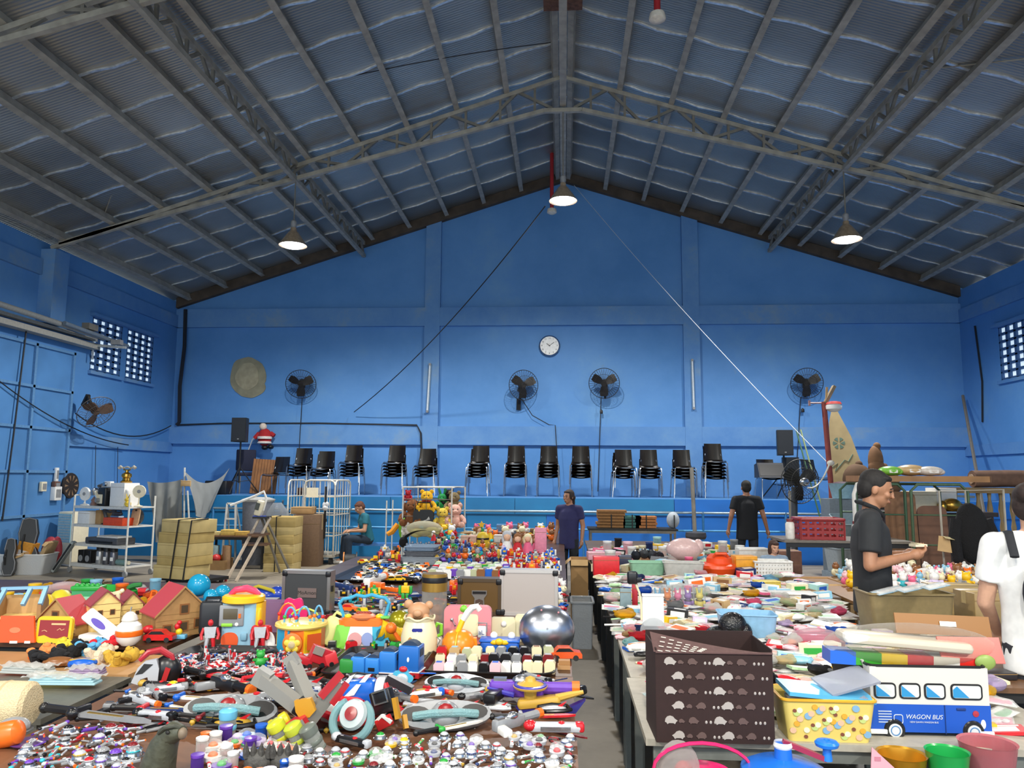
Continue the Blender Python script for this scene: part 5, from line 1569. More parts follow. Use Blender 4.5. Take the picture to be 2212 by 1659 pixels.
P(t, 'shelf_edge', mat('#4a3228', .5), B((0, -.255, .8), (1.3, .02, .04)))
# leaning brown bags, plastic trays behind
e = ay(1885, 1000, 13.0)
for (dx, dz, s, c_, lab) in ((-.25, 0, (.24, .16, .26), '#5c4430', 'brown sack on the pile left of the long plank'), (.15, .0, (.26, .16, .24), '#6a4c34', 'brown sack behind the head of the man in black'), (.05, .3, (.12, .1, .26), '#7a583c', 'pointed brown sack topmost on the pile')):
 t = T('sack', lab, 'sack', (e.x + dx, 13.0, 1.45 + dz), 0)
 P(t, 'sack_body', mat(c_, .85, 0, .15, 6), S((0, 0, s[2]), s), S((0, -.02, s[2] * .6), (s[0] * 1.08, s[1], s[2] * .6)))
 P(t, 'neck', mat(c_, .9), S((.03, 0, s[2] * 1.95), (.06, .05, .06)))
t = T('furniture_pile', 'pile of dark boards and panels stacked under the brown sacks', 'boards', (e.x + .2, 13.0, 0))
P(t, 'panel_stack', mat('#3f3a38', .6), *[B((.02 * (k % 3), 0, .05 + .097 * k), (1.6, .8, .09)) for k in range(15)])
P(t, 'cover_sheet', mat('#8f9a9c', .6), B((.7, -.1, 1.475), (.9, .7, .035), rot=(0, .05, 0)))
for (dx, z, rx, c_, s, lab) in ((0, .85, .35, '#8fa0a8', (.62, .4, .30), 'grey plastic tray leaning under the tall pointed board'), (-.02, .35, .0, '#9aa4aa', (.66, .5, .36), 'grey plastic tub below the leaning tray')):
 e2 = ay(1838, 1075, 11.9)
 t = tub(lab, (e2.x + dx, 11.9, z), s, mat(c_, .5), .1, name='plastic_tray', rot=(rx, 0, .1))
carton('white crate standing under the grey plastic tub', (e2.x, 11.95, 0), (.7, .55, .345), .1, mat('#7d8a94', .6), tape=False, name='storage_crate')
t = T('bowl', 'pale blue bucket on top of the leaning grey tray', 'bucket', (e2.x - .02, 12.2, 1.42), 0)
P(t, 'bucket', mat('#8fb4c4', .4), L([(.14, 0), (.19, .22), (.2, .23), (.18, .22), (.13, .015)], 22, cap=False), L([(0, .005), (.14, .005)], 22, cap=False))
P(t, 'filling', mat('#3a2030', .7), S((0, 0, .2), (.16, .16, .06)))
carton('tall grey cabinet carrying the pale blue bucket', (e2.x, 12.3, 0), (.5, .4, 1.415), .0, mat('#6a7680', .6), tape=False, name='steel_cabinet', cat='cabinet')
t = T('white_hook', 'white bent pipe rack left of the man in black', 'pipe', (ay(1845, 1080, 9.0).x, 9.0, 0))
P(t, 'pipe', M_WHITEMETAL, U([(0, 0, 0), (0, 0, 1.55), (.04, 0, 1.66), (.12, 0, 1.69), (.3, .3, 1.69)], .022, 8))
P(t, 'foot', M_STEELD, B((0, 0, .01), (.2, .2, .02)))
# leaning pole in the right corner, lattice and upturned chairs
wire('leaning_pole', 'long grey wooden pole leaning in the right back corner', 'pole', mat('#6f6a62', .7), [at(2125, 1250, 0) * 0 + Vector((ay(2122, 1040, 15.5).x, 15.5, 1.0)), Vector((9.2, 18.3, ay(2078, 855, 18.3).z))], .035)
e = ay(2150, 1080, 11.5)
t = T('wood_trellis', 'bundle of wooden turned posts and rails stacked at the far right', 'trellis', (e.x, 11.5, .55), 0)
P(t, 'rail', mat('#7a6546', .7, 0, .2, 5), B((0, 0, 1.02), (1.6, .18, .08)), B((0, 0, .35), (1.6, .18, .07)))
P(t, 'spindle', mat('#83704f', .7, 0, .2, 5), *[L([(.02, .35), (.035, .5), (.02, .6), (.04, .75), (.02, .9), (.03, 1.0)], 10, c=(-.7 + .155 * k, 0, 0)) for k in range(10)])
t = T('rolled_carpet', 'brown rolled carpet lying on the wooden rails at the far right', 'carpet', (e.x + .2, 11.5, 1.61))
P(t, 'roll', mat('#6a4f40', .9, 0, .2, 9), U([(-.5, 0, .12), (0, .02, .13), (.9, 0, .12)], .12, 14))
P(t, 'end_spiral', mat('#9a8068', .9), C((-.505, 0, .12), (-.52, 0, .12), .07))
t = T('white_sideboard', 'white and grey sideboard below the wooden rails at the far right', 'cabinet', (e.x + .25, 11.2, 0))
P(t, 'body', mat('#4a3a34', .6), B((0, 0, .44), (1.5, .5, .88)))
P(t, 'drawer_front', mat('#b9b6b2', .5), B((0, -.255, .74), (1.4, .02, .1)))
P(t, 'top_board', M_CREAM, B((0, 0, .90), (1.56, .56, .045)))
# wire frame with a black coat
e = ay(2090, 1180, 8.3)
t = T('garment_frame', 'thin metal frame standing right of the green roll cage', 'frame', (ay(2035, 1100, 8.3).x, 8.3, 0))
P(t, 'frame_tube', M_STEEL, U([(0, 0, 0), (-.02, 0, 1.60), (.62, 0, 1.62), (.62, 0, 0)], .012, 6), C((.26, 0, 0), (.24, 0, 1.61), .010, n=6), C((0, 0, 1.1), (.62, 0, 1.1), .009, n=6), C((0, 0, .6), (.62, 0, .6), .009, n=6))
t = T('black_coat', 'black fluffy coat hanging on the thin metal frame', 'coat', (e.x, 8.2, .95), sc=(.85, .8, .88))
P(t, 'coat_body', mat('#0c0c0e', .95, 0, .4, 80, .6), S((0, 0, .26), (.20, .14, .34)), S((.05, 0, .10), (.19, .13, .2)), S((-.02, 0, .45), (.14, .11, .16)))
P(t, 'sleeve', mat('#0e0e11', .95, 0, .4, 80, .6), U([(-.17, -.02, .42), (-.22, -.04, .2), (-.20, -.05, -.02)], [.07, .07, .06], 10), S((-.2, -.05, -.02), .06))
P(t, 'sleeve', mat('#0e0e11', .95, 0, .4, 80, .6), U([(.16, -.02, .42), (.24, -.04, .2), (.25, -.05, 0)], [.07, .07, .06], 10), S((.25, -.05, 0), .06))
t = T('card_sign', 'blank folded tan card taped on the thin metal frame', 'sign', (ay(2043, 1175, 8.2).x, 8.15, ay(2043, 1190, 8.15).z), rot=(0, .15, .2))
P(t, 'sheet', M_CARDL, B((0, 0, .06), (.24, .004, .15)))
P(t, 'fold', mat('#c8b88a', .7), TR(B((0, -.02, 0), (.2, .05, .003)), (.02, 0, .135), rot=(.4, 0, .1)))
t = T('basket_of_parts', 'gilded metal parts heaped in front of the green cage shelf', 'ornament', (ay(2055, 1065, 10.4).x, 10.4, 1.30))
P(t, 'gilded_part', BRASS, S((0, 0, .09), (.12, .08, .09)), S((.1, 0, .06), .06), S((-.12, 0, .07), (.06, .06, .08)))
P(t, 'tray', M_CHROME, B((0, 0, .006), (.4, .2, .012)))
# ------------------------------------------------------------------ the market tables
TZ = .74
HERO = []
def K(px, py, z=TZ):
 return at(px, py, z).y / FPX
def h(name, label, cat, px, py, rz=0, z=TZ, w=None, grp=None, rot=None, dz=0.0):
 """a thing whose shapes are given in photo pixels at its own distance (1 px = k metres there)"""
 p = at(px, py, z)
 k = p.y / FPX
 if w:
  HERO.append((p.x, p.y + w * k * .3, w * k * .5))
 return T(name, label, cat, (p.x, p.y, z + dz), rz, grp, rot=rot, sc=k)
cl = lambda c, r=.4: mat(c, r, 0, .05, 20)
RED, ORG, YEL, GRN, BLU, WHT, GRY, BLK, PNK, PUR, TEA, CRM, BRN, SIL, GLD = [cl(c, .32) for c in ('#c8202a', '#f07020', '#f0c020', '#2fa040', '#1f62c8', '#ecebe6', '#8e9093', '#1a1a1d', '#e86a90', '#6a3fae', '#2fb0c0', '#e8dfb8', '#8a5a34', '#b9bcc2', '#c09a3a')]
SILM, GLDM = mat('#c4c7cc', .22, .9, .05), mat('#c9a040', .28, .8, .05)
CLR = clear()
# tables
M_TOPD = mat('#4a3020', .35, 0, .2, 5)
for i, (a, b_, x0) in enumerate(((2.15, 3.05, -2.02), (3.05, 3.95, -2.02), (3.95, 4.9, -2.12), (4.9, 5.8, -2.12), (5.8, 6.7, -2.12), (6.7, 7.6, -2.15), (7.6, 8.5, -2.5), (8.5, 9.4, -2.5), (9.4, 10.3, -1.9), (10.3, 11.3, -1.85), (11.3, 12.4, -1.85), (12.4, 13.7, -1.9))):
 table('brown-topped table in the left block, %s from the front' % ORD[i], x0, .05 - .004 * i, a + .004, b_ - .004, TZ, mat('#6e4a32', .5, 0, .2, 4) if i in (0, 1) else M_TOPD)
 a0 = .33 if i else .31
 if i > 9:
  continue
 table('table in the right block along the aisle, %s from the front' % ORD[i], a0, (1.98, 2.02, 1.85, 2.12, 2.3, 2.1, 2.1, 2.4, 2.4, 2.4)[i], a + .92, b_ + .912, TZ, mat('#a8a294', .5) if i < 2 else mat('#5a4a3c', .5), mat('#6a6e6a', .5) if i in (0, 1, 2) else M_DARK)
table('dark brown table with the toy houses at the left edge', -4.6, -2.27, 4.42, 5.55, TZ, M_TOPD)
table('dark table behind the toy houses', -5.4, -2.3, 5.57, 6.95, TZ, M_TOPD)
table('wood-topped table with piled toys at the left edge', -4.2, -2.22, 3.94, 4.38, .70, M_PLY, M_DARK)
table('grey-topped trestle with folded bags at the left edge', -3.9, -2.18, 3.22, 3.9, .70, mat('#77746a', .4, .3), M_STEELD)
table('low front table with plastic toys at the bottom right', .42, 2.6, 1.9, 2.82, .60, mat('#6a6258', .6), M_STEELD)
# ------------------ toy houses
def toyhouse(label, px, py, w, d, hw, hr, rz, wall, roof, floors=1, win=((-.25, .4), (.25, .4)), top=None, ov=4):
 t = h('toy_house', label, 'toy house', px, py, rz, w=w * 1.2)
 o = [(-w / 2, 0), (w / 2, 0), (w / 2, hw), (0, hw + hr), (-w / 2, hw)]
 P(t, 'walls', wall, X(o, 0, d))
 for s in (-1, 1):
  a = math.atan2(hr, w / 2)
  ln = math.hypot(hr, w / 2) + ov
  q = X([(0, hw + hr + 2.5), (s * (w / 2 + ov), hw - ov * hr / (w / 2) + 2.5), (s * (w / 2 + ov), hw - ov * hr / (w / 2) - .5), (0, hw + hr - .5)], -ov, d + ov)
  r_ = P(t, 'roof_panel', roof[0], q)
  P(r_, 'roof_edge', roof[1], X([(0, hw + hr + 3), (s * (w / 2 + ov), hw - ov * hr / (w / 2) + 3), (s * (w / 2 + ov), hw - ov * hr / (w / 2) - 1), (0, hw + hr - 1)], -ov - 1.5, -ov), X([(0, hw + hr + 3), (s * (w / 2 + ov), hw - ov * hr / (w / 2) + 3), (s * (w / 2 + ov), hw - ov * hr / (w / 2) - 1), (0, hw + hr - 1)], d + ov, d + ov + 1.5))
 for (u, v) in win:
  sz = w * .09
  f = P(t, 'window', BRN, X([(u * w - sz, v * hw), (u * w + sz, v * hw), (u * w + sz, v * hw + sz * 2.2), (u * w - sz, v * hw + sz * 2.2)], -1.2, .3))
  P(f, 'pane', cl('#4a3a28'), X([(u * w - sz * .7, v * hw + sz * .3), (u * w + sz * .7, v * hw + sz * .3), (u * w + sz * .7, v * hw + sz * 1.9), (u * w - sz * .7, v * hw + sz * 1.9)], -1.5, -1))
 P(t, 'siding', cl('#9a7848'), *[B((0, -.3, hw * q_), (w * .98, .8, .8)) for q_ in (.25, .5, .75, 1.0)])
 return t
ROOFR = (mat('#b9424a', .5), mat('#a8814f', .6))
WBR, WYE = mat('#a47c4c', .6, 0, .12, .05), mat('#f0d084', .55, 0, .06, .05)
toyhouse('big brown wooden dollhouse with a red roof panel, right end of the houses', 393, 1374, 112, 95, 48, 55, .8, WBR, ROOFR, win=((-.28, .12), (0.02, .2), (.3, .28), (.02, .95)))
toyhouse('brown timber dollhouse with a wide gable and a red right roof', 118, 1372, 104, 62, 26, 50, -.16, mat('#c0975c', .6, 0, .1, .05), ROOFR, win=((-.02, 1.2), (-.3, .2)))
toyhouse('yellow two-storey dollhouse with a dusty red roof, tallest of the houses', 226, 1368, 58, 56, 62, 28, .75, WYE, (mat('#a4484e', .5), mat('#8a3c40', .5)), win=((-.2, .62), (.22, .62), (.2, .05)))
toyhouse('yellow dollhouse with a dusty red roof just right of the tallest one', 283, 1352, 44, 48, 46, 24, .75, WYE, (mat('#a4484e', .5), mat('#8a3c40', .5)), win=((-.15, .5), (.25, .5)))
t = h('toy_house', 'open dollhouse with a pale blue frame at the far left', 'toy house', 38, 1362, .35, w=90)
P(t, 'floor_board', WYE, B((0, 20, 3), (88, 60, 5)), B((0, 20, 28), (80, 50, 4)))
P(t, 'side_wall', WBR, X([(-8, 0), (52, 0), (52, 55), (22, 84), (-8, 55)], 36, 44, axis='x'))
P(t, 'side_wall', WBR, X([(-8, 0), (52, 0), (52, 55), (22, 84), (-8, 55)], -44, -38, axis='x'))
P(t, 'back_wall', mat('#c9a06a', .6), B((0, 48, 35), (80, 3, 70)))
P(t, 'blue_frame', mat('#86b4d4', .45), bar((-42, -8, 55), (-36, 20, 86), 8), bar((8, -8, 55), (14, 20, 86), 8), bar((42, -8, 55), (44, 20, 86), 8), B((2, 22, 88), (92, 10, 6)))
t = h('lamp_post', 'cream toy lamp post standing between the yellow dollhouses', 'toy', 250, 1362, .1, w=14)
P(t, 'post', CRM, L([(12, 0), (12, 3), (5, 6), (4, 60), (5, 78)], 14))
P(t, 'cross_arm', CRM, B((-4, 0, 80), (24, 7, 7), rot=(0, -.25, 0)), S((8, 0, 84), 5))
# folding toy cases
t = h('toy_laptop', 'open orange toy laptop at the left edge', 'toy', 36, 1390, .08, w=80, rot=(-.12, 0, .08))
P(t, 'lid', mat('#e8521c', .35), X([(-40, 2), (40, 2), (30, 58), (-42, 58)], -3, 3))
P(t, 'emblem', mat('#d97a50', .4), X(ell(12, 6, 18, (-6, 28)), -3.8, -3))
P(t, 'hinge', WHT, B((-5, -3, 3), (16, 4, 5)), B((25, -3, 3), (12, 4, 5)))
t = h('toy_case', 'yellow-rimmed toy case with a dark red panel, right of the orange laptop', 'toy', 115, 1389, 0, w=80, rot=(-.1, 0, .02))
P(t, 'case', YEL, X(rrect(78, 56, 10, (0, 28)), -4, 5))
P(t, 'panel', mat('#8e2a2c', .4), X([(-33, 14), (-20, 17), (-5, 11), (10, 10), (25, 15), (33, 13), (33, 48), (-33, 48)], -5, -4))
P(t, 'scribble', mat('#d8b080', .5), B((10, -5.3, 40), (32, .6, 4)), U([(8, -5.2, 27), (14, -5.2, 31), (18, -5.2, 27), (24, -5.2, 30)], .8, 4), U([(-26, -5.2, 25), (-20, -5.2, 27), (-14, -5.2, 24)], .8, 4))
t = h('toy_device', 'white flip-open toy device with a purple oval on its lid', 'toy', 208, 1388, -.12, w=80)
P(t, 'base', WHT, B((0, 10, 8), (84, 34, 15), bev=4))
P(t, 'lid', WHT, TR(X(rrect(84, 30, 5, (0, 0)), -3, 3), (2, 6, 38), rot=(-.75, .55, 0)))
P(t, 'oval', mat('#5a48a8', .4), TR(X(ell(20, 7, 18, (-2, -3)), -4, -3), (2, 6, 38), rot=(-.75, .55, 0)))
t = h('toy_canister', 'white rounded toy canister with an orange band and a domed lid', 'toy', 277, 1393, .3, w=54)
P(t, 'canister_body', WHT, L([(14, 0), (24, 10), (27, 26), (24, 42), (15, 50)], 26))
P(t, 'band', ORG, L([(26.4, 20), (27.8, 22), (27.8, 30), (26.2, 32)], 26, cap=False))
P(t, 'lid', mat('#d8d4cc', .3), L([(15, 50), (17, 53), (14, 62), (7, 69), (0, 71)], 22))
P(t, 'knob', GRY, C((0, 0, 70), (2, 0, 80), 1.4))
# small toys in front of the houses
def toycar(label, px, py, w, rz, col, grp=None, z=TZ, cat='toy car', loc=None, s=None):
 key = ('car', col)
 if key in PROT:
  return dup(PROT[key], loc, rz, label, grp, sc=s)
 t = T('toy_car', label, cat, loc, rz, grp, sc=s)
 m = cl(col, .25)
 P(t, 'body', m, X([(-.5, .08), (.5, .08), (.5, .2), (.46, .25), (.26, .28), (.12, .40), (-.25, .40), (-.38, .27), (-.5, .24)], -.21, .21))
 P(t, 'window_band', BLK, X([(.24, .28), (.11, .385), (-.23, .385), (-.34, .28)], -.213, .213))
 for x in (-.3, .3):
  P(t, 'wheel', M_RUBBER, C((x, -.22, .09), (x, .22, .09), .09, n=10))
 PROT[key] = t
 return t
def car_at(label, px, py, w, rz, col, z=TZ):
 p = at(px, py, z)
 k = p.y / FPX
 HERO.append((p.x, p.y, w * k * .4))
 return toycar(label, 0, 0, 0, rz, col, loc=(p.x, p.y, z), s=w * k)
car_at('bright red toy car in front of the big brown dollhouse', 345, 1386, 62, .12, '#cc1f22')
car_at('black toy car on top of the dark case behind the big dollhouse', 450, 1318, 50, -.2, '#18181b', z=TZ)
t = h('toy_block', 'pale blue toy block with a yellow ball and red knob beside the red car', 'toy', 388, 1380, .1, w=26)
P(t, 'base', cl('#6fb4d8'), B((0, 0, 5), (28, 16, 9), bev=2))
P(t, 'ball', YEL, S((-2, 0, 15), 7))
P(t, 'knob', RED, S((-6, 0, 26), (6, 6, 7)), S((-2, 0, 34), 5))
t = h('toy_rocket', 'small red and white toy rocket behind the red car', 'toy', 322, 1378, .2, w=30)
P(t, 'hull', RED, S((0, 0, 18), (16, 10, 9)))
P(t, 'nose', WHT, S((16, 0, 20), (7, 5, 5)))
P(t, 'base', BLK, B((0, 0, 5), (16, 12, 10)))
# behind the houses
t = h('toy_box', 'green toy box with a bumpy lid behind the yellow dollhouse', 'toy box', 182, 1312, .1, w=66)
P(t, 'box_body', mat('#3f9a66', .5), B((0, 14, 18), (58, 30, 36)))
P(t, 'lid', GRN, B((0, 14, 40), (64, 34, 10), bev=3), *[S((-22 + 11 * i, 8, 45), 6, 8, 6) for i in range(5)])
P(t, 'sticker', mat('#9ad0b0', .5), B((0, -1.5, 14), (46, 1, 18)))
for (px, py, rx, rz_, col, lab) in ((130, 1312, 26, 22, '#d8c832', 'yellow plastic bowl upturned left of the green toy box'), (98, 1318, 20, 20, '#e8c020', 'orange-yellow bucket left of the yellow bowl')):
 t = h('toy_bowl', lab, 'bowl', px, py, 0, w=rx * 2)
 P(t, 'bowl', cl(col), L([(rx * .7, 0), (rx, 6), (rx * .95, rz_), (rx * .5, rz_ * 1.6), (0, rz_ * 1.75)], 20))
 P(t, 'rim', cl(col), L([(rx, 2), (rx * 1.1, 4), (rx, 7)], 20, cap=False))
t = h('toy_bag', 'red and white crumpled toy bag on the left behind the houses', 'bag', 138, 1302, .1, w=70, dz=.06)
P(t, 'film', clear('#f0d8d8', .35, .9), S((0, 10, 14), (40, 16, 13)), S((-36, 10, 10), (20, 12, 10)))
P(t, 'contents', mat('#c05058', .5), S((4, 10, 13), (30, 10, 7)))
for (px, py, c_, r_, lab) in ((222, 1296, '#c83a2a', 11, 'red ball on the heap behind the yellow dollhouse'), (236, 1297, '#d0a05a', 9, 'tan ball on the heap behind the yellow dollhouse')):
 ONE('ball', lab, 'ball', cl(c_), [S((0, 0, r_), r_)], at(px, py, TZ + .04), sc=K(px, py))
t = h('crumpled_paper', 'crumpled brown wrapping paper behind the toy heap at the left', 'paper', 180, 1284, .1, w=60)
P(t, 'sheet', mat('#8a6e4c', .8, 0, .2, .08), G(26, 8, lambda u, v: ((u - .5) * 190, 34 * v, 4 + 26 * math.sin(PI * u) ** .5 * (1 - v * .5) + 5 * math.sin(u * 23 + v * 7))))
P(t, 'fold', mat('#9a7e5a', .8), G(8, 4, lambda u, v: (30 + 50 * u, -6 + 20 * v, 20 + 14 * math.sin(PI * u) + 3 * math.sin(9 * u))))
t = h('toy_leaf', 'green flat toy lid lying across the heap behind the dollhouses', 'toy', 245, 1302, .2, dz=.05)
P(t, 'plate', GRN, TR(X(ell(46, 10, 22), -8, 8), (0, 10, 10), rot=(-.9, .1, 0)))
P(t, 'handle', cl('#2a7a3a'), U([(20, 0, 14), (40, 0, 22), (56, 0, 24)], [5, 6, 5], 8))
t = h('toy_lantern', 'orange-handled toy lantern left of the big dollhouse', 'toy', 330, 1330, 0, w=36)
P(t, 'handle', ORG, U([(-8, 0, 38), (-5, 0, 52), (5, 0, 52), (8, 0, 38)], 2, 6))
P(t, 'cap', ORG, L([(14, 28), (13, 36), (8, 41), (0, 42)], 18))
P(t, 'globe', clear('#f0e8c8', .35, .9), L([(14, 8), (16, 18), (14, 28)], 18, cap=False))
P(t, 'base', YEL, L([(16, 0), (16, 6), (13, 9)], 18))
for i, (px, py, r_) in enumerate(((428, 1300, 24), (372, 1300, 19), (402, 1310, 18), (455, 1305, 16), (480, 1298, 17), (392, 1318, 17))):
 ONE('ball', ('largest glossy blue ball, on top of the blue ball heap', 'glossy blue ball at the left of the heap', 'glossy blue ball second from the left of the heap', 'glossy blue ball right of the largest one', 'glossy blue ball at the right end of the heap', 'glossy blue ball at the front of the heap above the dollhouse roof')[i], 'ball', mat('#1e9ac4', .18), [S((0, 0, r_), r_, 24, 16)], at(px, py, TZ) + Vector((0, 0, .04 if i == 0 else 0)), group='glossy blue balls', sc=K(px, py))
t = h('ball_crate', 'blue shallow crate under the glossy blue balls', 'crate', 430, 1312, 0)
P(t, 'crate_body', mat('#2a6f96', .5), B((0, 22, 6), (120, 60, 11)))
t = h('speaker_case', 'dark carrying case behind the big dollhouse', 'case', 452, 1375, .2, w=60)
P(t, 'case', mat('#23262c', .5), B((0, 26, 36), (52, 44, 72), bev=9))
P(t, 'handle', BLK, U([(-16, 22, 70), (-14, 22, 78), (14, 22, 78), (16, 22, 70)], 3, 6))
t = h('toy_net', 'blue and yellow net bag of toys beyond the balls', 'bag', 555, 1300, .1, w=90, dz=-.05)
P(t, 'blue_film', mat('#2140a8', .2), S((0, 20, 22), (38, 20, 20)), S((38, 20, 24), (22, 14, 20)))
P(t, 'yellow_band', mat('#b8a830', .3), U([(-46, 14, 6), (-30, 10, 34), (0, 6, 46), (30, 10, 36), (44, 12, 20)], 4, 8))
P(t, 'green_tube', GRN, U([(-60, 16, 6), (-48, 16, 34), (-36, 16, 40)], [8, 10, 8], 10))
t = h('game_board', 'flat grey-blue box lying beyond the pale toys, left of the dark case', 'box', 545, 1318, .1, w=100)
P(t, 'box_body', mat('#56788e', .5), B((0, 26, 8), (86, 56, 15)))
P(t, 'lid', mat('#6a6a70', .5), B((0, 26, 17), (88, 58, 3)))
t = h('storage_bin', 'lilac clear plastic bin behind the toy kitchen tower', 'bin', 588, 1362, 0, w=50)
P(t, 'bin_body', clear('#c8a0c8', .4, .85), shell(56, 40, 62, .9, 2, 5))
P(t, 'contents', mat('#d06a5a', .5), B((0, 0, 14), (44, 30, 26), bev=4))
# ------------------ cases
def case(label, px, py, w, hh, d, body, edge, rz=0, dz=0):
 t = h('carry_case', label, 'case', px, py, rz, w=w, dz=dz)
 P(t, 'shell', body, B((0, d / 2, hh / 2), (w - 4, d, hh - 4)))
 e = []
 for x in (-1, 1):
  e += [B((x * (w / 2 - 3), d / 2, hh / 2), (7, d + 3, hh))]
 e += [B((0, d / 2, 3), (w, d + 3, 7)), B((0, d / 2, hh - 3), (w, d + 3, 7))]
 P(t, 'edge_trim', edge, *e)
 for (x, z) in ((-1, 0), (1, 0), (-1, 1), (1, 1)):
  P(t, 'corner', BLK if edge != BLK else SILM, B((x * (w / 2 - 5), -.5, 6 + z * (hh - 12)), (12, 6, 12), bev=3))
 return t
t = case('charcoal hard case with a silver rim and a small plate', 659, 1328, 108, 92, 26, mat('#36383a', .6), mat('#8e8c8a', .3, .6), -.08)
P(t, 'name_plate', mat('#7a6a66', .4, .3), B((3, -1, 46), (42, 1.2, 20)))
text(t, 'plate_text', 'BluePeak' if False else 'MoAmon', M_DARK, (3, -2, 46), 11)
P(t, 'side_catch', BLK, B((55, 10, 55), (5, 8, 12)))
t = case('pale grey aluminium case standing with its back to the camera', 1142, 1330, 122, 94, 30, mat('#b2a9a4', .5, .1), mat('#c9c4c0', .3, .4), -.02)
t = case('dark brown case with a big grey latch plate', 1035, 1328, 92, 74, 36, mat('#5e4520', .35), mat('#4a3a26', .4), 0)
P(t, 'latch_plate', mat('#8e8a86', .35, .6), X([(-16, 50), (16, 50), (16, 42), (10, 34), (12, 8), (-12, 8), (-10, 34), (-16, 42)], -2, 0))
P(t, 'latch_window', mat('#4e3c34', .4), X([(-8, 10), (8, 10), (8, 30), (0, 33), (-8, 30)], -3, -2))
P(t, 'latch_top', BLK, B((0, -3, 46), (28, 2, 5)))
P(t, 'scratch_mark', mat('#a89a90', .4), U([(-5, -3.4, 14), (0, -3.4, 20), (5, -3.4, 22)], .8, 4), U([(-4, -3.4, 20), (1, -3.4, 26)], .8, 4))
t = h('film_tube', 'tall clear tube with a gold lid', 'tube', 937, 1368, 0, w=54)
P(t, 'gold_lid', mat('#a8853e', .3, .6), L([(27, 88), (27, 112), (27, 122), (25, 124), (0, 124)], 28))
P(t, 'black_band', BLK, L([(27.4, 106), (27.6, 107), (27.6, 116), (27.4, 117)], 28, cap=False))
P(t, 'clear_wall', clear('#e8e4dc', .22, .9), L([(26, 0), (26.5, 40), (26.5, 88)], 28, cap=False))
P(t, 'contents', mat('#a8745a', .5), S((-2, 0, 22), (20, 18, 24)), S((6, 0, 48), (14, 12, 12)))
# ------------------ hero row
t = h('toy_kitchen', 'pale blue toy kitchen tower with a yellow lid and pink handle', 'toy', 512, 1404, .12, w=96)
P(t, 'tower', mat('#8fb8cc', .4), X(rrect(76, 56, 14, (0, 26)), 0, 96, axis='z'))
P(t, 'yellow_side', YEL, X(rrect(36, 52, 12, (28, 30)), 0, 96, axis='z'), S((42, 10, 62), (6, 14, 26)))
P(t, 'lid', YEL, L([(40, 96), (45, 99), (45, 109), (41, 112), (0, 113)], 28, c=(2, 26, 0)))
P(t, 'handle', PNK if False else mat('#e23a62', .35), U([(-28, 26, 112), (-16, 26, 122), (8, 26, 125), (26, 26, 119), (36, 26, 112)], [5, 7, 8, 7, 5], 10))
o = P(t, 'oven_door', GRY, B((-14, -3, 72), (52, 6, 44), bev=4))
P(o, 'oven_window', mat('#5a5240', .3), B((-16, -6.5, 76), (30, 2, 22), bev=2))
P(o, 'dial', ORG, B((4, -7, 72), (5, 2, 9)))
P(t, 'green_button', mat('#8ac83a', .35), B((-22, -7, 53), (24, 4, 7), bev=2), label='lime green button')
P(t, 'round_button', WHT, S((-2, -6, 54), (4, 2, 4)))
P(t, 'red_hatch', mat('#d8562a', .35), X(rrect(36, 34, 15, (-16, 20)), -4, 0))
P(t, 'spout', mat('#7aa4ba', .4), B((14, -3, 28), (14, 8, 16), bev=3))
t = h('toy_backpack', 'red toy bag between the kitchen tower and the bead maze', 'toy', 560, 1405, 0, w=34)
P(t, 'bag_body', RED, B((0, 8, 26), (44, 22, 50), bev=8))
P(t, 'flap', mat('#a81a22', .35), B((0, -4, 34), (38, 4, 24), bev=3))
P(t, 'white_patch', WHT, X(ell(13, 22, 20, (22, 18)), -4, -3))
t = h('bead_maze', 'round yellow-topped bead maze with coloured wire loops', 'toy', 638, 1416, .1, w=112)
P(t, 'top', mat('#ecd070', .35), L([(54, 52), (57, 56), (56, 61), (48, 63), (0, 64)], 36, c=(0, 48, 0)))
pan = [(ORG, -40), (YEL, 0), (mat('#2f9ac0', .35), -75), (YEL, 45), (RED, 90), (GRN, 150)]
for m_, a in ((mat('#2f9ac0', .35), 230), (ORG, 265), (YEL, 312), (RED, 0), (GRN, 60), (ORG, 120), (YEL, 170)):
 a0, a1 = math.radians(a - 24), math.radians(a + 24)
 P(t, 'side_panel', m_, X([(52 * math.cos(a0), 48 + 52 * math.sin(a0)), (52 * math.cos(a1), 48 + 52 * math.sin(a1)), (30 * math.cos(a1), 48 + 30 * math.sin(a1)), (30 * math.cos(a0), 48 + 30 * math.sin(a0))], 0, 53, axis='z'))
P(t, 'round_window', mat('#c87020', .4), TR(L([(21, 0), (21, 3), (19, 4), (0, 4)], 28), (-6, -4, 26), rot=(PI / 2, 0, -.05)), label='deep orange round recess')
P(t, 'flower_disc', mat('#e8c84a', .35), *[S((-6 + 11 * math.cos(q_), -9, 24 + 11 * math.sin(q_)), (7, 3, 7), 10, 8) for q_ in [2 * PI * k / 5 + .3 for k in range(5)]], S((-6, -10, 24), (11, 4, 11)))
P(t, 'clear_dome', clear('#f4f0e0', .4, .95), S((-6, -11, 24), (8, 5, 8)))
P(t, 'square_window', mat('#c85020', .4), TR(B((0, 0, 0), (32, 3, 32)), (38, 3, 28), rot=(0, 0, .75)))
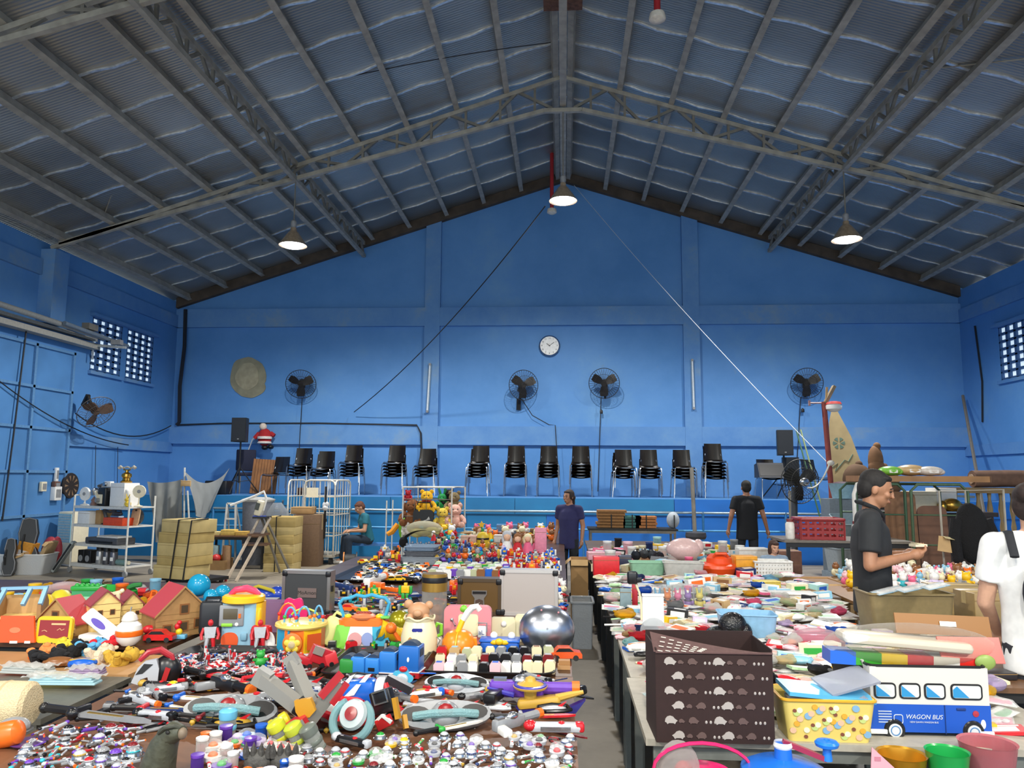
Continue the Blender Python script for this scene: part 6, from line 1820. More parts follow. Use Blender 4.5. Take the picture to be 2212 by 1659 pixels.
for i, (x0, x1, y, hh, m_) in enumerate(((-34, -8, 30, 32, cl('#5aa0c8')), (-8, 20, 40, 32, cl('#5aa0c8')), (28, 48, 40, 34, cl('#5aa0c8')), (-54, -14, 60, 36, ORG), (-28, 38, 50, 26, mat('#b8c83a', .35)))):
 n_ = 10
 w_ = P(t, 'wire_loop', m_, U([(x0 + (x1 - x0) * (.5 - .5 * math.cos(PI * k / n_)), y, 63 + hh * math.sin(PI * k / n_)) for k in range(n_ + 1)], 2.2, 7))
 for u, c_ in ((.12, (GRN, BLU, ORG, RED, PUR)[i]), (.9, (RED, ORG, RED, YEL, BLU)[i])):
  P(w_, 'bead', c_, S((x0 + (x1 - x0) * (.5 - .5 * math.cos(PI * u)), y, 63 + hh * math.sin(PI * u)), 4.5, 10, 8))
t = h('toy_mirror', 'magenta scalloped toy mirror standing behind the bead maze', 'toy', 632, 1372, .05, w=50)
P(t, 'frame', mat('#d8246a', .4), X([(28 * math.cos(a) * (1 + .10 * math.cos(6 * a)), 44 + 34 * math.sin(a) * (1 + .10 * math.cos(6 * a))) for a in [2 * PI * k / 60 for k in range(60)]], -4, 4))
P(t, 'stem', mat('#d8246a', .4), B((0, 0, 8), (16, 8, 16)))
t = h('toy_jug', 'pale yellow-green plastic box with a moulded handle, lying tilted', 'toy', 706, 1400, 0, w=56, rot=(-.2, .45, .3))
P(t, 'body', mat('#dfe08a', .4), B((0, 18, 34), (50, 40, 62), bev=10))
P(t, 'handle', mat('#dfe08a', .4), U([(-16, 6, 64), (-14, 4, 74), (14, 4, 74), (16, 6, 64)], 3.5, 8))
t = h('activity_toy', 'activity centre toy with an orange top and blue cloud-shaped handle', 'toy', 780, 1400, .05, w=120)
P(t, 'top', mat('#ec7a2e', .35), X(rrect(108, 46, 20, (0, 24)), 44, 56, axis='z'), X(rrect(92, 40, 18, (0, 24)), 56, 60, axis='z'))
for (x0, x1, b0, b1, m_) in ((-54, -24, -62, -34, mat('#7ac83e', .35)), (-24, 22, -34, 26, WHT), (22, 52, 26, 64, mat('#2aa0c0', .35))):
 P(t, 'side_panel', m_, (np.array([(b0, -8, 0), (b1, -8, 0), (x1, 2, 46), (x0, 2, 46), (b0, 50, 0), (b1, 50, 0), (x1, 44, 46), (x0, 44, 46)], float), [(0, 1, 2, 3), (7, 6, 5, 4), (0, 3, 7, 4), (1, 5, 6, 2), (3, 2, 6, 7), (0, 4, 5, 1)]))
P(t, 'handle', mat('#3fa0c8', .3), U([(-44, 22, 60), (-50, 22, 76), (-54, 22, 88), (-46, 22, 98), (-30, 22, 100), (-18, 22, 106), (0, 22, 103), (16, 22, 107), (30, 22, 103), (44, 22, 101), (54, 22, 90), (50, 22, 76), (46, 22, 62)], 4, 8))
P(t, 'bun_button', mat('#d07a50', .4), L([(24, 58), (26, 62), (20, 67), (8, 69), (0, 69.5)], 24, c=(0, 22, 0)))
P(t, 'brown_knob', mat('#8e2f22', .4), *[S((-12 + 6 * i, 20, 69), (5, 5, 4), 8, 6) for i in range(5)])
P(t, 'yellow_key', YEL, S((-34, 20, 62), (8, 8, 5)), S((34, 20, 62), (9, 9, 6)))
P(t, 'green_tab', mat('#6ac050', .35), B((48, 12, 62), (20, 16, 5), bev=2))
P(t, 'pink_disc', mat('#d8a0a0', .4), X(ell(15, 16, 20, (-12, 18)), -10.5, -7.5))
P(t, 'blue_disc', mat('#8fa0d0', .4), X(ell(12, 14, 20, (14, 20)), -10.5, -7.5))
P(t, 'star_recess', mat('#1a6a88', .4), X(ell(9, 12, 18, (42, 30)), -9, -5))
ONE('ball', 'shiny gold-green balloon ball behind the bear jar', 'ball', mat('#a8a020', .2, .5), [S((0, 0, 24), 24, 24, 16)], at(862, 1368, TZ), sc=K(862, 1368))
t = h('toy_maraca', 'orange toy rattle with a round head before the yellow bucket', 'toy', 852, 1405, .2, w=30)
P(t, 'head', ORG, S((-8, 0, 46), 12))
P(t, 'handle', ORG, U([(-2, 0, 38), (12, 0, 18), (22, 0, 2)], [4, 6, 5], 8))
t = h('toy_bucket', 'yellow toy bucket lying behind the bear jar', 'bucket', 868, 1398, .1, w=36)
P(t, 'bucket', YEL, TR(L([(16, 0), (22, 44), (24, 46), (20, 44), (14, 2)], 20, cap=False), (-10, 10, 22), rot=(.3, -1.2, 0)), S((-6, 12, 22), (18, 14, 16)))
t = h('cookie_jar', 'cream jar with a tan bear head looking out of the top', 'jar', 902, 1420, .05, w=76)
P(t, 'jar_body', CRM, L([(30, 0), (38, 8), (39, 40), (34, 62), (30, 72), (33, 79), (30, 79), (26, 66)], 28, c=(0, 20, 0), cap=False), L([(0, 1), (30, 0)], 28, c=(0, 20, 0), cap=False))
P(t, 'wavy_rim', mat('#e4d8b4', .4), U([(32 * math.cos(a), 20 + 32 * math.sin(a), 79 + 3 * math.sin(5 * a)) for a in [2 * PI * k / 40 for k in range(40)]], 2, 6, closed=True))
P(t, 'bear_head', mat('#c0906a', .45), S((-2, 18, 92), (24, 20, 19)), S((-24, 20, 106), (10, 7, 10)), S((20, 20, 104), (9, 7, 9)), S((-2, 0, 90), (10, 6, 8)))
P(t, 'bear_paw', mat('#c0906a', .45), S((-18, 4, 80), (8, 8, 9)), S((16, 4, 80), (8, 8, 9)))
P(t, 'blue_label', mat('#2a2f8a', .4), X(rrect(22, 7, 3, (0, 58)), -15.5, -13))
P(t, 'jar_picture', mat('#b98a50', .5), X(ell(5, 8, 14, (-14, 36)), -19, -15))
P(t, 'side_hook', SILM, U([(38, 10, 40), (46, 6, 34), (42, 6, 26)], 1.5, 6))
t = h('green_handle', 'lime green D-shaped toy handle right of the bear jar', 'toy', 942, 1408, .1, w=26)
P(t, 'loop', mat('#86d03a', .35), U([(-10, 0, 34), (-8, 0, 46), (2, 0, 58), (10, 0, 56), (10, 0, 36), (-2, 0, 30)], 4, 8, closed=True))
P(t, 'white_stand', WHT, B((2, 6, 15), (22, 24, 30), bev=6))
t = h('toy_suitcase', 'pink toy suitcase standing behind the orange pitcher', 'toy', 1009, 1392, 0, w=100)
P(t, 'shell', mat('#e08a92', .35), X(rrect(100, 78, 12, (0, 39)), 0, 22))
P(t, 'lever', SILM, C((-30, -1, 46), (-24, -14, 40), 1.8), S((-33, 0, 50), 4))
P(t, 'rear_plate', CRM, X(rrect(42, 44, 6, (2, 40)), -3, 0))
P(t, 'roll_holder', GRY, U([(24, -2, 46), (24, -10, 46), (42, -10, 46), (42, -10, 28)], 1.6, 6))
P(t, 'paper_roll', WHT, B((32, -8, 28), (18, 8, 24), bev=3))
text(t, 'roll_print', 'aL', mat('#3a5a9a', .5), (31, -12.6, 27), 13)
P(t, 'green_bump', mat('#7ac03a', .35), S((-8, 4, 72), (10, 8, 8)))
t = h('toy_pitcher', 'orange toy pitcher with a white and yellow bent handle', 'toy', 990, 1418, .1, w=72)
P(t, 'body', mat('#f08a1e', .3), L([(32, 0), (37, 14), (35, 30), (26, 44), (14, 50), (0, 51)], 26, c=(0, 20, 0)), X([(20, 0), (42, 0), (38, 34), (20, 36)], 10, 30))
P(t, 'yellow_strap', mat('#d8b020', .35), U([(-6, -17, 6), (-6, -15, 26), (-4, -5, 42), (0, 10, 50)], [6, 6, 5, 4], 8, flat=.5))
hd = P(t, 'handle', WHT, U([(8, 12, 72), (18, 12, 88), (28, 12, 98), (38, 12, 100), (44, 12, 92)], [6, 7, 7, 7, 6], 10))
P(hd, 'handle_tip', YEL, U([(-2, 10, 48), (2, 10, 58), (8, 12, 72)], [6, 6, 6], 10))
for (px, w, hh, lab) in ((1086, 52, 48, 'cream flat toy case with one knob beside the pink suitcase'), (1126, 26, 54, 'narrow cream toy case partly hidden by the chrome dome')):
 t = h('toy_case', lab, 'toy', px, 1386, 0, w=w)
 P(t, 'shell', CRM, X(rrect(w, hh, 6, (0, hh / 2)), 0, 16))
 P(t, 'knob', WHT, S((2, -1, hh * .75), (6, 4, 6)))
t = h('shape_tray', 'blue toy tray with a yellow bow and white ears before the cream case', 'toy', 1078, 1412, 0, w=84)
P(t, 'tray', BLU, B((0, 24, 12), (82, 44, 22), bev=5), B((0, 24, 24), (86, 48, 4), bev=2))
P(t, 'bow', YEL, S((0, 0, 24), (9, 5, 7)), S((-10, 2, 22), (9, 4, 5)), S((11, 2, 22), (9, 4, 5)))
P(t, 'ear', WHT, S((-14, 34, 30), (8, 6, 8)))
P(t, 'ear', WHT, S((24, 34, 30), (8, 6, 8)))
t = h('metal_dome', 'big polished metal dome bowl leaning at the table corner', 'bowl', 1182, 1412, 0, w=120, rot=(-.25, 0, .05))
P(t, 'dome', mat('#b4bac6', .3, .95, .08, .05), TR(L([(60, 0), (60, 6), (57, 20), (48, 34), (34, 45), (16, 51), (4, 52.5), (0, 52.5)], 48), (0, 30, 49), rot=(PI / 2 + .1, 0, 0), sc=(1, .86, 1)))
P(t, 'rivet', mat('#c88a8e', .4), S((-12, -14, 86), 2.2), S((24, -10, 82), 2.2))
P(t, 'centre_pin', GRY, C((0, -23, 48), (0, -26, 48), 2))
car_at('flat orange and white toy boat under the polished dome, right side', 1222, 1425, 66, .1, '#e05a2a')
t = h('wooden_block', 'small stack of tan wooden slabs under the table-corner dome', 'block', 1218, 1445, 0, w=28)
P(t, 'slab', M_PLY, B((0, 0, 5), (26, 20, 9)))
P(t, 'slab', mat('#a87a4a', .6), B((1, 1, 14), (24, 18, 8)))
t = h('board', 'flat brown board with a yellow tab at the aisle side of the left table', 'board', 1228, 1500, 0, w=30)
P(t, 'board', M_CARDL, B((-2, 20, 1.5), (38, 70, 3)))
P(t, 'tab', YEL, B((-2, -14, 3.4), (30, 7, 1)))
# ------------------------------------------------------------------ small goods: one maker per kind, sized to about 1 unit wide
CN = {'#c8202a': 'red', '#f07020': 'orange', '#f0c020': 'yellow', '#2fa040': 'green', '#1f62c8': 'blue', '#ecebe6': 'white', '#8e9093': 'grey', '#1a1a1d': 'black', '#e86a90': 'pink', '#6a3fae': 'purple', '#2fb0c0': 'teal',
  '#e8dfb8': 'cream', '#8a5a34': 'brown', '#b9bcc2': 'silver', '#c09a3a': 'gold', '#8ec4de': 'pale blue', '#f2c4cc': 'pale pink', '#b8dcae': 'pale green', '#d4c4e4': 'lilac', '#f0e48a': 'pale yellow', '#7a1f24': 'dark red', '#24386e': 'navy', '#c9a878': 'tan', '#b9bd98': 'sage', '#a9d8d4': 'aqua'}
def k_fig(t, c, c2):
 """generic little humanoid lying or standing"""
 P(t, 'figure', [cl(c, .4), cl(c2, .4)], S((0, 0, .92), (.09, .09, .11), 8, 6), X([(-.15, .45), (.15, .45), (.19, .78), (-.19, .78)], -.07, .07) + (1,), U([(-.2, 0, .76), (-.27, -.03, .55), (-.24, -.08, .40)], .05, 6), U([(.2, 0, .76), (.27, -.03, .55), (.24, -.08, .40)], .05, 6),
  U([(-.08, 0, .48), (-.11, -.01, .25), (-.12, -.01, .03)], [.075, .06, .05], 6) + (1,), U([(.08, 0, .48), (.11, -.01, .25), (.12, -.01, .03)], [.075, .06, .05], 6), S((-.12, -.05, .03), (.05, .09, .03), 6, 5), S((.12, -.05, .03), (.05, .09, .03), 6, 5))
def k_block(t, c, c2):
 P(t, 'shell', cl(c, .3), X([(-.42, 0), (.42, 0), (.45, .8), (.30, 1.0), (-.30, 1.0), (-.45, .8)], -.7, .0))
 P(t, 'roof_panel', cl(c2, .35), B((0, -.35, 1.0), (.5, .5, .06)))
 P(t, 'coupling', BLK, B((0, -.73, .08), (.16, .08, .1)))
def k_robot(t, c, c2):
 P(t, 'torso', cl(c, .3), B((0, 0, .62), (.5, .3, .42), bev=.04), B((0, 0, .92), (.2, .2, .18), bev=.03))
 P(t, 'limbs', cl(c2, .3), B((-.35, -.03, .58), (.16, .2, .5), bev=.03), B((.35, -.03, .58), (.16, .2, .5), bev=.03), B((-.14, 0, .2), (.2, .26, .4), bev=.03), B((.14, 0, .2), (.2, .26, .4), bev=.03))
 P(t, 'chest_plate', YEL, B((0, -.16, .68), (.24, .03, .14)))
def k_car(t, c, c2):
 P(t, 'body', cl(c, .25), X([(-.5, .08), (.5, .08), (.5, .22), (.26, .28), (.12, .42), (-.25, .42), (-.38, .27), (-.5, .26)], -.21, .21))
 P(t, 'window_band', cl(c2, .2), X([(.24, .28), (.11, .40), (-.23, .40), (-.34, .28)], -.214, .214))
 P(t, 'wheels', M_RUBBER, C((-.3, -.22, .09), (-.3, .22, .09), .09, n=8), C((.3, -.22, .09), (.3, .22, .09), .09, n=8))
def k_duck(t, c, c2):
 m = cl(c, .35)
 P(t, 'body', m, S((0, 0, .36), (.42, .36, .36), 10, 8), U([(-.3, -.1, .5), (-.5, -.25, .55)], [.12, .09], 6), U([(.3, -.1, .5), (.5, -.25, .55)], [.12, .09], 6))
 P(t, 'head', cl(c2, .35), S((0, -.02, .86), (.32, .3, .3), 10, 8), S((-.22, 0, 1.12), .11, 6, 5), S((.22, 0, 1.12), .11, 6, 5))
def k_doll(t, c, c2):
 P(t, 'dress', cl(c, .7), L([(.34, 0), (.2, .5), (.16, .62), (.0, .66)], 12))
 P(t, 'head', mat('#e6b898', .5), S((0, 0, .84), (.18, .17, .2), 10, 8))
 P(t, 'hair', cl(c2, .8), S((0, .04, .90), (.21, .19, .2), 10, 8), S((-.17, .05, .7), (.08, .08, .2), 6, 5), S((.17, .05, .7), (.08, .08, .2), 6, 5))
def k_packet(t, c, c2):
 P(t, 'card', cl(c, .4), B((0, 0, .022), (.92, .64, .03)), B((0, .22, .04), (.7, .16, .012)) + (0,))
 P(t, 'goods', cl(c2, .4), B((-.1, -.08, .06), (.5, .3, .06), bev=.02), S((.28, -.05, .06), (.12, .15, .05), 8, 6))
 P(t, 'film', CLR, G(6, 5, lambda u, v: ((u - .5) * 1.02, (v - .5) * .74, .05 + .10 * math.sin(PI * u) * math.sin(PI * v) + .012 * math.sin(31 * u + 17 * v))))
def k_book(t, c, c2):
 P(t, 'cover', cl(c, .35), B((0, 0, .05), (1, .7, .1)))
 P(t, 'picture', cl(c2, .4), B((-.05, -.05, .102), (.7, .4, .006)))
 P(t, 'title_bar', WHT, B((0, .24, .102), (.8, .1, .006)))
def k_box(t, c, c2):
 P(t, 'carton', cl(c, .45), B((0, 0, .2), (.9, .5, .4)))
 P(t, 'front_panel', cl(c2, .4), B((0, -.252, .2), (.6, .006, .22)))
 P(t, 'top_panel', WHT, B((.1, 0, .402), (.5, .3, .006)))
def k_jar(t, c, c2):
 P(t, 'cup', clear(c, .4, .9), L([(.26, 0), (.3, .05), (.3, .6), (.27, .66)], 14, cap=False), L([(0, .01), (.26, .01)], 14, cap=False))
 P(t, 'contents', cl(c2, .5), L([(.24, .02), (.27, .42), (.1, .48)], 12))
 P(t, 'lid', cl(c, .3), L([(.3, .64), (.32, .67), (.32, .78), (.0, .8)], 14))
def k_pouch(t, c, c2):
 P(t, 'pouch_body', mat(c, .3, 0, .06), S((0, 0, .16), (.5, .3, .16), 14, 8), B((0, 0, .14), (.9, .4, .2), bev=.08))
 P(t, 'zip', cl(c2, .4), U([(-.42, -.05, .27), (0, -.08, .31), (.42, -.05, .27)], .02, 5))
def k_bag(t, c, c2):
 P(t, 'film', clear(c, .3, .93), S((0, 0, .2), (.48, .34, .2), 12, 8), S((.2, .1, .3), (.2, .18, .14), 8, 6), U([(-.3, 0, .25), (-.5, 0, .35)], [.12, .03], 6))
 P(t, 'goods', cl(c2, .45), S((-.1, 0, .16), (.24, .2, .12), 8, 6), B((.2, .02, .12), (.2, .2, .16), bev=.03))
def k_pen(t, c, c2):
 P(t, 'barrel', cl(c, .3), C((-.5, 0, .06), (.35, 0, .06), .05, n=8))
 P(t, 'cap', cl(c2, .3), C((.35, 0, .06), (.5, 0, .06), .055, n=8))
def k_sword(t, c, c2):
 P(t, 'blade', cl(c, .25), X([(-.12, -.05), (.42, -.035), (.52, .0), (.42, .035), (-.12, .05)], .03, .055, axis='z'))
 P(t, 'guard', cl(c2, .3), B((-.14, 0, .05), (.05, .2, .08), bev=.02), S((-.14, -.07, .06), (.05, .04, .04), 8, 6))
 P(t, 'grip', BLK, C((-.16, 0, .05), (-.46, 0, .05), .032, n=8), S((-.48, 0, .05), .042, 8, 6))
 P(t, 'inlay', GLDM, B((.1, 0, .056), (.32, .025, .006)))
def k_gun(t, c, c2):
 P(t, 'body', cl(c, .3), B((-.05, 0, .12), (.5, .12, .14), bev=.03), C((.15, 0, .13), (.48, 0, .13), .055, n=10))
 P(t, 'grip', cl(c2, .35), TR(B((0, 0, 0), (.12, .26, .09), bev=.02), (-.25, -.14, .09), rot=(0, 0, -.3)))
 P(t, 'muzzle', ORG if c != '#f07020' else SIL, C((.46, 0, .13), (.53, 0, .13), .065, n=10))
 P(t, 'detail', SILM, S((0, -.02, .2), (.09, .06, .05), 8, 6), B((-.2, 0, .2), (.12, .07, .03)))
def k_belt(t, c, c2):
 P(t, 'buckle', cl(c, .25), X(ell(.5, .17, 24), .02, .06, axis='z'), S((0, 0, .06), (.16, .15, .10), 14, 8))
 P(t, 'core_disc', cl('#8e1f22', .3), S((0, 0, .145), (.085, .08, .025), 14, 8))
 P(t, 'tube_band', clear('#a8d4d8', .45, .85), U([(-.34, -.03, .10), (-.15, -.05, .17), (.15, -.05, .17), (.34, -.03, .10)], .042, 8))
 P(t, 'recess', BLK, X(ell(.15, .09, 14, (-.31, .02)), .06, .063, axis='z'), X(ell(.15, .09, 14, (.31, .02)), .06, .063, axis='z'))
def k_gem(t, c, c2):
 P(t, 'ring_base', SILM, L([(.3, 0), (.36, .08), (.32, .2), (.22, .24)], 16), L([(.42, .02), (.46, .06), (.42, .1)], 16, cap=False))
 P(t, 'gem', mat(c, .12, 0, .05, 20, 0, .6), S((0, 0, .24), (.26, .26, .18), 14, 8))
 P(t, 'setting', cl(c2, .3), L([(.25, .22), (.28, .26), (.24, .29)], 16, cap=False))
def k_capsule(t, c, c2):
 P(t, 'base', mat(c, .25, 0, .05), L([(0, 0), (.2, .02), (.38, .12), (.42, .30)], 16))
 P(t, 'clear_dome', clear('#ffffff', .07, .97), L([(.42, .30), (.38, .44), (.22, .54), (0, .57)], 16, cap=False))
 P(t, 'contents', cl(c2, .4), S((0, 0, .30), (.22, .2, .17), 10, 7))
def k_gadget(t, c, c2):
 P(t, 'body', cl(c, .28), B((0, 0, .09), (.9, .18, .15), bev=.06))
 P(t, 'head', cl(c2, .25), S((-.42, 0, .11), (.12, .12, .09), 10, 7), B((.4, 0, .1), (.16, .17, .15), bev=.04))
 P(t, 'button', RED, S((.1, -.02, .165), (.06, .05, .03), 8, 5))
 P(t, 'chrome_strip', SILM, B((0, -.092, .09), (.5, .02, .06)))
def k_shield(t, c, c2):
 P(t, 'frame', cl(c, .3), U([(-.4, -.1, .06), (-.35, .12, .08), (0, .2, .1), (.35, .12, .08), (.4, -.1, .06), (.2, -.2, .06), (-.2, -.2, .06)], .05, 8, closed=True))
 P(t, 'plate', cl(c2, .25), S((0, 0, .06), (.32, .17, .07), 14, 8))
 P(t, 'fin', RED, X([(-.1, .0), (.1, 0), (.32, .22), (.1, .12)], -.02, .02))
KIND = dict(fig=(k_fig, 'toy_figure', 'figure'), block=(k_block, 'toy_carriage', 'toy carriage'), robot=(k_robot, 'toy_robot', 'toy robot'), car=(k_car, 'toy_car', 'toy car'), duck=(k_duck, 'vinyl_toy', 'squeaky toy'), doll=(k_doll, 'doll', 'doll'),
   packet=(k_packet, 'packet', 'clear packet'), book=(k_book, 'booklet', 'booklet'), box=(k_box, 'goods_box', 'small box'), jar=(k_jar, 'jar', 'lidded jar'), pouch=(k_pouch, 'pouch', 'pouch'), bag=(k_bag, 'goods_bag', 'bagged item'), pen=(k_pen, 'pen', 'pen'),
   sword=(k_sword, 'toy_sword', 'toy sword'), gun=(k_gun, 'toy_blaster', 'toy blaster'), belt=(k_belt, 'toy_belt', 'toy belt'), gem=(k_gem, 'toy_medal', 'jewelled toy'), capsule=(k_capsule, 'toy_capsule', 'toy capsule'), gadget=(k_gadget, 'toy_gadget', 'toy gadget'), shield=(k_shield, 'toy_armour', 'toy armour'))
HEAP = {}
def rest(x, y, r):
 """height of what already lies within r of (x, y)"""
 best = 0
 for i in range(int((x - r) / .04) - 1, int((x + r) / .04) + 2):
  for j in range(int((y - r) / .04) - 1, int((y + r) / .04) + 2):
   best = max(best, HEAP.get((i, j), 0))
 return best
def lay(x, y, r, top):
 for i in range(int((x - r) / .04), int((x + r) / .04) + 1):
  for j in range(int((y - r) / .04), int((y + r) / .04) + 1):
   HEAP[(i, j)] = max(HEAP.get((i, j), 0), top)
def small(kind, c, c2, loc, s, rot, label, group):
 key = (kind, c, c2)
 fn, nm, _ = KIND[kind]
 if key not in PROT:
  t = T(nm, label, KIND[kind][2], loc, rot=rot, group=group, sc=s)
  fn(t, c, c2)
  PROT[key] = t
  return t
 return dup(PROT[key], loc, 0, label, group, rot=rot, sc=s)
KH = dict(packet=.1, book=.1, box=.41, jar=.8, pouch=.3, bag=.4, pen=.11, sword=.1, gun=.25, belt=.17, gem=.42, capsule=.57, gadget=.28, shield=.2, fig=1.0, block=1.05, robot=1.0, car=.42, duck=1.2, doll=1.1)
FLAT = ('packet', 'book', 'pouch', 'bag', 'pen', 'sword', 'gun', 'belt', 'gadget', 'shield', 'box')
def zone(where, quad, rows, cols, kinds, pairs, spx, z=TZ, lie=0.0, jit=.28, spin=.5, skip=True, heap=False, group=None, tilt=.12, lift=0):
 """goods set out in rows inside a table area: quad = front-left, front-right, back-left, back-right photo pixels on the table plane"""
 fl, fr, bl, br = [at(a, b_, z) for a, b_ in quad]
 group = group or 'small goods ' + where
 for r_ in range(rows):
  v = (r_ + .5) / rows
  n = cols if isinstance(cols, int) else cols[r_]
  row = []
  for c_ in range(n):
   u = (c_ + .5 + random.uniform(-jit, jit)) / n
   vv = v + random.uniform(-jit, jit) / rows
   p = fl.lerp(fr, u).lerp(bl.lerp(br, u), vv)
   if skip and any((p.x - a) ** 2 + (p.y - b_) ** 2 < (q + .02) ** 2 for a, b_, q in HERO):
    continue
   row.append(p)
  k_row = ('front row' if r_ == 0 else 'back row' if r_ == rows - 1 else '%s row' % ORD[r_])
  for i, p in enumerate(row):
   kd = random.choice(kinds)
   a, b_ = random.choice(pairs)
   s = random.uniform(*spx)
   rz = random.uniform(-spin, spin)
   zz = z
   if heap:
    r0 = s * .22
    e = rest(p.x, p.y, r0)
    zz = z + min(e * .5, .035)
    lay(p.x, p.y, s * .3, min(zz - z + s * KH[kd], .07))
   rot = (random.uniform(-tilt, tilt), random.uniform(-tilt, tilt), rz) if kd in FLAT and heap else (0, 0, rz)
   zl = zz
   if kd in ('fig', 'robot') and random.random() < lie:
    rot = (-1.45 + random.uniform(-.1, .1), 0, random.uniform(-1.4, 1.4))
    zl = zz + s * .07
   pos = 'leftmost' if i == 0 else 'rightmost' if i == len(row) - 1 else '%s from left' % (ORD[i] if i < len(ORD) else 'number %d' % (i + 1))
   nm = KIND[kd][2]
   ca, cb = CN.get(a, ''), CN.get(b_, '')
   desc = '%s%s %s' % (ca, '-and-' + cb if cb and cb != ca and kd in ('fig', 'robot', 'packet', 'sword', 'gun', 'gadget', 'doll') else '', nm)
   small(kd, a, b_, (p.x, p.y, zl), s, rot, '%s, %s, %s %s' % (desc, pos, k_row, where), group)
def tray(label, px, py, w, dpx, m=BLK, hh=.035):
 f, b_ = at(px, py, TZ), at(px, py - dpx, TZ)
 k = f.y / FPX
 return tub(label, ((f.x + b_.x) / 2, (f.y + b_.y) / 2, TZ), (w * k, b_.y - f.y, hh), m, 0, name='tray', cat='tray', tp=.94), TZ + .012
pr = lambda s: [tuple('#' + q if False else {v: k for k, v in CN.items()}[q.replace('_', ' ')] for q in w.split('/')) for w in s.split()]
# black trays on the left block
tray('black tray of small red and silver figures, left of the toy trains', 533, 1474, 380, 66)
zone('of the figure tray', ((358, 1466), (640, 1466), (385, 1418), (680, 1418)), 6, [19, 19, 18, 18, 17, 17], ['fig'], pr('red/silver silver/red red/silver silver/navy red/white blue/silver silver/grey dark_red/silver white/red'), (.060, .078), z=TZ + .014, lie=.95, spin=2.8)
tray('black tray carrying the blue toy trains', 820, 1472, 200, 62)
tray('black tray of upright toy carriages at the table corner', 1062, 1468, 286, 62)
zone('of the carriage tray', ((938, 1462), (1200, 1462), (945, 1412), (1195, 1412)), 3, [11, 11, 10], ['block'], pr('white/grey cream/white grey/silver cream/brown pale_pink/blue white/lilac tan/pale_blue red/dark_red white/silver cream/cream dark_red/grey black/grey sage/white'), (.054, .062), z=TZ + .013, spin=.12, jit=.1)
# toy trains (cabs seen from behind)
for px, py, w, hh, c_, lab in ((748, 1462, 34, 38, '#2f8a3a', 'small green toy tender at the left end of the train tray'), (772, 1463, 34, 44, '#2f7fd0', 'leftmost blue toy locomotive in the train tray'), (803, 1464, 34, 42, '#2f80d2', 'second blue toy locomotive, with a black slot, in the train tray'),
        (836, 1464, 40, 56, '#2c78c8', 'third blue toy locomotive in the train tray'), (882, 1465, 50, 70, '#1f66b8', 'tallest blue toy locomotive at the right of the train tray')):
 t = h('toy_locomotive', lab, 'toy train', px, py, -.12, z=TZ + .013, w=w, grp='blue toy trains')
 P(t, 'cab', cl(c_, .35), B((0, 18, hh * .55), (w * .9, 44, hh * .75), bev=3))
 P(t, 'roof', cl('#23364e', .6), TR(L([(w * .48, -22), (w * .48, 22)], 20), (0, 18, hh * .72), rot=(PI / 2, 0, 0), sc=(1, 1, .55)))
 P(t, 'footplate', cl('#a81f28', .35), B((0, 18, hh * .1), (w * .98, 48, hh * .16)))
 P(t, 'white_line', WHT, B((0, 18, hh * .19), (w, 48.5, 1.4)))
 if hh > 60:
  P(t, 'white_mark', WHT, X(ell(2.5, 5, 12, (0, hh * .55)), -5.2, -4))
 elif 'slot' in lab:
  P(t, 'black_slot', BLK, B((0, -4.5, hh * .42), (14, 1.5, 7)))
 for x in (-.3, 0, .3):
  P(t, 'buffer', BLK, B((x * w, -6.5, hh * .09), (3, 2, 4)))
t = h('toy_truck', 'crumpled red toy fire truck robot at the left of the train tray', 'toy robot', 682, 1455, .5, w=62, dz=.03)
P(t, 'cab', cl('#b8222c', .3), B((10, 10, 22), (44, 26, 34), rot=(0, .4, 0), bev=3), B((-26, 8, 16), (40, 20, 16), rot=(0, .35, 0), bev=3))
P(t, 'windscreen', mat('#8a8078', .3), B((4, -5, 34), (22, 4, 16), rot=(0, .4, 0)))
P(t, 'rear_box', cl('#d23a40', .3), B((32, 6, 14), (26, 20, 26), rot=(0, -.3, 0), bev=2))
P(t, 'wheel', BLK, *[C((x, -6, 4), (x, 18, 4), 5, n=10) for x in (-34, -14, 12, 32)])
zone('behind the toy trains', ((700, 1412), (925, 1412), (700, 1396), (915, 1396)), 2, [11, 12], ['car', 'robot', 'box', 'block'], pr('red/black green/black orange/black blue/black black/grey teal/black brown/black red/white'), (.05, .07), z=TZ, spin=1.5)
for px, lab in ((120 + 10, 'standing red and silver toy figure at the foot of the kitchen tower'), (560, 'standing red and silver toy figure beside the red toy bag')):
 px = 452 if px == 130 else px
 small('fig', CN and '#c8202a', '#b9bcc2', at(px, 1408, TZ), .17, (0, 0, .3), lab, 'tall red and silver figures')
for px in (462, 566):
 t = h('display_disc', 'flat dark display disc on the figure tray, ' + ('left one' if px < 500 else 'right one'), 'disc', px, 1418, w=40, dz=.03)
 P(t, 'disc', mat('#3a3a40', .3), L([(0, 0), (24, 0), (25, 2), (22, 4), (0, 4.5)], 26))
 P(t, 'ridge', BLK, L([(14, 4.4), (15, 5.5), (16, 4.4)], 26, cap=False))
small('duck', '#2fa040', '#2fa040', at(562, 1440, TZ + .015), .07, (0, 0, .4), 'small green lizard-like toy among the red and silver figures', None)
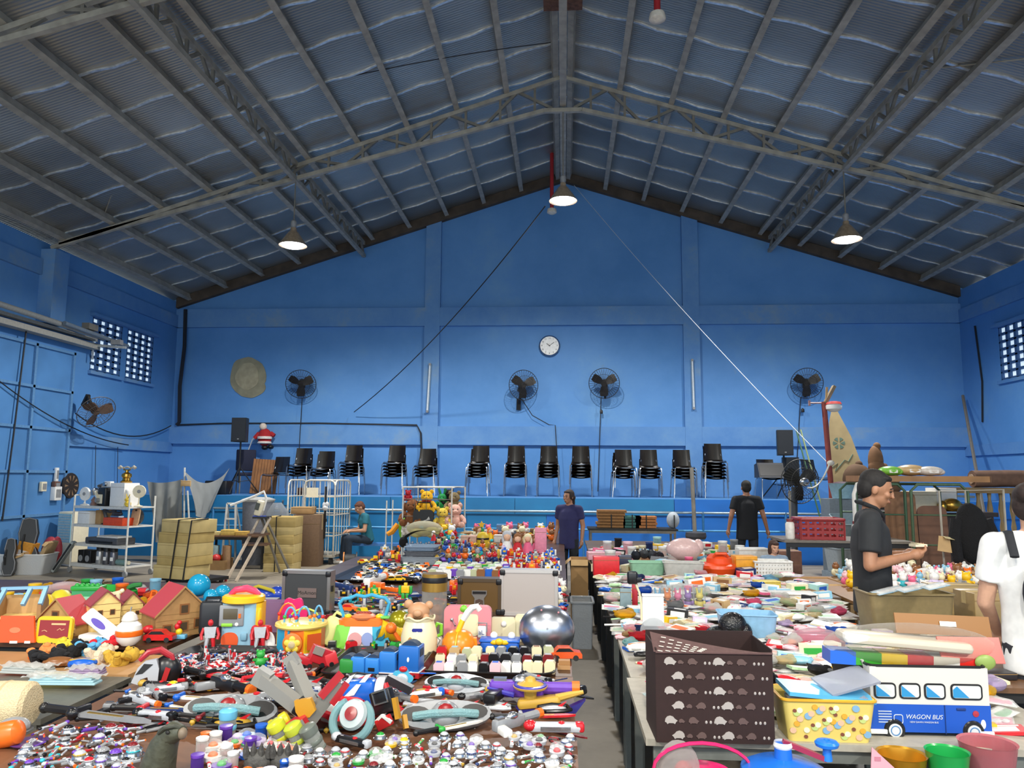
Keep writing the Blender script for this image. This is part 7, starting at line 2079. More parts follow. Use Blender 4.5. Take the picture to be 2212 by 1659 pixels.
# ------------------ weapons and gadgets, named ones first (long toys given by their two ends in photo pixels)
def long_toy(kind, c, c2, x0, y0, x1, y1, label, dz=.0, extra=None):
 a, b_ = at(x0, y0, TZ), at(x1, y1, TZ)
 c0 = (a + b_) / 2
 L_ = (b_ - a).length
 rz = math.atan2(b_.y - a.y, b_.x - a.x)
 if kind == 'belt':
  dz, L_ = .045, L_ * 1.12
 t = small(kind, c, c2, (c0.x, c0.y, TZ + dz), L_, (.75 if kind == 'belt' else 0, 0, rz), label, 'toy weapons on the front left table')
 for q in (.2, .5, .8):
  w_ = a.lerp(b_, q)
  HERO.append((w_.x, w_.y, .05))
 return t
LT = '''sword grey black 90 1560 320 1590 long grey toy sabre at the left front of the weapon table
sword navy red 240 1555 430 1560 dark navy toy sword lying behind the long grey sabre
sword white blue 245 1512 330 1514 short white and blue toy knife above the navy sword
sword white blue 330 1526 490 1536 white and blue toy sword, right of the short knife
gadget black gold 300 1500 380 1502 black toy cylinder with a gold end, left of the pair
gadget black yellow 365 1506 460 1510 black toy cylinder with a yellow end, right of the pair
sword red black 400 1470 540 1500 long red and black toy sword below the figure tray
shield black red 430 1476 510 1480 black curved toy armour just below the figure tray
sword silver red 560 1470 660 1478 silver and red toy blade below the figure tray
gun black grey 440 1500 540 1530 dark grey toy blaster beside the grey twin cannons
sword blue white 860 1470 940 1472 long blue toy sword lying below the train tray
gun white grey 920 1490 1010 1500 white toy blaster below the carriage tray
belt silver teal 925 1500 1050 1505 silver toy belt with a teal band, farthest of the belts
sword gold blue 1040 1492 1110 1490 gold and blue wing-shaped toy blade near the aisle
gun purple black 1010 1530 1245 1535 long black and purple toy rifle pointing at the aisle
sword white gold 915 1535 1040 1548 white and gold toy blade across the middle belts
shield silver white 1040 1545 1110 1550 chrome toy gauntlet beside the white and gold blade
sword red silver 1060 1575 1240 1570 red and silver toy sword with a red tip near the aisle
belt grey teal 870 1580 1050 1572 grey toy belt with a red-dotted core, middle one
sword white green 895 1612 1040 1582 white toy sword with a green inlay across the front
gun grey white 1040 1618 1165 1580 grey and white toy launcher pointing right, front right
gadget silver red 1135 1600 1265 1602 chrome toy handle with a red end at the table edge
belt grey teal 410 1560 590 1570 grey toy belt with a teal band, left one
shield red white 670 1545 810 1590 red and white striped toy wing in front of the blue launcher
gun red gold 900 1510 975 1525 red toy blaster with a gold trim beside the farthest belt
sword black red 840 1520 900 1490 short black toy dagger leaning by the black fan toy
gun navy silver 560 1530 640 1545 navy toy pistol below the grey twin cannons
sword purple silver 700 1500 760 1480 purple toy wand behind the blue launcher
gun dark_red gold 1120 1500 1200 1512 dark red toy gun behind the gold and blue blaster
gadget black silver 720 1620 800 1640 black toy remote right of the clear canisters
shield black silver 1150 1555 1240 1552 black toy gauntlet with clear studs near the aisle'''
INV = {v: k for k, v in CN.items()}
for ln in LT.split('\n'):
 w = ln.split(' ', 7)
 long_toy(w[0], INV[w[1].replace('_', ' ')], INV[w[2].replace('_', ' ')], *[int(q) for q in w[3:7]], w[7], dz=.03)
t = h('toy_cannon', 'big grey twin-barrelled toy cannon with a red and gold grip', 'toy weapon', 615, 1590, 0, w=130, dz=.03)
g1 = cl('#8b8983', .4)
P(t, 'barrel', g1, bar((48, -8, 34), (-60, 24, 92), 30, 26), B((-62, 24, 94), (32, 28, 36), rot=(0, .5, 0)))
P(t, 'barrel', g1, bar((50, 10, 44), (-10, 60, 118), 26, 22), B((-12, 62, 122), (28, 24, 26), rot=(0, .9, 0)))
P(t, 'breech', BLK, B((44, 0, 40), (44, 40, 34), rot=(0, .5, 0), bev=4))
P(t, 'gold_shield', cl('#c8902a', .35), X([(26, 62), (60, 68), (72, 44), (60, 30), (40, 26), (30, 40)], -26, -14))
P(t, 'receiver', mat('#77756f', .4), bar((56, -10, 20), (108, 14, 92), 26, 24))
P(t, 'red_stripe', cl('#b0242c', .35), bar((78, -14, 68), (116, 6, 112), 12, 14), bar((100, -6, 52), (128, 8, 92), 10, 12))
P(t, 'front_grip', cl('#b8282c', .35), bar((52, -20, 26), (12, -46, 0), 34, 22), B((20, -50, 8), (26, 12, 14), bev=3))
P(t, 'grey_insert', g1, bar((50, -36, 26), (24, -52, 8), 14, 12))
t = h('toy_launcher', 'big blue and white jet-shaped toy launcher below the train tray', 'toy weapon', 775, 1548, 0, w=120, dz=.02)
P(t, 'body', cl('#1a62c4', .25), TR(B((0, 0, 0), (74, 44, 52), bev=14), (0, 10, 36), rot=(0, -.1, 0)), U([(-50, -6, 10), (-66, -10, 4)], [14, 6], 8))
P(t, 'white_collar', cl('#c9ccd4', .3), TR(L([(28, -9), (30, -4), (30, 6), (28, 9)], 24), (44, 10, 38), rot=(0, PI / 2, 0)))
P(t, 'white_fin', WHT, X([(-34, 58), (-22, 58), (-10, 76), (-20, 72)], -6, 0), X([(0, 60), (12, 60), (24, 76), (12, 74)], -6, 2), X([(-30, 32), (-4, 58), (6, 58), (-8, 36)], -14, -12))
P(t, 'blue_leg', cl('#2a78d4', .25), B((-4, -14, 14), (20, 20, 36), bev=5), B((-44, -8, 10), (34, 18, 12), rot=(0, -.4, 0), bev=4))
P(t, 'vent', WHT, *[B((-20, -14, 10 + 6 * i), (18, 4, 3)) for i in range(3)])
P(t, 'red_arch', cl('#b8222a', .3), U([(54, 0, 58), (62, -6, 40), (76, -12, 20), (96, -16, 8)], [7, 8, 7, 6], 8))
P(t, 'black_barrel', cl('#2a2a2e', .35), bar((56, 14, 66), (110, 6, 44), 18, 16))
t = h('toy_fan', 'aqua clear flower-shaped toy on a red star-shaped stand', 'toy weapon', 868, 1528, 0, w=40)
P(t, 'petal_disc', cl('#4fb0d0', .3), X([(20 * (1 + .15 * math.cos(5 * a)) * math.cos(a), 58 + 19 * (1 + .15 * math.cos(5 * a)) * math.sin(a)) for a in [2 * PI * k / 40 for k in range(40)]], -4, 4))
P(t, 'clear_lens', mat('#c4d0d4', .15, .2), S((0, -5, 58), (13, 4, 12)))
P(t, 'red_crest', RED, S((2, -4, 78), (9, 5, 6)))
P(t, 'red_star', cl('#c2282c', .3), X([(-24, 40), (-6, 32), (0, 40), (8, 34), (26, 38), (14, 16), (12, -4), (-12, -4), (-12, 16)], -6, 4))
t = h('toy_camera', 'black square toy frame with a silver rim and gold grips', 'toy weapon', 830, 1580, -.3, w=70, dz=.03)
P(t, 'frame', BLK, B((-4, 0, 44), (50, 20, 46), rot=(0, -.35, 0), bev=3))
P(t, 'silver_rim', SILM, TR(U([(-16, 0, -12), (16, 0, -12), (16, 0, 12), (-16, 0, 12)], 2.4, 6, closed=True), (-6, -12, 54), rot=(0, -.35, 0)))
P(t, 'gold_grip', cl('#b8862a', .3), bar((26, -6, 56), (38, -10, 16), 10), bar((46, 0, 22), (56, -8, -2), 9))
P(t, 'red_front', cl('#c02a2c', .3), B((10, -18, 8), (34, 18, 22), rot=(0, -.5, 0), bev=3))
P(t, 'white_edge', WHT, bar((-14, -20, 2), (10, -26, 24), 6), bar((10, -26, 24), (30, -24, 12), 6))
t = h('toy_lamp', 'gold and blue lamp-shaped toy blaster at the aisle side', 'toy weapon', 1160, 1540, 0, w=90)
P(t, 'gold_hull', cl('#c8a042', .3), TR(B((0, 0, 0), (90, 30, 20), bev=8), (4, 0, 22), rot=(0, -.12, 0)), U([(40, 0, 30), (70, 0, 38), (96, 0, 44)], [9, 7, 4], 8))
P(t, 'turret', cl('#c8a042', .3), L([(12, 24), (14, 46), (34, 50), (36, 54), (20, 60), (12, 64), (10, 70), (0, 74)], 24, c=(-14, 0, 0)))
P(t, 'blue_ring', cl('#3a34a0', .3), L([(30, 51), (35, 53), (34, 57), (28, 58)], 24, c=(-14, 0, 0), cap=False), U([(-48, 0, 34), (-76, 0, 40), (-104, 0, 48)], [6, 5, 3], 8))
P(t, 'blue_keel', cl('#2a2878', .3), X([(-44, 12), (60, 12), (100, 30), (80, 4), (-30, -2)], -10, 10))
t = h('toy_ring', 'pale teal ring toy with a grey disc and dark red centre, front left', 'toy', 745, 1622, 0, w=90, rot=(-.45, 0, -.25), dz=.03)
P(t, 'ring', clear('#a8d8dc', .5, .85), U([(44 * math.cos(a), 6, 44 + 40 * math.sin(a)) for a in [math.radians(120 + 300 * k / 30) for k in range(31)]], 9, 8))
P(t, 'disc', cl('#a9b4b4', .3), TR(L([(30, 0), (32, 4), (28, 12), (0, 14)], 28), (6, 0, 54), rot=(PI / 2, 0, 0)))
P(t, 'red_core', cl('#8a1c20', .3), TR(L([(14, 14), (14, 17), (0, 18)], 24), (6, 0, 54), rot=(PI / 2, 0, 0)))
t = h('toy_visor', 'silver, black and red open toy mask at the left of the weapon table', 'toy mask', 330, 1485, .3, w=76)
P(t, 'silver_face', SIL, X([(-42, 14), (-30, 44), (-18, 56), (6, 60), (12, 40), (10, 6), (-6, 8), (-10, 24), (-24, 20), (-26, 8)], -10, 4))
P(t, 'red_arch', cl('#a82430', .3), U([(-30, 4, 56), (-14, 6, 72), (10, 8, 76), (32, 8, 62), (42, 8, 36)], [5, 7, 8, 7, 5], 10))
P(t, 'black_shell', BLK, S((24, 14, 32), (30, 22, 32)))
P(t, 'red_fin', cl('#b02a2c', .3), X([(14, 0), (24, 0), (36, 40), (26, 44)], -16, -12))
P(t, 'opening', cl('#2a2a2c', .5), X([(-34, 30), (-18, 52), (0, 50), (-20, 32)], -11, -9.5))
t = h('toy_dinosaur', 'dark green-grey dinosaur toy head rising from the bottom edge, left', 'toy dinosaur', 352, 1690, -.15, w=90)
DG = mat('#4a4c3e', .5, 0, .2, .06, .4)
P(t, 'neck_body', DG, U([(-30, 20, -20), (-24, 14, 30), (-8, 6, 70), (10, 0, 98)], [38, 36, 30, 22], 16), U([(0, 4, 90), (24, -4, 106), (46, -10, 108)], [24, 22, 13], 14))
P(t, 'snout', mat('#7a6a58', .5), S((48, -12, 106), (10, 10, 12)))
P(t, 'brow_ridge', mat('#3a3c32', .5), U([(-4, -18, 104), (14, -24, 118), (34, -20, 122), (44, -14, 118)], [4, 5, 4, 3], 8))
P(t, 'eye', M_DARK, S((22, -25, 110), (5, 3, 4)))
for px, lab in ((556, 'dark grey spiky claw toy at the bottom edge, left one of two'), (614, 'dark grey spiky claw toy at the bottom edge, right one of two')):
 t = h('toy_claw', lab, 'toy claw', px, 1678, .1, w=46)
 P(t, 'paw', mat('#4c4a46', .6, 0, .2, .1, .4), S((0, 0, 26), (30, 20, 30)), *[U([(-22 + 15 * i, -6, 42), (-24 + 16 * i, -10, 60), (-22 + 16 * i, -14, 70)], [8, 6, 2], 8) for i in range(4)])
 P(t, 'claw_tip', mat('#6a625a', .4), *[U([(-22 + 16 * i, -14, 68), (-21 + 16 * i, -18, 75)], [2.4, .6], 6) for i in range(4)])
t = h('fluffy_roll', 'big cream fluffy plush cylinder at the left edge', 'soft toy', 22, 1560, .1, w=90, dz=-.03)
P(t, 'roll', mat('#d8c49c', .95, 0, .12, .3, .6), TR(L([(0, -60), (40, -60), (48, -50), (49, 0), (48, 44), (40, 52), (0, 54)], 26), (-14, 14, 49), rot=(0, PI / 2, 0)))
P(t, 'seam_band', mat('#c4ad84', .95), TR(L([(49, -8), (50.5, -5), (49, -2)], 26, cap=False), (-14, 14, 49), rot=(0, PI / 2, 0)))
t = h('toy_megaphone', 'bright orange rounded toy cone at the left edge, bottom', 'toy', 6, 1618, 0, w=50)
P(t, 'cone', ORG, TR(L([(26, -40), (27, 20), (24, 32), (12, 40), (0, 42)], 24), (-6, 10, 26), rot=(0, 1.35, 0)))
P(t, 'purple_dish', cl('#5a3a80', .3), L([(0, 0), (30, 2), (38, 8), (30, 8), (0, 5)], 24, c=(40, 26, 0)))
t = h('grey_hood', 'grey rounded plastic dome in front of the cream plush roll', 'toy', 25, 1585, 0, w=50)
P(t, 'dome', GRY, S((0, 10, 14), (34, 20, 18)))
P(t, 'rim', cl('#707278'), L([(33, 2), (35, 4), (33, 7)], 20, c=(0, 10, 0), cap=False))
CANS = ((570, 1598, '#d8c020', 'yellow-topped clear toy bottle lying at the front'), (618, 1622, '#c8cc30', 'clear toy canister with a lime ring, left of three'), (655, 1628, '#b8c43a', 'clear toy canister with lime rings, middle of three'), (688, 1632, '#6a7068', 'clear grey toy canister, right of three'), (490, 1605, '#6ab8d8', 'pale blue round toy tub with green dots at the front'))
for px, py, c_, lab in CANS:
 t = h('toy_canister', lab, 'canister', px, py, .5, w=34, rot=(0, 1.1 if px == 570 else -.5 if px != 490 else 0, .5), dz=.02)
 P(t, 'wall', clear('#d8dcd4', .4, .9), L([(16, 0), (17, 20), (17, 40)], 20, cap=False))
 P(t, 'cap', cl(c_, .3), L([(18, 38), (19, 42), (19, 54), (14, 58), (0, 59)], 20))
 P(t, 'band', cl(c_, .3), L([(17.4, 16), (18.4, 18), (18.4, 24), (17.4, 26)], 20, cap=False), L([(17, 0), (18, 2), (17, 5), (0, 5)], 20))
 P(t, 'contents', cl('#7a7a70', .5), L([(13, 3), (14, 34), (4, 36)], 16))
WP_ = pr('silver/black grey/black black/silver dark_red/silver grey/black white/blue silver/black black/gold black/grey black/red black/silver grey/silver dark_red/black black/red red/black navy/silver grey/black black/dark_red silver/grey')
zone('of the toy weapons', ((190, 1580), (1240, 1592), (300, 1486), (1235, 1486)), 13, [19, 19, 18, 18, 17, 17, 17, 16, 16, 16, 15, 15, 15], ['sword', 'gun', 'gadget', 'shield', 'sword', 'sword', 'gun'], WP_, (.14, .25), heap=True, spin=.9)
zone('laid over the toy weapons', ((200, 1585), (1230, 1590), (300, 1500), (1235, 1500)), 5, 11, ['gun', 'shield', 'sword', 'gadget'], WP_, (.2, .3), heap=True, spin=.6)
zone('of the small front gadgets', ((-20, 1740), (300, 1740), (70, 1590), (300, 1580)), 12, [14, 14, 13, 13, 12, 12, 11, 11, 10, 10, 10, 9], ['gadget', 'gem', 'gadget', 'pen', 'gun'], pr('silver/purple grey/silver purple/black silver/black grey/black silver/grey silver/gold grey/teal dark_red/silver black/silver red/silver'), (.05, .085), heap=True, spin=2.5)
zone('of the jewelled toys', ((640, 1730), (1230, 1730), (650, 1614), (1245, 1606)), 10, 20, ['gem', 'capsule', 'gem', 'gadget', 'gadget'], pr('silver/silver white/silver silver/gold green/white grey/silver dark_red/black silver/purple silver/red yellow/silver silver/navy white/grey silver/black'), (.05, .066), heap=True, spin=2)
zone('of the capsules by the dinosaur', ((405, 1730), (650, 1730), (430, 1614), (640, 1618)), 7, 9, ['capsule', 'gem', 'jar', 'gadget'], pr('pale_blue/blue white/orange purple/green lilac/purple blue/white orange/green white/red'), (.055, .08), heap=True, spin=2)
# ------------------ left edge tables
GL = [(70, 1432, '#1a1a1d', 'black cap-shaped plush'), (86, 1424, '#e08a4a', 'pale orange plush'), (118, 1412, '#e0c83a', 'yellow plush with a bumpy back'), (150, 1414, '#17171a', 'black shaggy plush'), (182, 1410, '#5aa8d8', 'pale blue plush ball'), (212, 1406, '#d8202c', 'red plush ball with a white side'), (206, 1425, '#d8c4a8', 'cream plush lying on its back'), (240, 1432, '#c8a038', 'yellow-brown plush at the right end')]
for px, py, c_, lab in GL:
 p = at(px, py + 8, .70)
 plush(lab + ' on the wood-topped left table', (p.x, p.y, .70), c_, .17, random.uniform(-.8, .8), group='soft toys on the wood-topped table', lying=px % 2 == 0)
for px, py, c_, c2, s, lab in ((125, 1440, '#8a5a34', '#8a5a34', .16, 'brown leather purse at the front of the wood-topped table'), (178, 1442, '#1f62c8', '#f0c020', .15, 'blue and yellow toy shoe at the front of the wood-topped table'), (85, 1425, '#f07020', '#ecebe6', .12, 'orange and white pouch among the left soft toys')):
 small('pouch', c_, c2, (at(px, py, .70).x, at(px, py, .70).y, .70), s, (0, 0, .2), lab, None)
for i, (px, py, w, c_, lab) in enumerate(((135, 1475, 130, '#dcd060', 'yellow folded cloth in a clear bag on the grey trestle'), (50, 1462, 110, '#b9bcb8', 'clear empty bags at the back of the grey trestle'), (130, 1492, 150, '#a8d0dc', 'pale blue folded plastic sheet at the front of the grey trestle'), (180, 1478, 70, '#a890b0', 'mauve plastic sheet at the right corner of the grey trestle'))):
 t = h('folded_bag', lab, 'bag', px, py, random.uniform(-.1, .2), z=.70, w=w, dz=.012 * i)
 P(t, 'cloth', cl(c_, .6), *[B((0, 14, 3 + 5 * k), (w * (1 - .05 * k), 34, 5), bev=2) for k in range(3)])
 P(t, 'film', clear('#f4f4f0', .28, .95), G(12, 8, lambda u, v: ((u - .5) * w * 1.12, -8 + 44 * v, 17 + 3 * math.sin(u * 23 + v * 9))))
zone('of the heap behind the dollhouses', ((0, 1306), (350, 1316), (60, 1280), (350, 1284)), 4, 10, ['bag', 'box', 'car', 'jar', 'gadget', 'bag'], pr('yellow/orange red/white green/yellow pale_blue/white orange/red white/pink blue/yellow'), (.09, .15), spin=2, heap=True)
zone('among the dollhouse fronts', ((150, 1392), (360, 1392), (150, 1380), (360, 1380)), 1, 7, ['duck', 'fig'], pr('red/white pink/blue white/red blue/yellow'), (.05, .08))
# ------------------------------------------------------------------ back half of the left block
p = at(905, 1222, TZ)
k = p.y / FPX
for i, (w, hh, m, lab) in enumerate(((84, 18, clear('#c4ccd4', .5, .9), 'lowest clear bin of the stack under the black fur'), (74, 10, clear('#8a8e96', .5, .8), 'middle clear bin of the stack under the black fur'), (70, 9, clear('#a8bcd0', .5, .9), 'top clear bin, full of trinkets, under the black fur'))):
 z0 = TZ + (0, 19, 30)[i] * k
 tub(lab, (p.x, p.y + .2, z0), (w * k, .36, hh * k), m, 0, name='clear_bin')
t = h('fur_cloth', 'black fluffy cloth draped over the stacked clear bins', 'cloth', 905, 1182, w=80)
P(t, 'cloth', mat('#0d0d0f', .95, 0, .4, .4, .5), G(20, 8, lambda u, v: ((u - .5) * 92, 26 + 40 * v, 4 + 30 * math.sin(PI * u) ** .5 - 4 * v)), S((-40, 30, 8), (10, 10, 12)), S((40, 30, 8), (10, 10, 12)))
P(t, 'trinkets', cl('#8a94a8', .4), *[S((-30 + 6 * i, 20, 4 + 2 * (i % 3)), 3, 6, 4) for i in range(11)])
t = h('clear_dome', 'big clear plastic bag bulging above the black fluffy cloth', 'bag', 905, 1168, w=60)
P(t, 'film', clear('#e8e4c8', .3, .93), S((0, 60, 22), (40, 24, 17)))
P(t, 'contents', cl('#b8b070', .5), S((18, 60, 14), (18, 14, 12)), S((-16, 60, 12), (16, 14, 10)))
BACK = [('tall pink box standing at the aisle end of the doll rows', 'carton', 1168, 1196, (25, 12, 54), '#e08aa4'), ('pinkish beige box behind the yellow dome jar', 'carton', 1012, 1180, (34, 20, 22), '#c8a08c'), ('flat brown boxes stacked beside the tall pink box, lower one', 'carton', 1165, 1152, (40, 26, 9), '#8a6a48'),
  ('blue-lidded clear box of bricks at the far back', 'carton', 1097, 1156, (50, 24, 22), '#5a80a8'), ('black tray under the blue-lidded box', 'carton', 1100, 1162, (48, 26, 10), '#22262c'), ('white and red toy truck box behind the dolls', 'carton', 1080, 1172, (26, 18, 16), '#d8d0c8')]
for lab, kd, px, py, (w, d, hh), c_ in BACK:
 k = K(px, py)
 p = at(px, py, TZ)
 carton(lab, (p.x, p.y + d * k / 2, TZ), (w * k, d * k, hh * k), random.uniform(-.1, .1), mat(c_, .5), tape=False, name='goods_box')
 HERO.append((p.x, p.y, w * k * .5))
t = h('dome_jar', 'yellow dome-topped jar with a dark band among the back toys', 'jar', 1043, 1180, w=26)
P(t, 'body', mat('#d8b830', .4), L([(12, 0), (13, 4), (13, 18), (12, 24), (8, 29), (0, 31)], 20))
P(t, 'band', BLK, L([(13.2, 14), (13.6, 16), (13.2, 18)], 20, cap=False))
t = h('flower_toy', 'yellow star on a green stem toy at the far back', 'toy', 1040, 1158, w=14)
P(t, 'star', YEL, X([(r_ * math.sin(PI * k_ / 5), 24 + r_ * math.cos(PI * k_ / 5)) for k_, r_ in enumerate([8, 4] * 5)], -2, 2))
P(t, 'stem', GRN, C((0, 0, 0), (0, 0, 20), 2), S((0, 0, 12), (6, 3, 3)))
for px, py, s, c_, c2, lab in ((1095, 1200, .28, '#ecebe6', '#b9bcc2', 'bald white-dressed doll, first of the standing dolls'), (1118, 1200, .25, '#c8202a', '#8a5a34', 'curly brown-haired doll, second of the standing dolls'), (1140, 1198, .24, '#e86a90', '#e8dfb8', 'blonde doll in a pink dress, third of the standing dolls'), (1157, 1194, .2, '#e86a90', '#8a5a34', 'small dark-haired doll in pink beside the tall pink box')):
 small('doll', c_, c2, at(px, py, TZ), s, (0, 0, .1), lab, None)
for kd, c_, c2, x0, y0, x1, y1, lab in (('gun', '#24386e', '#f07020', 770, 1290, 722, 1276, 'blue toy blaster with an orange drum before the cable reel'), ('gun', '#ecebe6', '#f07020', 780, 1282, 830, 1262, 'white and grey toy blaster with orange ends'), ('gun', '#f07020', '#f0c020', 870, 1285, 822, 1278, 'orange and yellow toy blaster left of the gold-lidded tube'),
         ('sword', '#ecebe6', '#f07020', 900, 1262, 812, 1246, 'long white toy stick with an orange tip lying across the back tray'), ('gun', '#c8202a', '#ecebe6', 845, 1300, 905, 1296, 'red and white chequered toy blaster before the gold-lidded tube'), ('gun', '#f07020', '#c8202a', 970, 1275, 995, 1262, 'orange toy blaster between the tube and the brown case')):
 long_toy(kd, c_, c2, x0, y0, x1, y1, lab)
tray('black tray of little cars near the cable reel', 840, 1262, 190, 44)
zone('of the little car tray', ((758, 1258), (920, 1258), (800, 1222), (925, 1222)), 8, [12, 12, 11, 11, 10, 10, 9, 9], ['car'], pr('white/black grey/black black/grey white/navy orange/black yellow/black green/black blue/black cream/black silver/black brown/black'), (.09, .12), z=TZ + .014, spin=1.6)
tray('black tray of toy carriages in the back half', 1020, 1254, 200, 36)
zone('of the back carriage tray', ((928, 1252), (1108, 1252), (940, 1228), (1095, 1228)), 4, [12, 11, 11, 10], ['block'], pr('white/grey pale_green/white grey/silver brown/cream sage/white purple/lilac green/yellow white/silver blue/white red/white yellow/white'), (.08, .09), z=TZ + .013, spin=.12, jit=.1)
zone('of the ball and vinyl toy heap', ((935, 1226), (1100, 1226), (945, 1165), (1085, 1165)), 9, [13, 13, 12, 12, 11, 11, 10, 10, 10], ['duck', 'car', 'duck', 'car', 'robot', 'gadget'], pr('blue/navy red/white yellow/gold orange/brown purple/lilac teal/blue green/grey brown/cream gold/yellow navy/red white/pale_blue tan/orange silver/red dark_red/tan'), (.07, .11), heap=True, spin=2)
zone('of the robots above the grey case', ((1090, 1246), (1208, 1246), (1085, 1205), (1200, 1205)), 6, [11, 10, 10, 9, 9, 9], ['car', 'robot', 'car', 'robot'], pr('red/silver white/red blue/white navy/silver white/black red/white dark_red/black orange/red grey/red'), (.10, .14), spin=.9)
zone('of the far back toys', ((920, 1170), (1205, 1170), (930, 1153), (1195, 1153)), 4, [14, 13, 12, 12], ['duck', 'box', 'doll', 'bag', 'duck'], pr('yellow/orange brown/cream red/white cream/brown teal/yellow orange/brown white/pink tan/brown'), (.13, .2), spin=1)
zone('of the toys left of the fur-topped bins', ((770, 1222), (862, 1222), (835, 1196), (865, 1196)), 3, [6, 5, 4], ['car', 'robot', 'duck'], pr('red/navy orange/black yellow/red white/grey'), (.1, .14), spin=2)
zone('of the neon trinket trays', ((712, 1352), (905, 1352), (720, 1292), (905, 1292)), 6, [13, 12, 12, 11, 11, 11], ['book', 'gadget', 'book', 'car', 'robot'], pr('green/yellow yellow/green black/grey black/teal orange/red dark_red/black grey/silver black/purple navy/silver'), (.08, .13), spin=1.2, heap=True)
zone('of the trinkets at the brown case', ((945, 1340), (985, 1340), (950, 1262), (985, 1262)), 5, 3, ['gadget', 'car', 'robot'], pr('red/orange black/gold navy/yellow orange/red'), (.08, .12), spin=1)
zone('of the strip by the grey case', ((1206, 1350), (1222, 1350), (1206, 1262), (1220, 1262)), 9, 2, ['duck', 'gadget', 'car'], pr('pale_blue/white white/blue red/white dark_red/red cream/white blue/black'), (.06, .09), spin=1)
open_carton('open brown carton with a white bag at the aisle end of the left block', (.19, 9.55, 0), (.2, .34, .74), 0, M_CARD)
tub('clear storage tub on the floor in the aisle', (.19, 8.2, 0), (.22, .4, .46), clear('#dfe4e8', .4, .9), 0, name='storage_tub')
# ------------------------------------------------------------------ right block
k1 = at(1545, 1604, TZ).y / FPX
t = h('storage_box', 'tall dark brown fabric storage box printed with pale hedgehogs', 'storage box', 1546, 1606, .03, w=230)
MB_ = mat('#2d1a18', .85, 0, .08, .1)
w, d, hh = 238, 150, 178
P(t, 'fabric_wall', MB_, B((0, d / 2, 2), (w, d, 4)), B((0, 1, hh / 2), (w, 3, hh)), B((0, d - 1, hh / 2 + 8), (w, 3, hh + 16)), B((-w / 2 + 1, d / 2, hh / 2 + 4), (3, d, hh + 8)), B((w / 2 - 1, d / 2, hh / 2 + 4), (3, d, hh + 8)))
P(t, 'top_flap', mat('#5a4240', .85, 0, .1, .1), G(12, 6, lambda u, v: (-w / 2 - 4 + (w + 2) * u, -3 + 54 * v * (1 - u), hh + 1 + 30 * v * (1 - u) ** 1.6)), U([(-w / 2, -2, hh), (w / 2, -2, hh)], 2.5, 6))
P(t, 'flap_dash', mat('#d8ccc0', .8), *[bar((-w / 2 + 4 + 16 * i + 4 * j, 10 * j * (1 - i / 7.) - 4, hh + 4 + 7 * j * (1 - i / 7.) ** 1.5), (-w / 2 + 14 + 16 * i + 4 * j, 10 * j * (1 - i / 7.) - 4, hh + 2.5 + 7 * j * (1 - i / 7.) ** 1.5), 1.6) for i in range(6) for j in range(4)])
ml, md = mat('#a8a09a', .85), mat('#5e4a46', .85)
hog = lambda x, z, s, f: X([(x + f * a * s, z + b_ * s) for a, b_ in ((-1, 0), (-.9, .5), (-.6, .85), (-.1, 1.0), (.4, .85), (.7, .5), (1.15, .2), (.9, .0), (.7, -.35), (.4, -.2), (-.3, -.2), (-.6, -.38), (-.75, -.1))], -2.4, -.5)
lt, dk, ac = [], [], []
for r_ in range(6):
 z = 12 + 29 * r_
 for c_ in range(3):
  x = -92 + 100 * c_ + (16 if r_ % 2 == 0 else 0)
  f = -1 if r_ % 2 == 0 else 1
  for off, lst, s in ((22, lt, 12), (68, dk, 10), (44, dk, 6)):
   if abs(x + off - 20) < 108:
    lst.append(hog(x + off - 20, z, s, f))
  for j in range(3):
   xx = x + 74 + 9 * j
   if abs(xx) < 114:
    ac.append(S((xx, -1, z), (2.6, 1.2, 3.4), 6, 5))
P(t, 'hedgehog_print', ml, *lt)
P(t, 'faint_print', md, *dk)
P(t, 'acorn_print', ml, *ac)
# bus-shaped box
t = h('storage_box', 'blue and white bus-shaped storage box lettered WAGON BUS', 'storage box', 2013, 1592, .02, w=230)
w, d, hh, fb = 236, 130, 136, 62
P(t, 'lower_body', mat('#1250b4', .45), B((0, d / 2, fb * .58), (w, d, fb * .9)))
P(t, 'upper_body', mat('#d2cec6', .5), B((0, 1, 98), (w - 4, 3, 72)), B((0, d - 1, 98), (w - 4, 3, 72)), B((-w / 2 + 3, d / 2, 98), (3, d, 72)), B((w / 2 - 3, d / 2, 98), (3, d, 72)))
P(t, 'black_rim', BLK, TR(rimring(w - 4, d - 4, hh - 1, 14, 3.2), (0, d / 2, 0)))
P(t, 'black_lining', BLK, B((0, d / 2, hh - 12), (w - 8, d - 6, 3)))
P(t, 'bumper', WHT, B((-w / 2 + 14, -2, 9), (34, 5, 9), bev=2), B((w / 2 - 14, -2, 9), (34, 5, 9), bev=2))
for x, ww in ((-88, 44), (-39, 42), (10, 42), (72, 62)):
 f_ = P(t, 'window', BLK, X(rrect(ww, 31, 8, (x, 88)), -2.2, 0))
 P(f_, 'pane', mat('#cfd2cf', .4), X(rrect(ww - 7, 24, 5, (x, 88)), -3, -2))
 P(f_, 'blue_reflection', mat('#2a8ac0', .4), X([(x - ww / 2 + 4, 77), (x + (10 if ww < 50 else 4), 77), (x - ww / 2 + 4 + (0 if ww < 50 else 8), 99), (x - ww / 2 + 4, 92)], -3.6, -3))
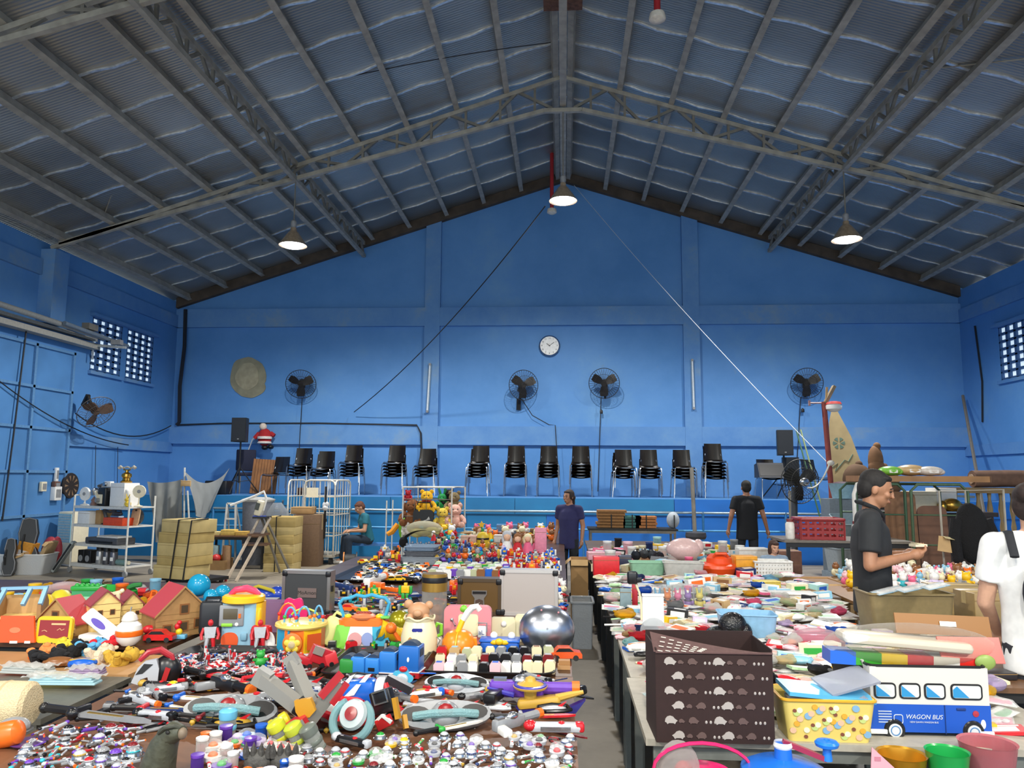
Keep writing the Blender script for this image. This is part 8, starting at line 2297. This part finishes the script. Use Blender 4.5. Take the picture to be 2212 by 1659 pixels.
for x in (-72, 82):
 o = P(t, 'wheel', BLK, TR(L([(20, -3), (21, 0), (19, 3), (0, 3)], 26), (x, 0, 12), rot=(PI / 2, 0, 0)))
 P(o, 'hubcap', mat('#cdd0d2', .4), TR(L([(13, 3), (13, 4.5), (0, 5)], 22), (x, 0, 12), rot=(PI / 2, 0, 0)))
 P(o, 'blue_ring', mat('#3a78b0', .4), TR(L([(9.5, 5), (9.5, 5.8), (8, 5.8), (8, 5)], 22, cap=False), (x, 0, 12), rot=(PI / 2, 0, 0)))
P(t, 'door_line', mat('#0a2f70', .5), B((28, -.8, 34), (1.4, 1, 56)), B((60, -.8, 54), (18, 2, 5), bev=2))
P(t, 'louvre', mat('#b8c4d8', .5), *[B((-90, -.8, 27 + 5.2 * i), (26, 1.2, 2)) for i in range(5)])
P(t, 'cap_outline', mat('#b8c4d8', .5), U([(a, -1, b_) for a, b_ in rrect(17, 17, 4, (-64, 33))], 1, 5, closed=True))
P(t, 'tail_light', cl('#a83040'), TR(L([(6, 0), (6, 1.5), (0, 2)], 16), (88, 0, 46), rot=(PI / 2, 0, 0)))
P(t, 'headlight', WHT, S((102, 0, 26), (5, 2, 9)))
WTX = mat('#c4cede', .5)
text(t, 'lettering', 'WAGON BUS', WTX, (-14, -1.2, 38), 12, ext=.4, shear=.25)
text(t, 'small_lettering', 'NEW DAWN WAGON BUS', WTX, (-14, -1.2, 28), 4.6, ext=.3)
t2 = P(t, 'side_flap', mat('#d2cec6', .5), TR(B((0, 0, 0), (3, 90, 66)), (-w / 2 - 12, 70, 110), rot=(0, -.35, .5)))
P(t2, 'flap_lining', mat('#3a3a3e', .6), TR(B((0, 0, 0), (1, 86, 62)), (-w / 2 - 14, 71, 110), rot=(0, -.35, .5)))
t = h('goods_bag', 'big clear bag with rainbow stripes and a brown header on the bus box', 'bag', 2000, 1462, 0, w=10)
for i, c_ in enumerate(('#1f62c8', '#3a9a30', '#e0c020', '#c03038', '#d8d4cc', '#d0281f')):
 P(t, 'colour_stripe', cl(c_, .3), B((-112 + 40 * i, 30, 16 - 1.5 * i), (40, 40, 20), rot=(0, .05, 0)))
P(t, 'white_tray', mat('#e4e0d8', .3), TR(B((0, 0, 0), (200, 56, 16), bev=8), (-10, 30, 40), rot=(0, .07, 0)))
P(t, 'header_card', mat('#8a5a1a', .35), TR(B((0, 0, 0), (150, 3, 32)), (60, 44, 64), rot=(-.3, .03, 0)))
P(t, 'hang_hole', WHT, TR(B((0, 0, 0), (26, 1, 8), bev=.4), (68, 41.5, 66), rot=(-.3, .03, 0)))
P(t, 'red_panel', cl('#c83020', .3), TR(B((0, 0, 0), (96, 4, 40)), (90, 20, 30), rot=(-.4, 0, 0)))
P(t, 'green_star', cl('#8aa050', .4), S((106, 8, 14), (16, 5, 12)))
P(t, 'film', clear('#f4f0e8', .05, .98), S((0, 32, 34), (136, 40, 34), 24, 14))
t.location = at(2000, 1592, TZ) + Vector((0, .03, 128 * k1))
# yellow basket
t = h('basket', 'yellow patterned basket with pale blue folders between the two storage boxes', 'basket', 1796, 1606, 0, w=190)
w, d, hh = 186, 110, 84
P(t, 'basket_wall', mat('#dcc46a', .45), TR(shell(w, d, hh, .86, 3, 14), (0, d / 2, 0)))
P(t, 'rim', mat('#d8a028', .4), TR(rimring(w + 2, d + 2, hh - 2, 14, 3.2), (0, d / 2, 0)))
for c_, n_, r_ in (('#7aa4c4', 7, 7.5), ('#b8c878', 6, 7), ('#7a4430', 9, 4), ('#e0b090', 8, 6.5), ('#d8a030', 5, 6), ('#f4e8c0', 7, 6)):
 P(t, 'dot_print', mat(c_, .5), *[TR(X(ell(r_, r_ * .9, 10), -.8, .8), ((-.5 + (i * .618 + n_ * .21 + r_ * .17) % 1) * w * .82, 7.5 - .098 * (10 + (i * 17 + n_ * 5) % 62) - .7, 10 + (i * 17 + n_ * 5) % 62)) for i in range(n_)])
fo = T('folder', 'pale blue plastic folders lying in the yellow patterned basket', 'folder', t.location, 0, sc=k1)
P(fo, 'blue_edge', mat('#5ab0d8', .35), TR(B((0, 0, 0), (180, 80, 8)), (4, 40, 92), rot=(.1, .10, .1)))
P(fo, 'clear_sleeve', clear('#d8dce8', .35, .95), TR(B((0, 0, 0), (110, 80, 5)), (50, 50, 112), rot=(.2, -.22, .2)), TR(B((0, 0, 0), (160, 30, 26)), (0, 24, 74)))
# smaller right-hand things: label, maker, base pixel, size px (w, d, h), colour
RB = '''tub|white deep plastic tray with a pale blue lid in the middle of the stationery|1622|1385|116 70 52|#8ab8d8
tub|green round-edged basin holding black headphones|1400|1243|74 50 26|#8ab89a
tub|grey basket holding a pink plastic bag|1480|1248|84 50 30|#b8b6b0
tub|wicker-coloured box topped with pale blue packets before the man in black|1976|1384|172 90 92|#84744f
crate|white mesh basket of dark goods|1672|1244|74 46 28|#e0e0dc
carton|bright red plastic box at the far left of the right block|1310|1245|54 30 40|#d8222a
carton|yellow-orange house-shaped plastic box|1612|1242|46 34 38|#e09a20
carton|white monitor-like box before the child|1628|1212|62 30 26|#d8d6d0
carton|navy box beside the red plastic box|1352|1228|26 20 26|#2a2f4a
carton|long pink-lidded box at the far left back|1305|1210|70 30 16|#d8a0ac
carton|brown carton at the right table, farther one|2080|1335|96 70 62|#a08858
carton|brown carton at the right edge, nearer one|2165|1372|116 70 82|#9a8256
carton|grey and white pasteboard card standing in front|1352|1318|24 6 44|#7a9096
carton|dark red narrow card beside the grey card|1372|1316|12 6 52|#a82430
carton|pale yellow box right of the wicker box|2030|1390|50 40 18|#e4dfd0
carton|open orange flat tray right of centre|1735|1402|96 50 12|#e8562a
carton|yellow and clear tub lid stack|1660|1275|50 30 18|#d8c050
carton|grey flat book stack with white pages|1720|1300|90 50 16|#e4e4e0
carton|black flat tray of goods behind the bus box|2160|1470|70 40 14|#2a2628'''
for ln in RB.split('\n'):
 kd, lab, px, py, sz, c_ = ln.split('|')
 px, py = int(px), int(py)
 w, d, hh = [int(q) for q in sz.split()]
 k = K(px, py)
 p = at(px, py, TZ)
 if kd == 'carton' and px > 2050 and py < 1400:
  p = at(px, py, TZ)
 lc, sz = (p.x, p.y + d * k / 2, TZ), (w * k, d * k, hh * k)
 m = mat(c_, .4, 0, .08, 30)
 HERO.append((p.x, p.y + d * k / 2, w * k * .55))
 if kd == 'tub':
  tub(lab, lc, sz, m, random.uniform(-.1, .1), name='basket' if 'bas' in lab else 'plastic_tray', cat='basket')
 elif kd == 'crate':
  crate(lab, lc, sz, m, 0, rows=3, cols=12)
 else:
  carton(lab, lc, sz, random.uniform(-.15, .15), m, tape='brown' in lab, name='goods_box')
table('dark table at the right edge carrying brown cartons', 2.02, 3.4, 3.95, 5.0, TZ - .002, M_BROWNW, M_DARK)
table('wood-edged table of soft toys behind the man in black', 2.33, 5.6, 6.05, 8.15, TZ, mat('#8a6238', .5), M_DARK)
# contents and hand-held things
t = h('bag', 'pale pink translucent bag swelling out of the grey basket', 'bag', 1482, 1226, w=20, dz=.09)
P(t, 'film', mat('#d8b8b4', .25, 0, .06, .2), S((0, 24, 18), (38, 24, 24)), S((30, 24, 24), (12, 12, 16)))
t = h('headphones', 'black headphones heaped in the green basin', 'headphones', 1400, 1226, w=20, dz=.06)
P(t, 'ear_cup', BLK, *[TR(L([(9, -4), (11, 0), (9, 4), (0, 5)], 16), (x, 14, 10 + z), rot=(PI / 2, 0, x * .02)) for x, z in ((-24, 2), (-6, 6), (10, 4), (26, 0))])
P(t, 'headband', BLK, U([(-24, 16, 10), (-10, 20, 20), (8, 20, 18), (26, 16, 10)], 3, 6))
t = h('orange_potty', 'bright orange plastic toilet-seat-shaped tub with a handle hole', 'tub', 1556, 1244, w=80)
P(t, 'body', mat('#e8501a', .35), L([(34, 0), (40, 14), (38, 20), (28, 24)], 26, c=(0, 30, 0)))
P(t, 'hood', mat('#e8501a', .35), TR(L([(27, 20), (26, 34), (18, 42), (0, 44)], 24), (4, 30, 0)), U([(-12, 8, 38), (-8, 4, 45), (14, 4, 45), (18, 8, 38)], 3, 8))
t = h('black_bag', 'crumpled black plastic bag on the stationery in front of the pale blue tray', 'bag', 1588, 1390, w=60)
P(t, 'film', mat('#141416', .18, 0, .2, .3, .5), S((0, 20, 30), (30, 24, 30)), S((-26, 24, 16), (30, 20, 14)), S((22, 18, 18), (18, 18, 22)))
P(t, 'knot', mat('#141416', .2), U([(-40, 24, 16), (-62, 26, 8)], [12, 3], 8))
t = h('desk_lamp', 'small black lamp head on a white gooseneck near the aisle', 'lamp', 1386, 1350, w=16)
P(t, 'gooseneck', CRM, U([(0, 0, 0), (0, 0, 40), (-4, 0, 66), (-14, 0, 90)], 2.4, 8))
P(t, 'lamp_head', BLK, B((-18, -2, 96), (22, 14, 26), bev=5), B((-6, -4, 92), (14, 8, 10), bev=2))
P(t, 'base', CRM, L([(14, 0), (14, 3), (3, 6)], 18))
t = h('card_stand', 'clear stand with a blank white card and a clear bag marked S', 'stand', 1412, 1392, w=40)
P(t, 'card', mat('#dedede', .3), X(rrect(44, 62, 6, (0, 68)), -1, 2))
P(t, 'top_edge', WHT, B((0, 0, 100), (46, 5, 5)))
P(t, 'bag_film', clear('#eef2f4', .3, .94), S((0, -2, 26), (28, 12, 28)))
text(t, 'bag_letter', 'S', cl('#3a4a5a'), (4, -15, 20), 22, ext=.3)
for i, (px, c_) in enumerate(((1422, '#5aa0c8'), (1443, '#e0803a'), (1466, '#e0709a'), (1488, '#9068b0'), (1513, '#e0cc5a'))):
 nm = ('blue', 'orange', 'pink', 'purple', 'yellow')[i]
 t = h('boxed_figure', nm + ' rabbit-eared vinyl figure in a clear box', 'boxed figure', px, 1318, w=60, grp='boxed rabbit figures')
 P(t, 'figure', cl(c_, .4), S((0, 8, 11), (8, 7, 11)), S((0, 8, 27), (8, 7, 7)), U([(-4, 8, 32), (-6, 8, 44)], [2.6, 1.6], 6), U([(4, 8, 32), (5, 8, 44)], [2.6, 1.6], 6), S((-9, 5, 14), (3, 3, 5)), S((9, 5, 14), (3, 3, 5)))
 P(t, 'belt', BLK, L([(7.8, 18), (8.2, 19), (7.8, 20)], 14, c=(0, 8, 0), cap=False))
 P(t, 'clear_box', clear('#f4f6f6', .10, .97), B((0, 8, 25), (23, 18, 50)))
t = h('pouch', 'magenta zip pouch in a clear bag right of centre', 'pouch', 1772, 1412, w=80)
P(t, 'pouch_body', mat('#b83a68', .25), B((0, 24, 18), (88, 44, 34), bev=9))
P(t, 'film', clear('#f6dce4', .2, .95), S((0, 24, 20), (60, 34, 26)))
for i in range(8):
 small('packet', '#8ec4de', '#ecebe6', inframe((at(1976, 1384, TZ), 0), -.17 + .05 * i, .02 + .03 * (i % 3), 92 * K(1976, 1384) + .004 + .006 * i), .12, (.1, -.15, .3), 'pale blue packet on the wicker-coloured box, %s from the left' % ORD[i], 'pale blue packets on the wicker box')
# bottom right low table
LZ = .60
t = h('spinning_toy', 'blue toy top with a long pink and grey crank at the bottom edge', 'toy', 1735, 1760, 0, z=LZ, w=80)
P(t, 'disc_body', mat('#1a6ad0', .3), L([(20, 0), (70, 40), (86, 66), (84, 80), (60, 92), (18, 100), (16, 128), (0, 130)], 32, c=(-30, 20, 0)))
P(t, 'white_collar', WHT, L([(17, 120), (19, 124), (17, 132)], 20, c=(-30, 20, 0), cap=False))
P(t, 'crank_arm', mat('#9a2a4a', .35), bar((-30, 20, 132), (54, 14, 102), 12, 10))
P(t, 'crank_knob', mat('#2078d8', .3), L([(10, 100), (8, 122), (22, 128), (24, 134), (20, 138), (6, 140), (5, 136), (0, 136)], 22, c=(56, 14, 0)))
for px, py, r_, hh, c_, lab in ((1952, 1720, 46, 78, '#c8922a', 'shiny gold bowl at the bottom edge'), (2052, 1730, 40, 92, '#1f9a4a', 'green plastic cup at the bottom edge'), (2140, 1720, 52, 100, '#d87a80', 'pink translucent cup at the bottom right corner'), (1520, 1740, 52, 66, '#d82a6a', 'magenta bucket with a tall arched handle at the bottom edge')):
 t = h('cup', lab, 'cup', px, py, 0, z=LZ, w=r_)
 m = mat(c_, .25, .6 if 'gold' in lab else 0)
 P(t, 'wall', clear('#e89098', .45, .85) if 'pink' in lab else m, L([(r_ * .7, 0), (r_, hh), (r_ * 1.04, hh + 3), (r_ * .95, hh), (r_ * .66, 4), (0, 4)], 30, cap=False))
 if 'bucket' in lab:
  P(t, 'handle', m, U([(r_ * math.cos(a) * 1.9, 0, hh + 54 * math.sin(a)) for a in [PI * q / 12 for q in range(13)]], 6, 8, flat=.6))
 else:
  P(t, 'inside', mat('#5a8ab8' if 'pink' in lab else c_, .4), L([(r_ * .7, hh * .5), (r_ * .76, hh * .62), (0, hh * .66)], 24))
t = h('clear_bag', 'clear bag with a red toy at the bottom edge below the hedgehog box', 'bag', 1470, 1740, 0, z=LZ, w=40)
P(t, 'film', clear('#e8e0dc', .3, .94), S((0, 20, 60), (44, 26, 60)))
P(t, 'contents', RED, S((10, 20, 50), (22, 16, 30)))
t = h('pink_card', 'pale pink paper corner standing up at the bottom edge', 'paper', 1905, 1740, 0, z=LZ, w=20)
P(t, 'sheet', mat('#e0a0ac', .6), X([(-24, 0), (30, 0), (30, 70), (-14, 110)], 0, 2))
P(t, 'print', mat('#c07a8a', .6), B((-4, -.5, 88), (12, 1, 8)))
# loose stationery over the whole right block, and the soft toy heaps
ST_ = pr('white/pale_blue pale_blue/white pale_pink/red white/red cream/green lilac/white yellow/white pink/white blue/white white/orange grey/white pale_green/white tan/brown white/green red/white aqua/blue white/pink cream/tan black/white navy/white')
SK = ['packet', 'bag', 'book', 'packet', 'box', 'pen', 'packet', 'packet', 'book', 'bag', 'packet', 'book', 'pouch']
zone('of the near stationery', ((1440, 1590), (2190, 1590), (1405, 1480), (2150, 1480)), 8, 17, SK, ST_, (.10, .17), heap=True, spin=1)
zone('of the middle stationery', ((1405, 1480), (2130, 1480), (1335, 1385), (1900, 1385)), 9, 19, SK, ST_, (.09, .16), heap=True, spin=1)
zone('of the far stationery', ((1335, 1385), (1850, 1385), (1305, 1312), (1820, 1312)), 9, 20, SK, ST_, (.10, .16), heap=True, spin=1)
zone('of the stationery behind the rabbit boxes', ((1305, 1312), (1820, 1312), (1290, 1250), (1730, 1250)), 10, 19, SK, ST_, (.11, .18), heap=True, spin=1)
zone('of the back stall goods', ((1290, 1246), (1680, 1246), (1275, 1185), (1580, 1185)), 9, 14, ['box', 'jar', 'bag', 'packet', 'box', 'bag', 'pouch'], ST_, (.13, .2), heap=True, spin=1)
PL = pr('pale_blue/pale_blue yellow/yellow pink/pale_pink white/white pale_pink/pink pink/white cream/brown yellow/orange tan/brown white/cream red/white teal/white lilac/white brown/cream grey/white')
zone('of the right soft toy heap', ((1850, 1285), (2200, 1285), (1790, 1242), (2240, 1250)), 6, 18, ['duck'], PL, (.09, .14), heap=True, spin=1.5)
t = h('soft_toy', 'largest round white plush in the right soft toy heap', 'soft toy', 2010, 1268, w=30)
P(t, 'body', mat('#e0dcd6', .95, 0, .08, .2, .4), S((0, 20, 18), (24, 20, 18)))
P(t, 'foot', mat('#cfc8c0', .95), S((-10, 2, 4), (7, 5, 4)))
# far stall between aisle and rail
e = at(1330, 1200, TZ)
table('dark-topped table with baskets of boards near the stage', ay(1270, 1140, 13.2).x, ay(1465, 1140, 13.2).x, 13.2, 13.8, .86, M_DARK, M_STEELD)
for i, (px, w, c_, lab) in enumerate(((1320, .5, '#9a6a34', 'bundle of tan wooden boards on the dark-topped table'), (1365, .3, '#2f6a62', 'teal basket with black bags on the dark-topped table'), (1395, .36, '#b8743a', 'orange-brown wooden toys on the dark-topped table'), (1455, .2, '#a8b0b8', 'crumpled silver bag on the dark-topped table'))):
 q = ay(px, 1140, 13.4)
 t = T('bundle', lab, 'bundle', (q.x, 13.45, .861))
 P(t, 'goods', mat(c_, .6), *([B((random.uniform(-.02, .02), 0, .03 + .05 * j), (w * random.uniform(.85, 1), .3, .04)) for j in range(6 if i == 0 else 4)] if i != 3 else [S((0, 0, .14), (.11, .1, .14))]))
 P(t, 'tie', M_DARK, B((0, -.155, .12), (.02, .01, .22)))
t = T('stool', 'round grey padded stool beside the thin dark rail post', 'stool', (ay(1503, 1150, 12.8).x, 12.8, 0))
P(t, 'seat', mat('#3a3a40', .6), L([(.15, .74), (.17, .78), (.16, .84), (.0, .86)], 22))
P(t, 'leg', M_CHROME, C((0, 0, 0), (0, 0, .75), .03))
P(t, 'foot_ring', M_CHROME, L([(.2, 0), (.2, .03), (.03, .05)], 22))
wire('rail_post', 'thin dark scaffold post with a white rag before the stage', 'post', M_STEELD, [Vector((ay(1503, 1150, 15.4).x, 15.4, 0)), ay(1494, 1010, 15.4)], .04)
wire('rail_post', 'grey scaffold post at the right end of the railing', 'post', M_STEELD, [Vector((ay(1712, 1150, 15.3).x, 15.3, 0)), ay(1708, 1060, 15.3)], .05)
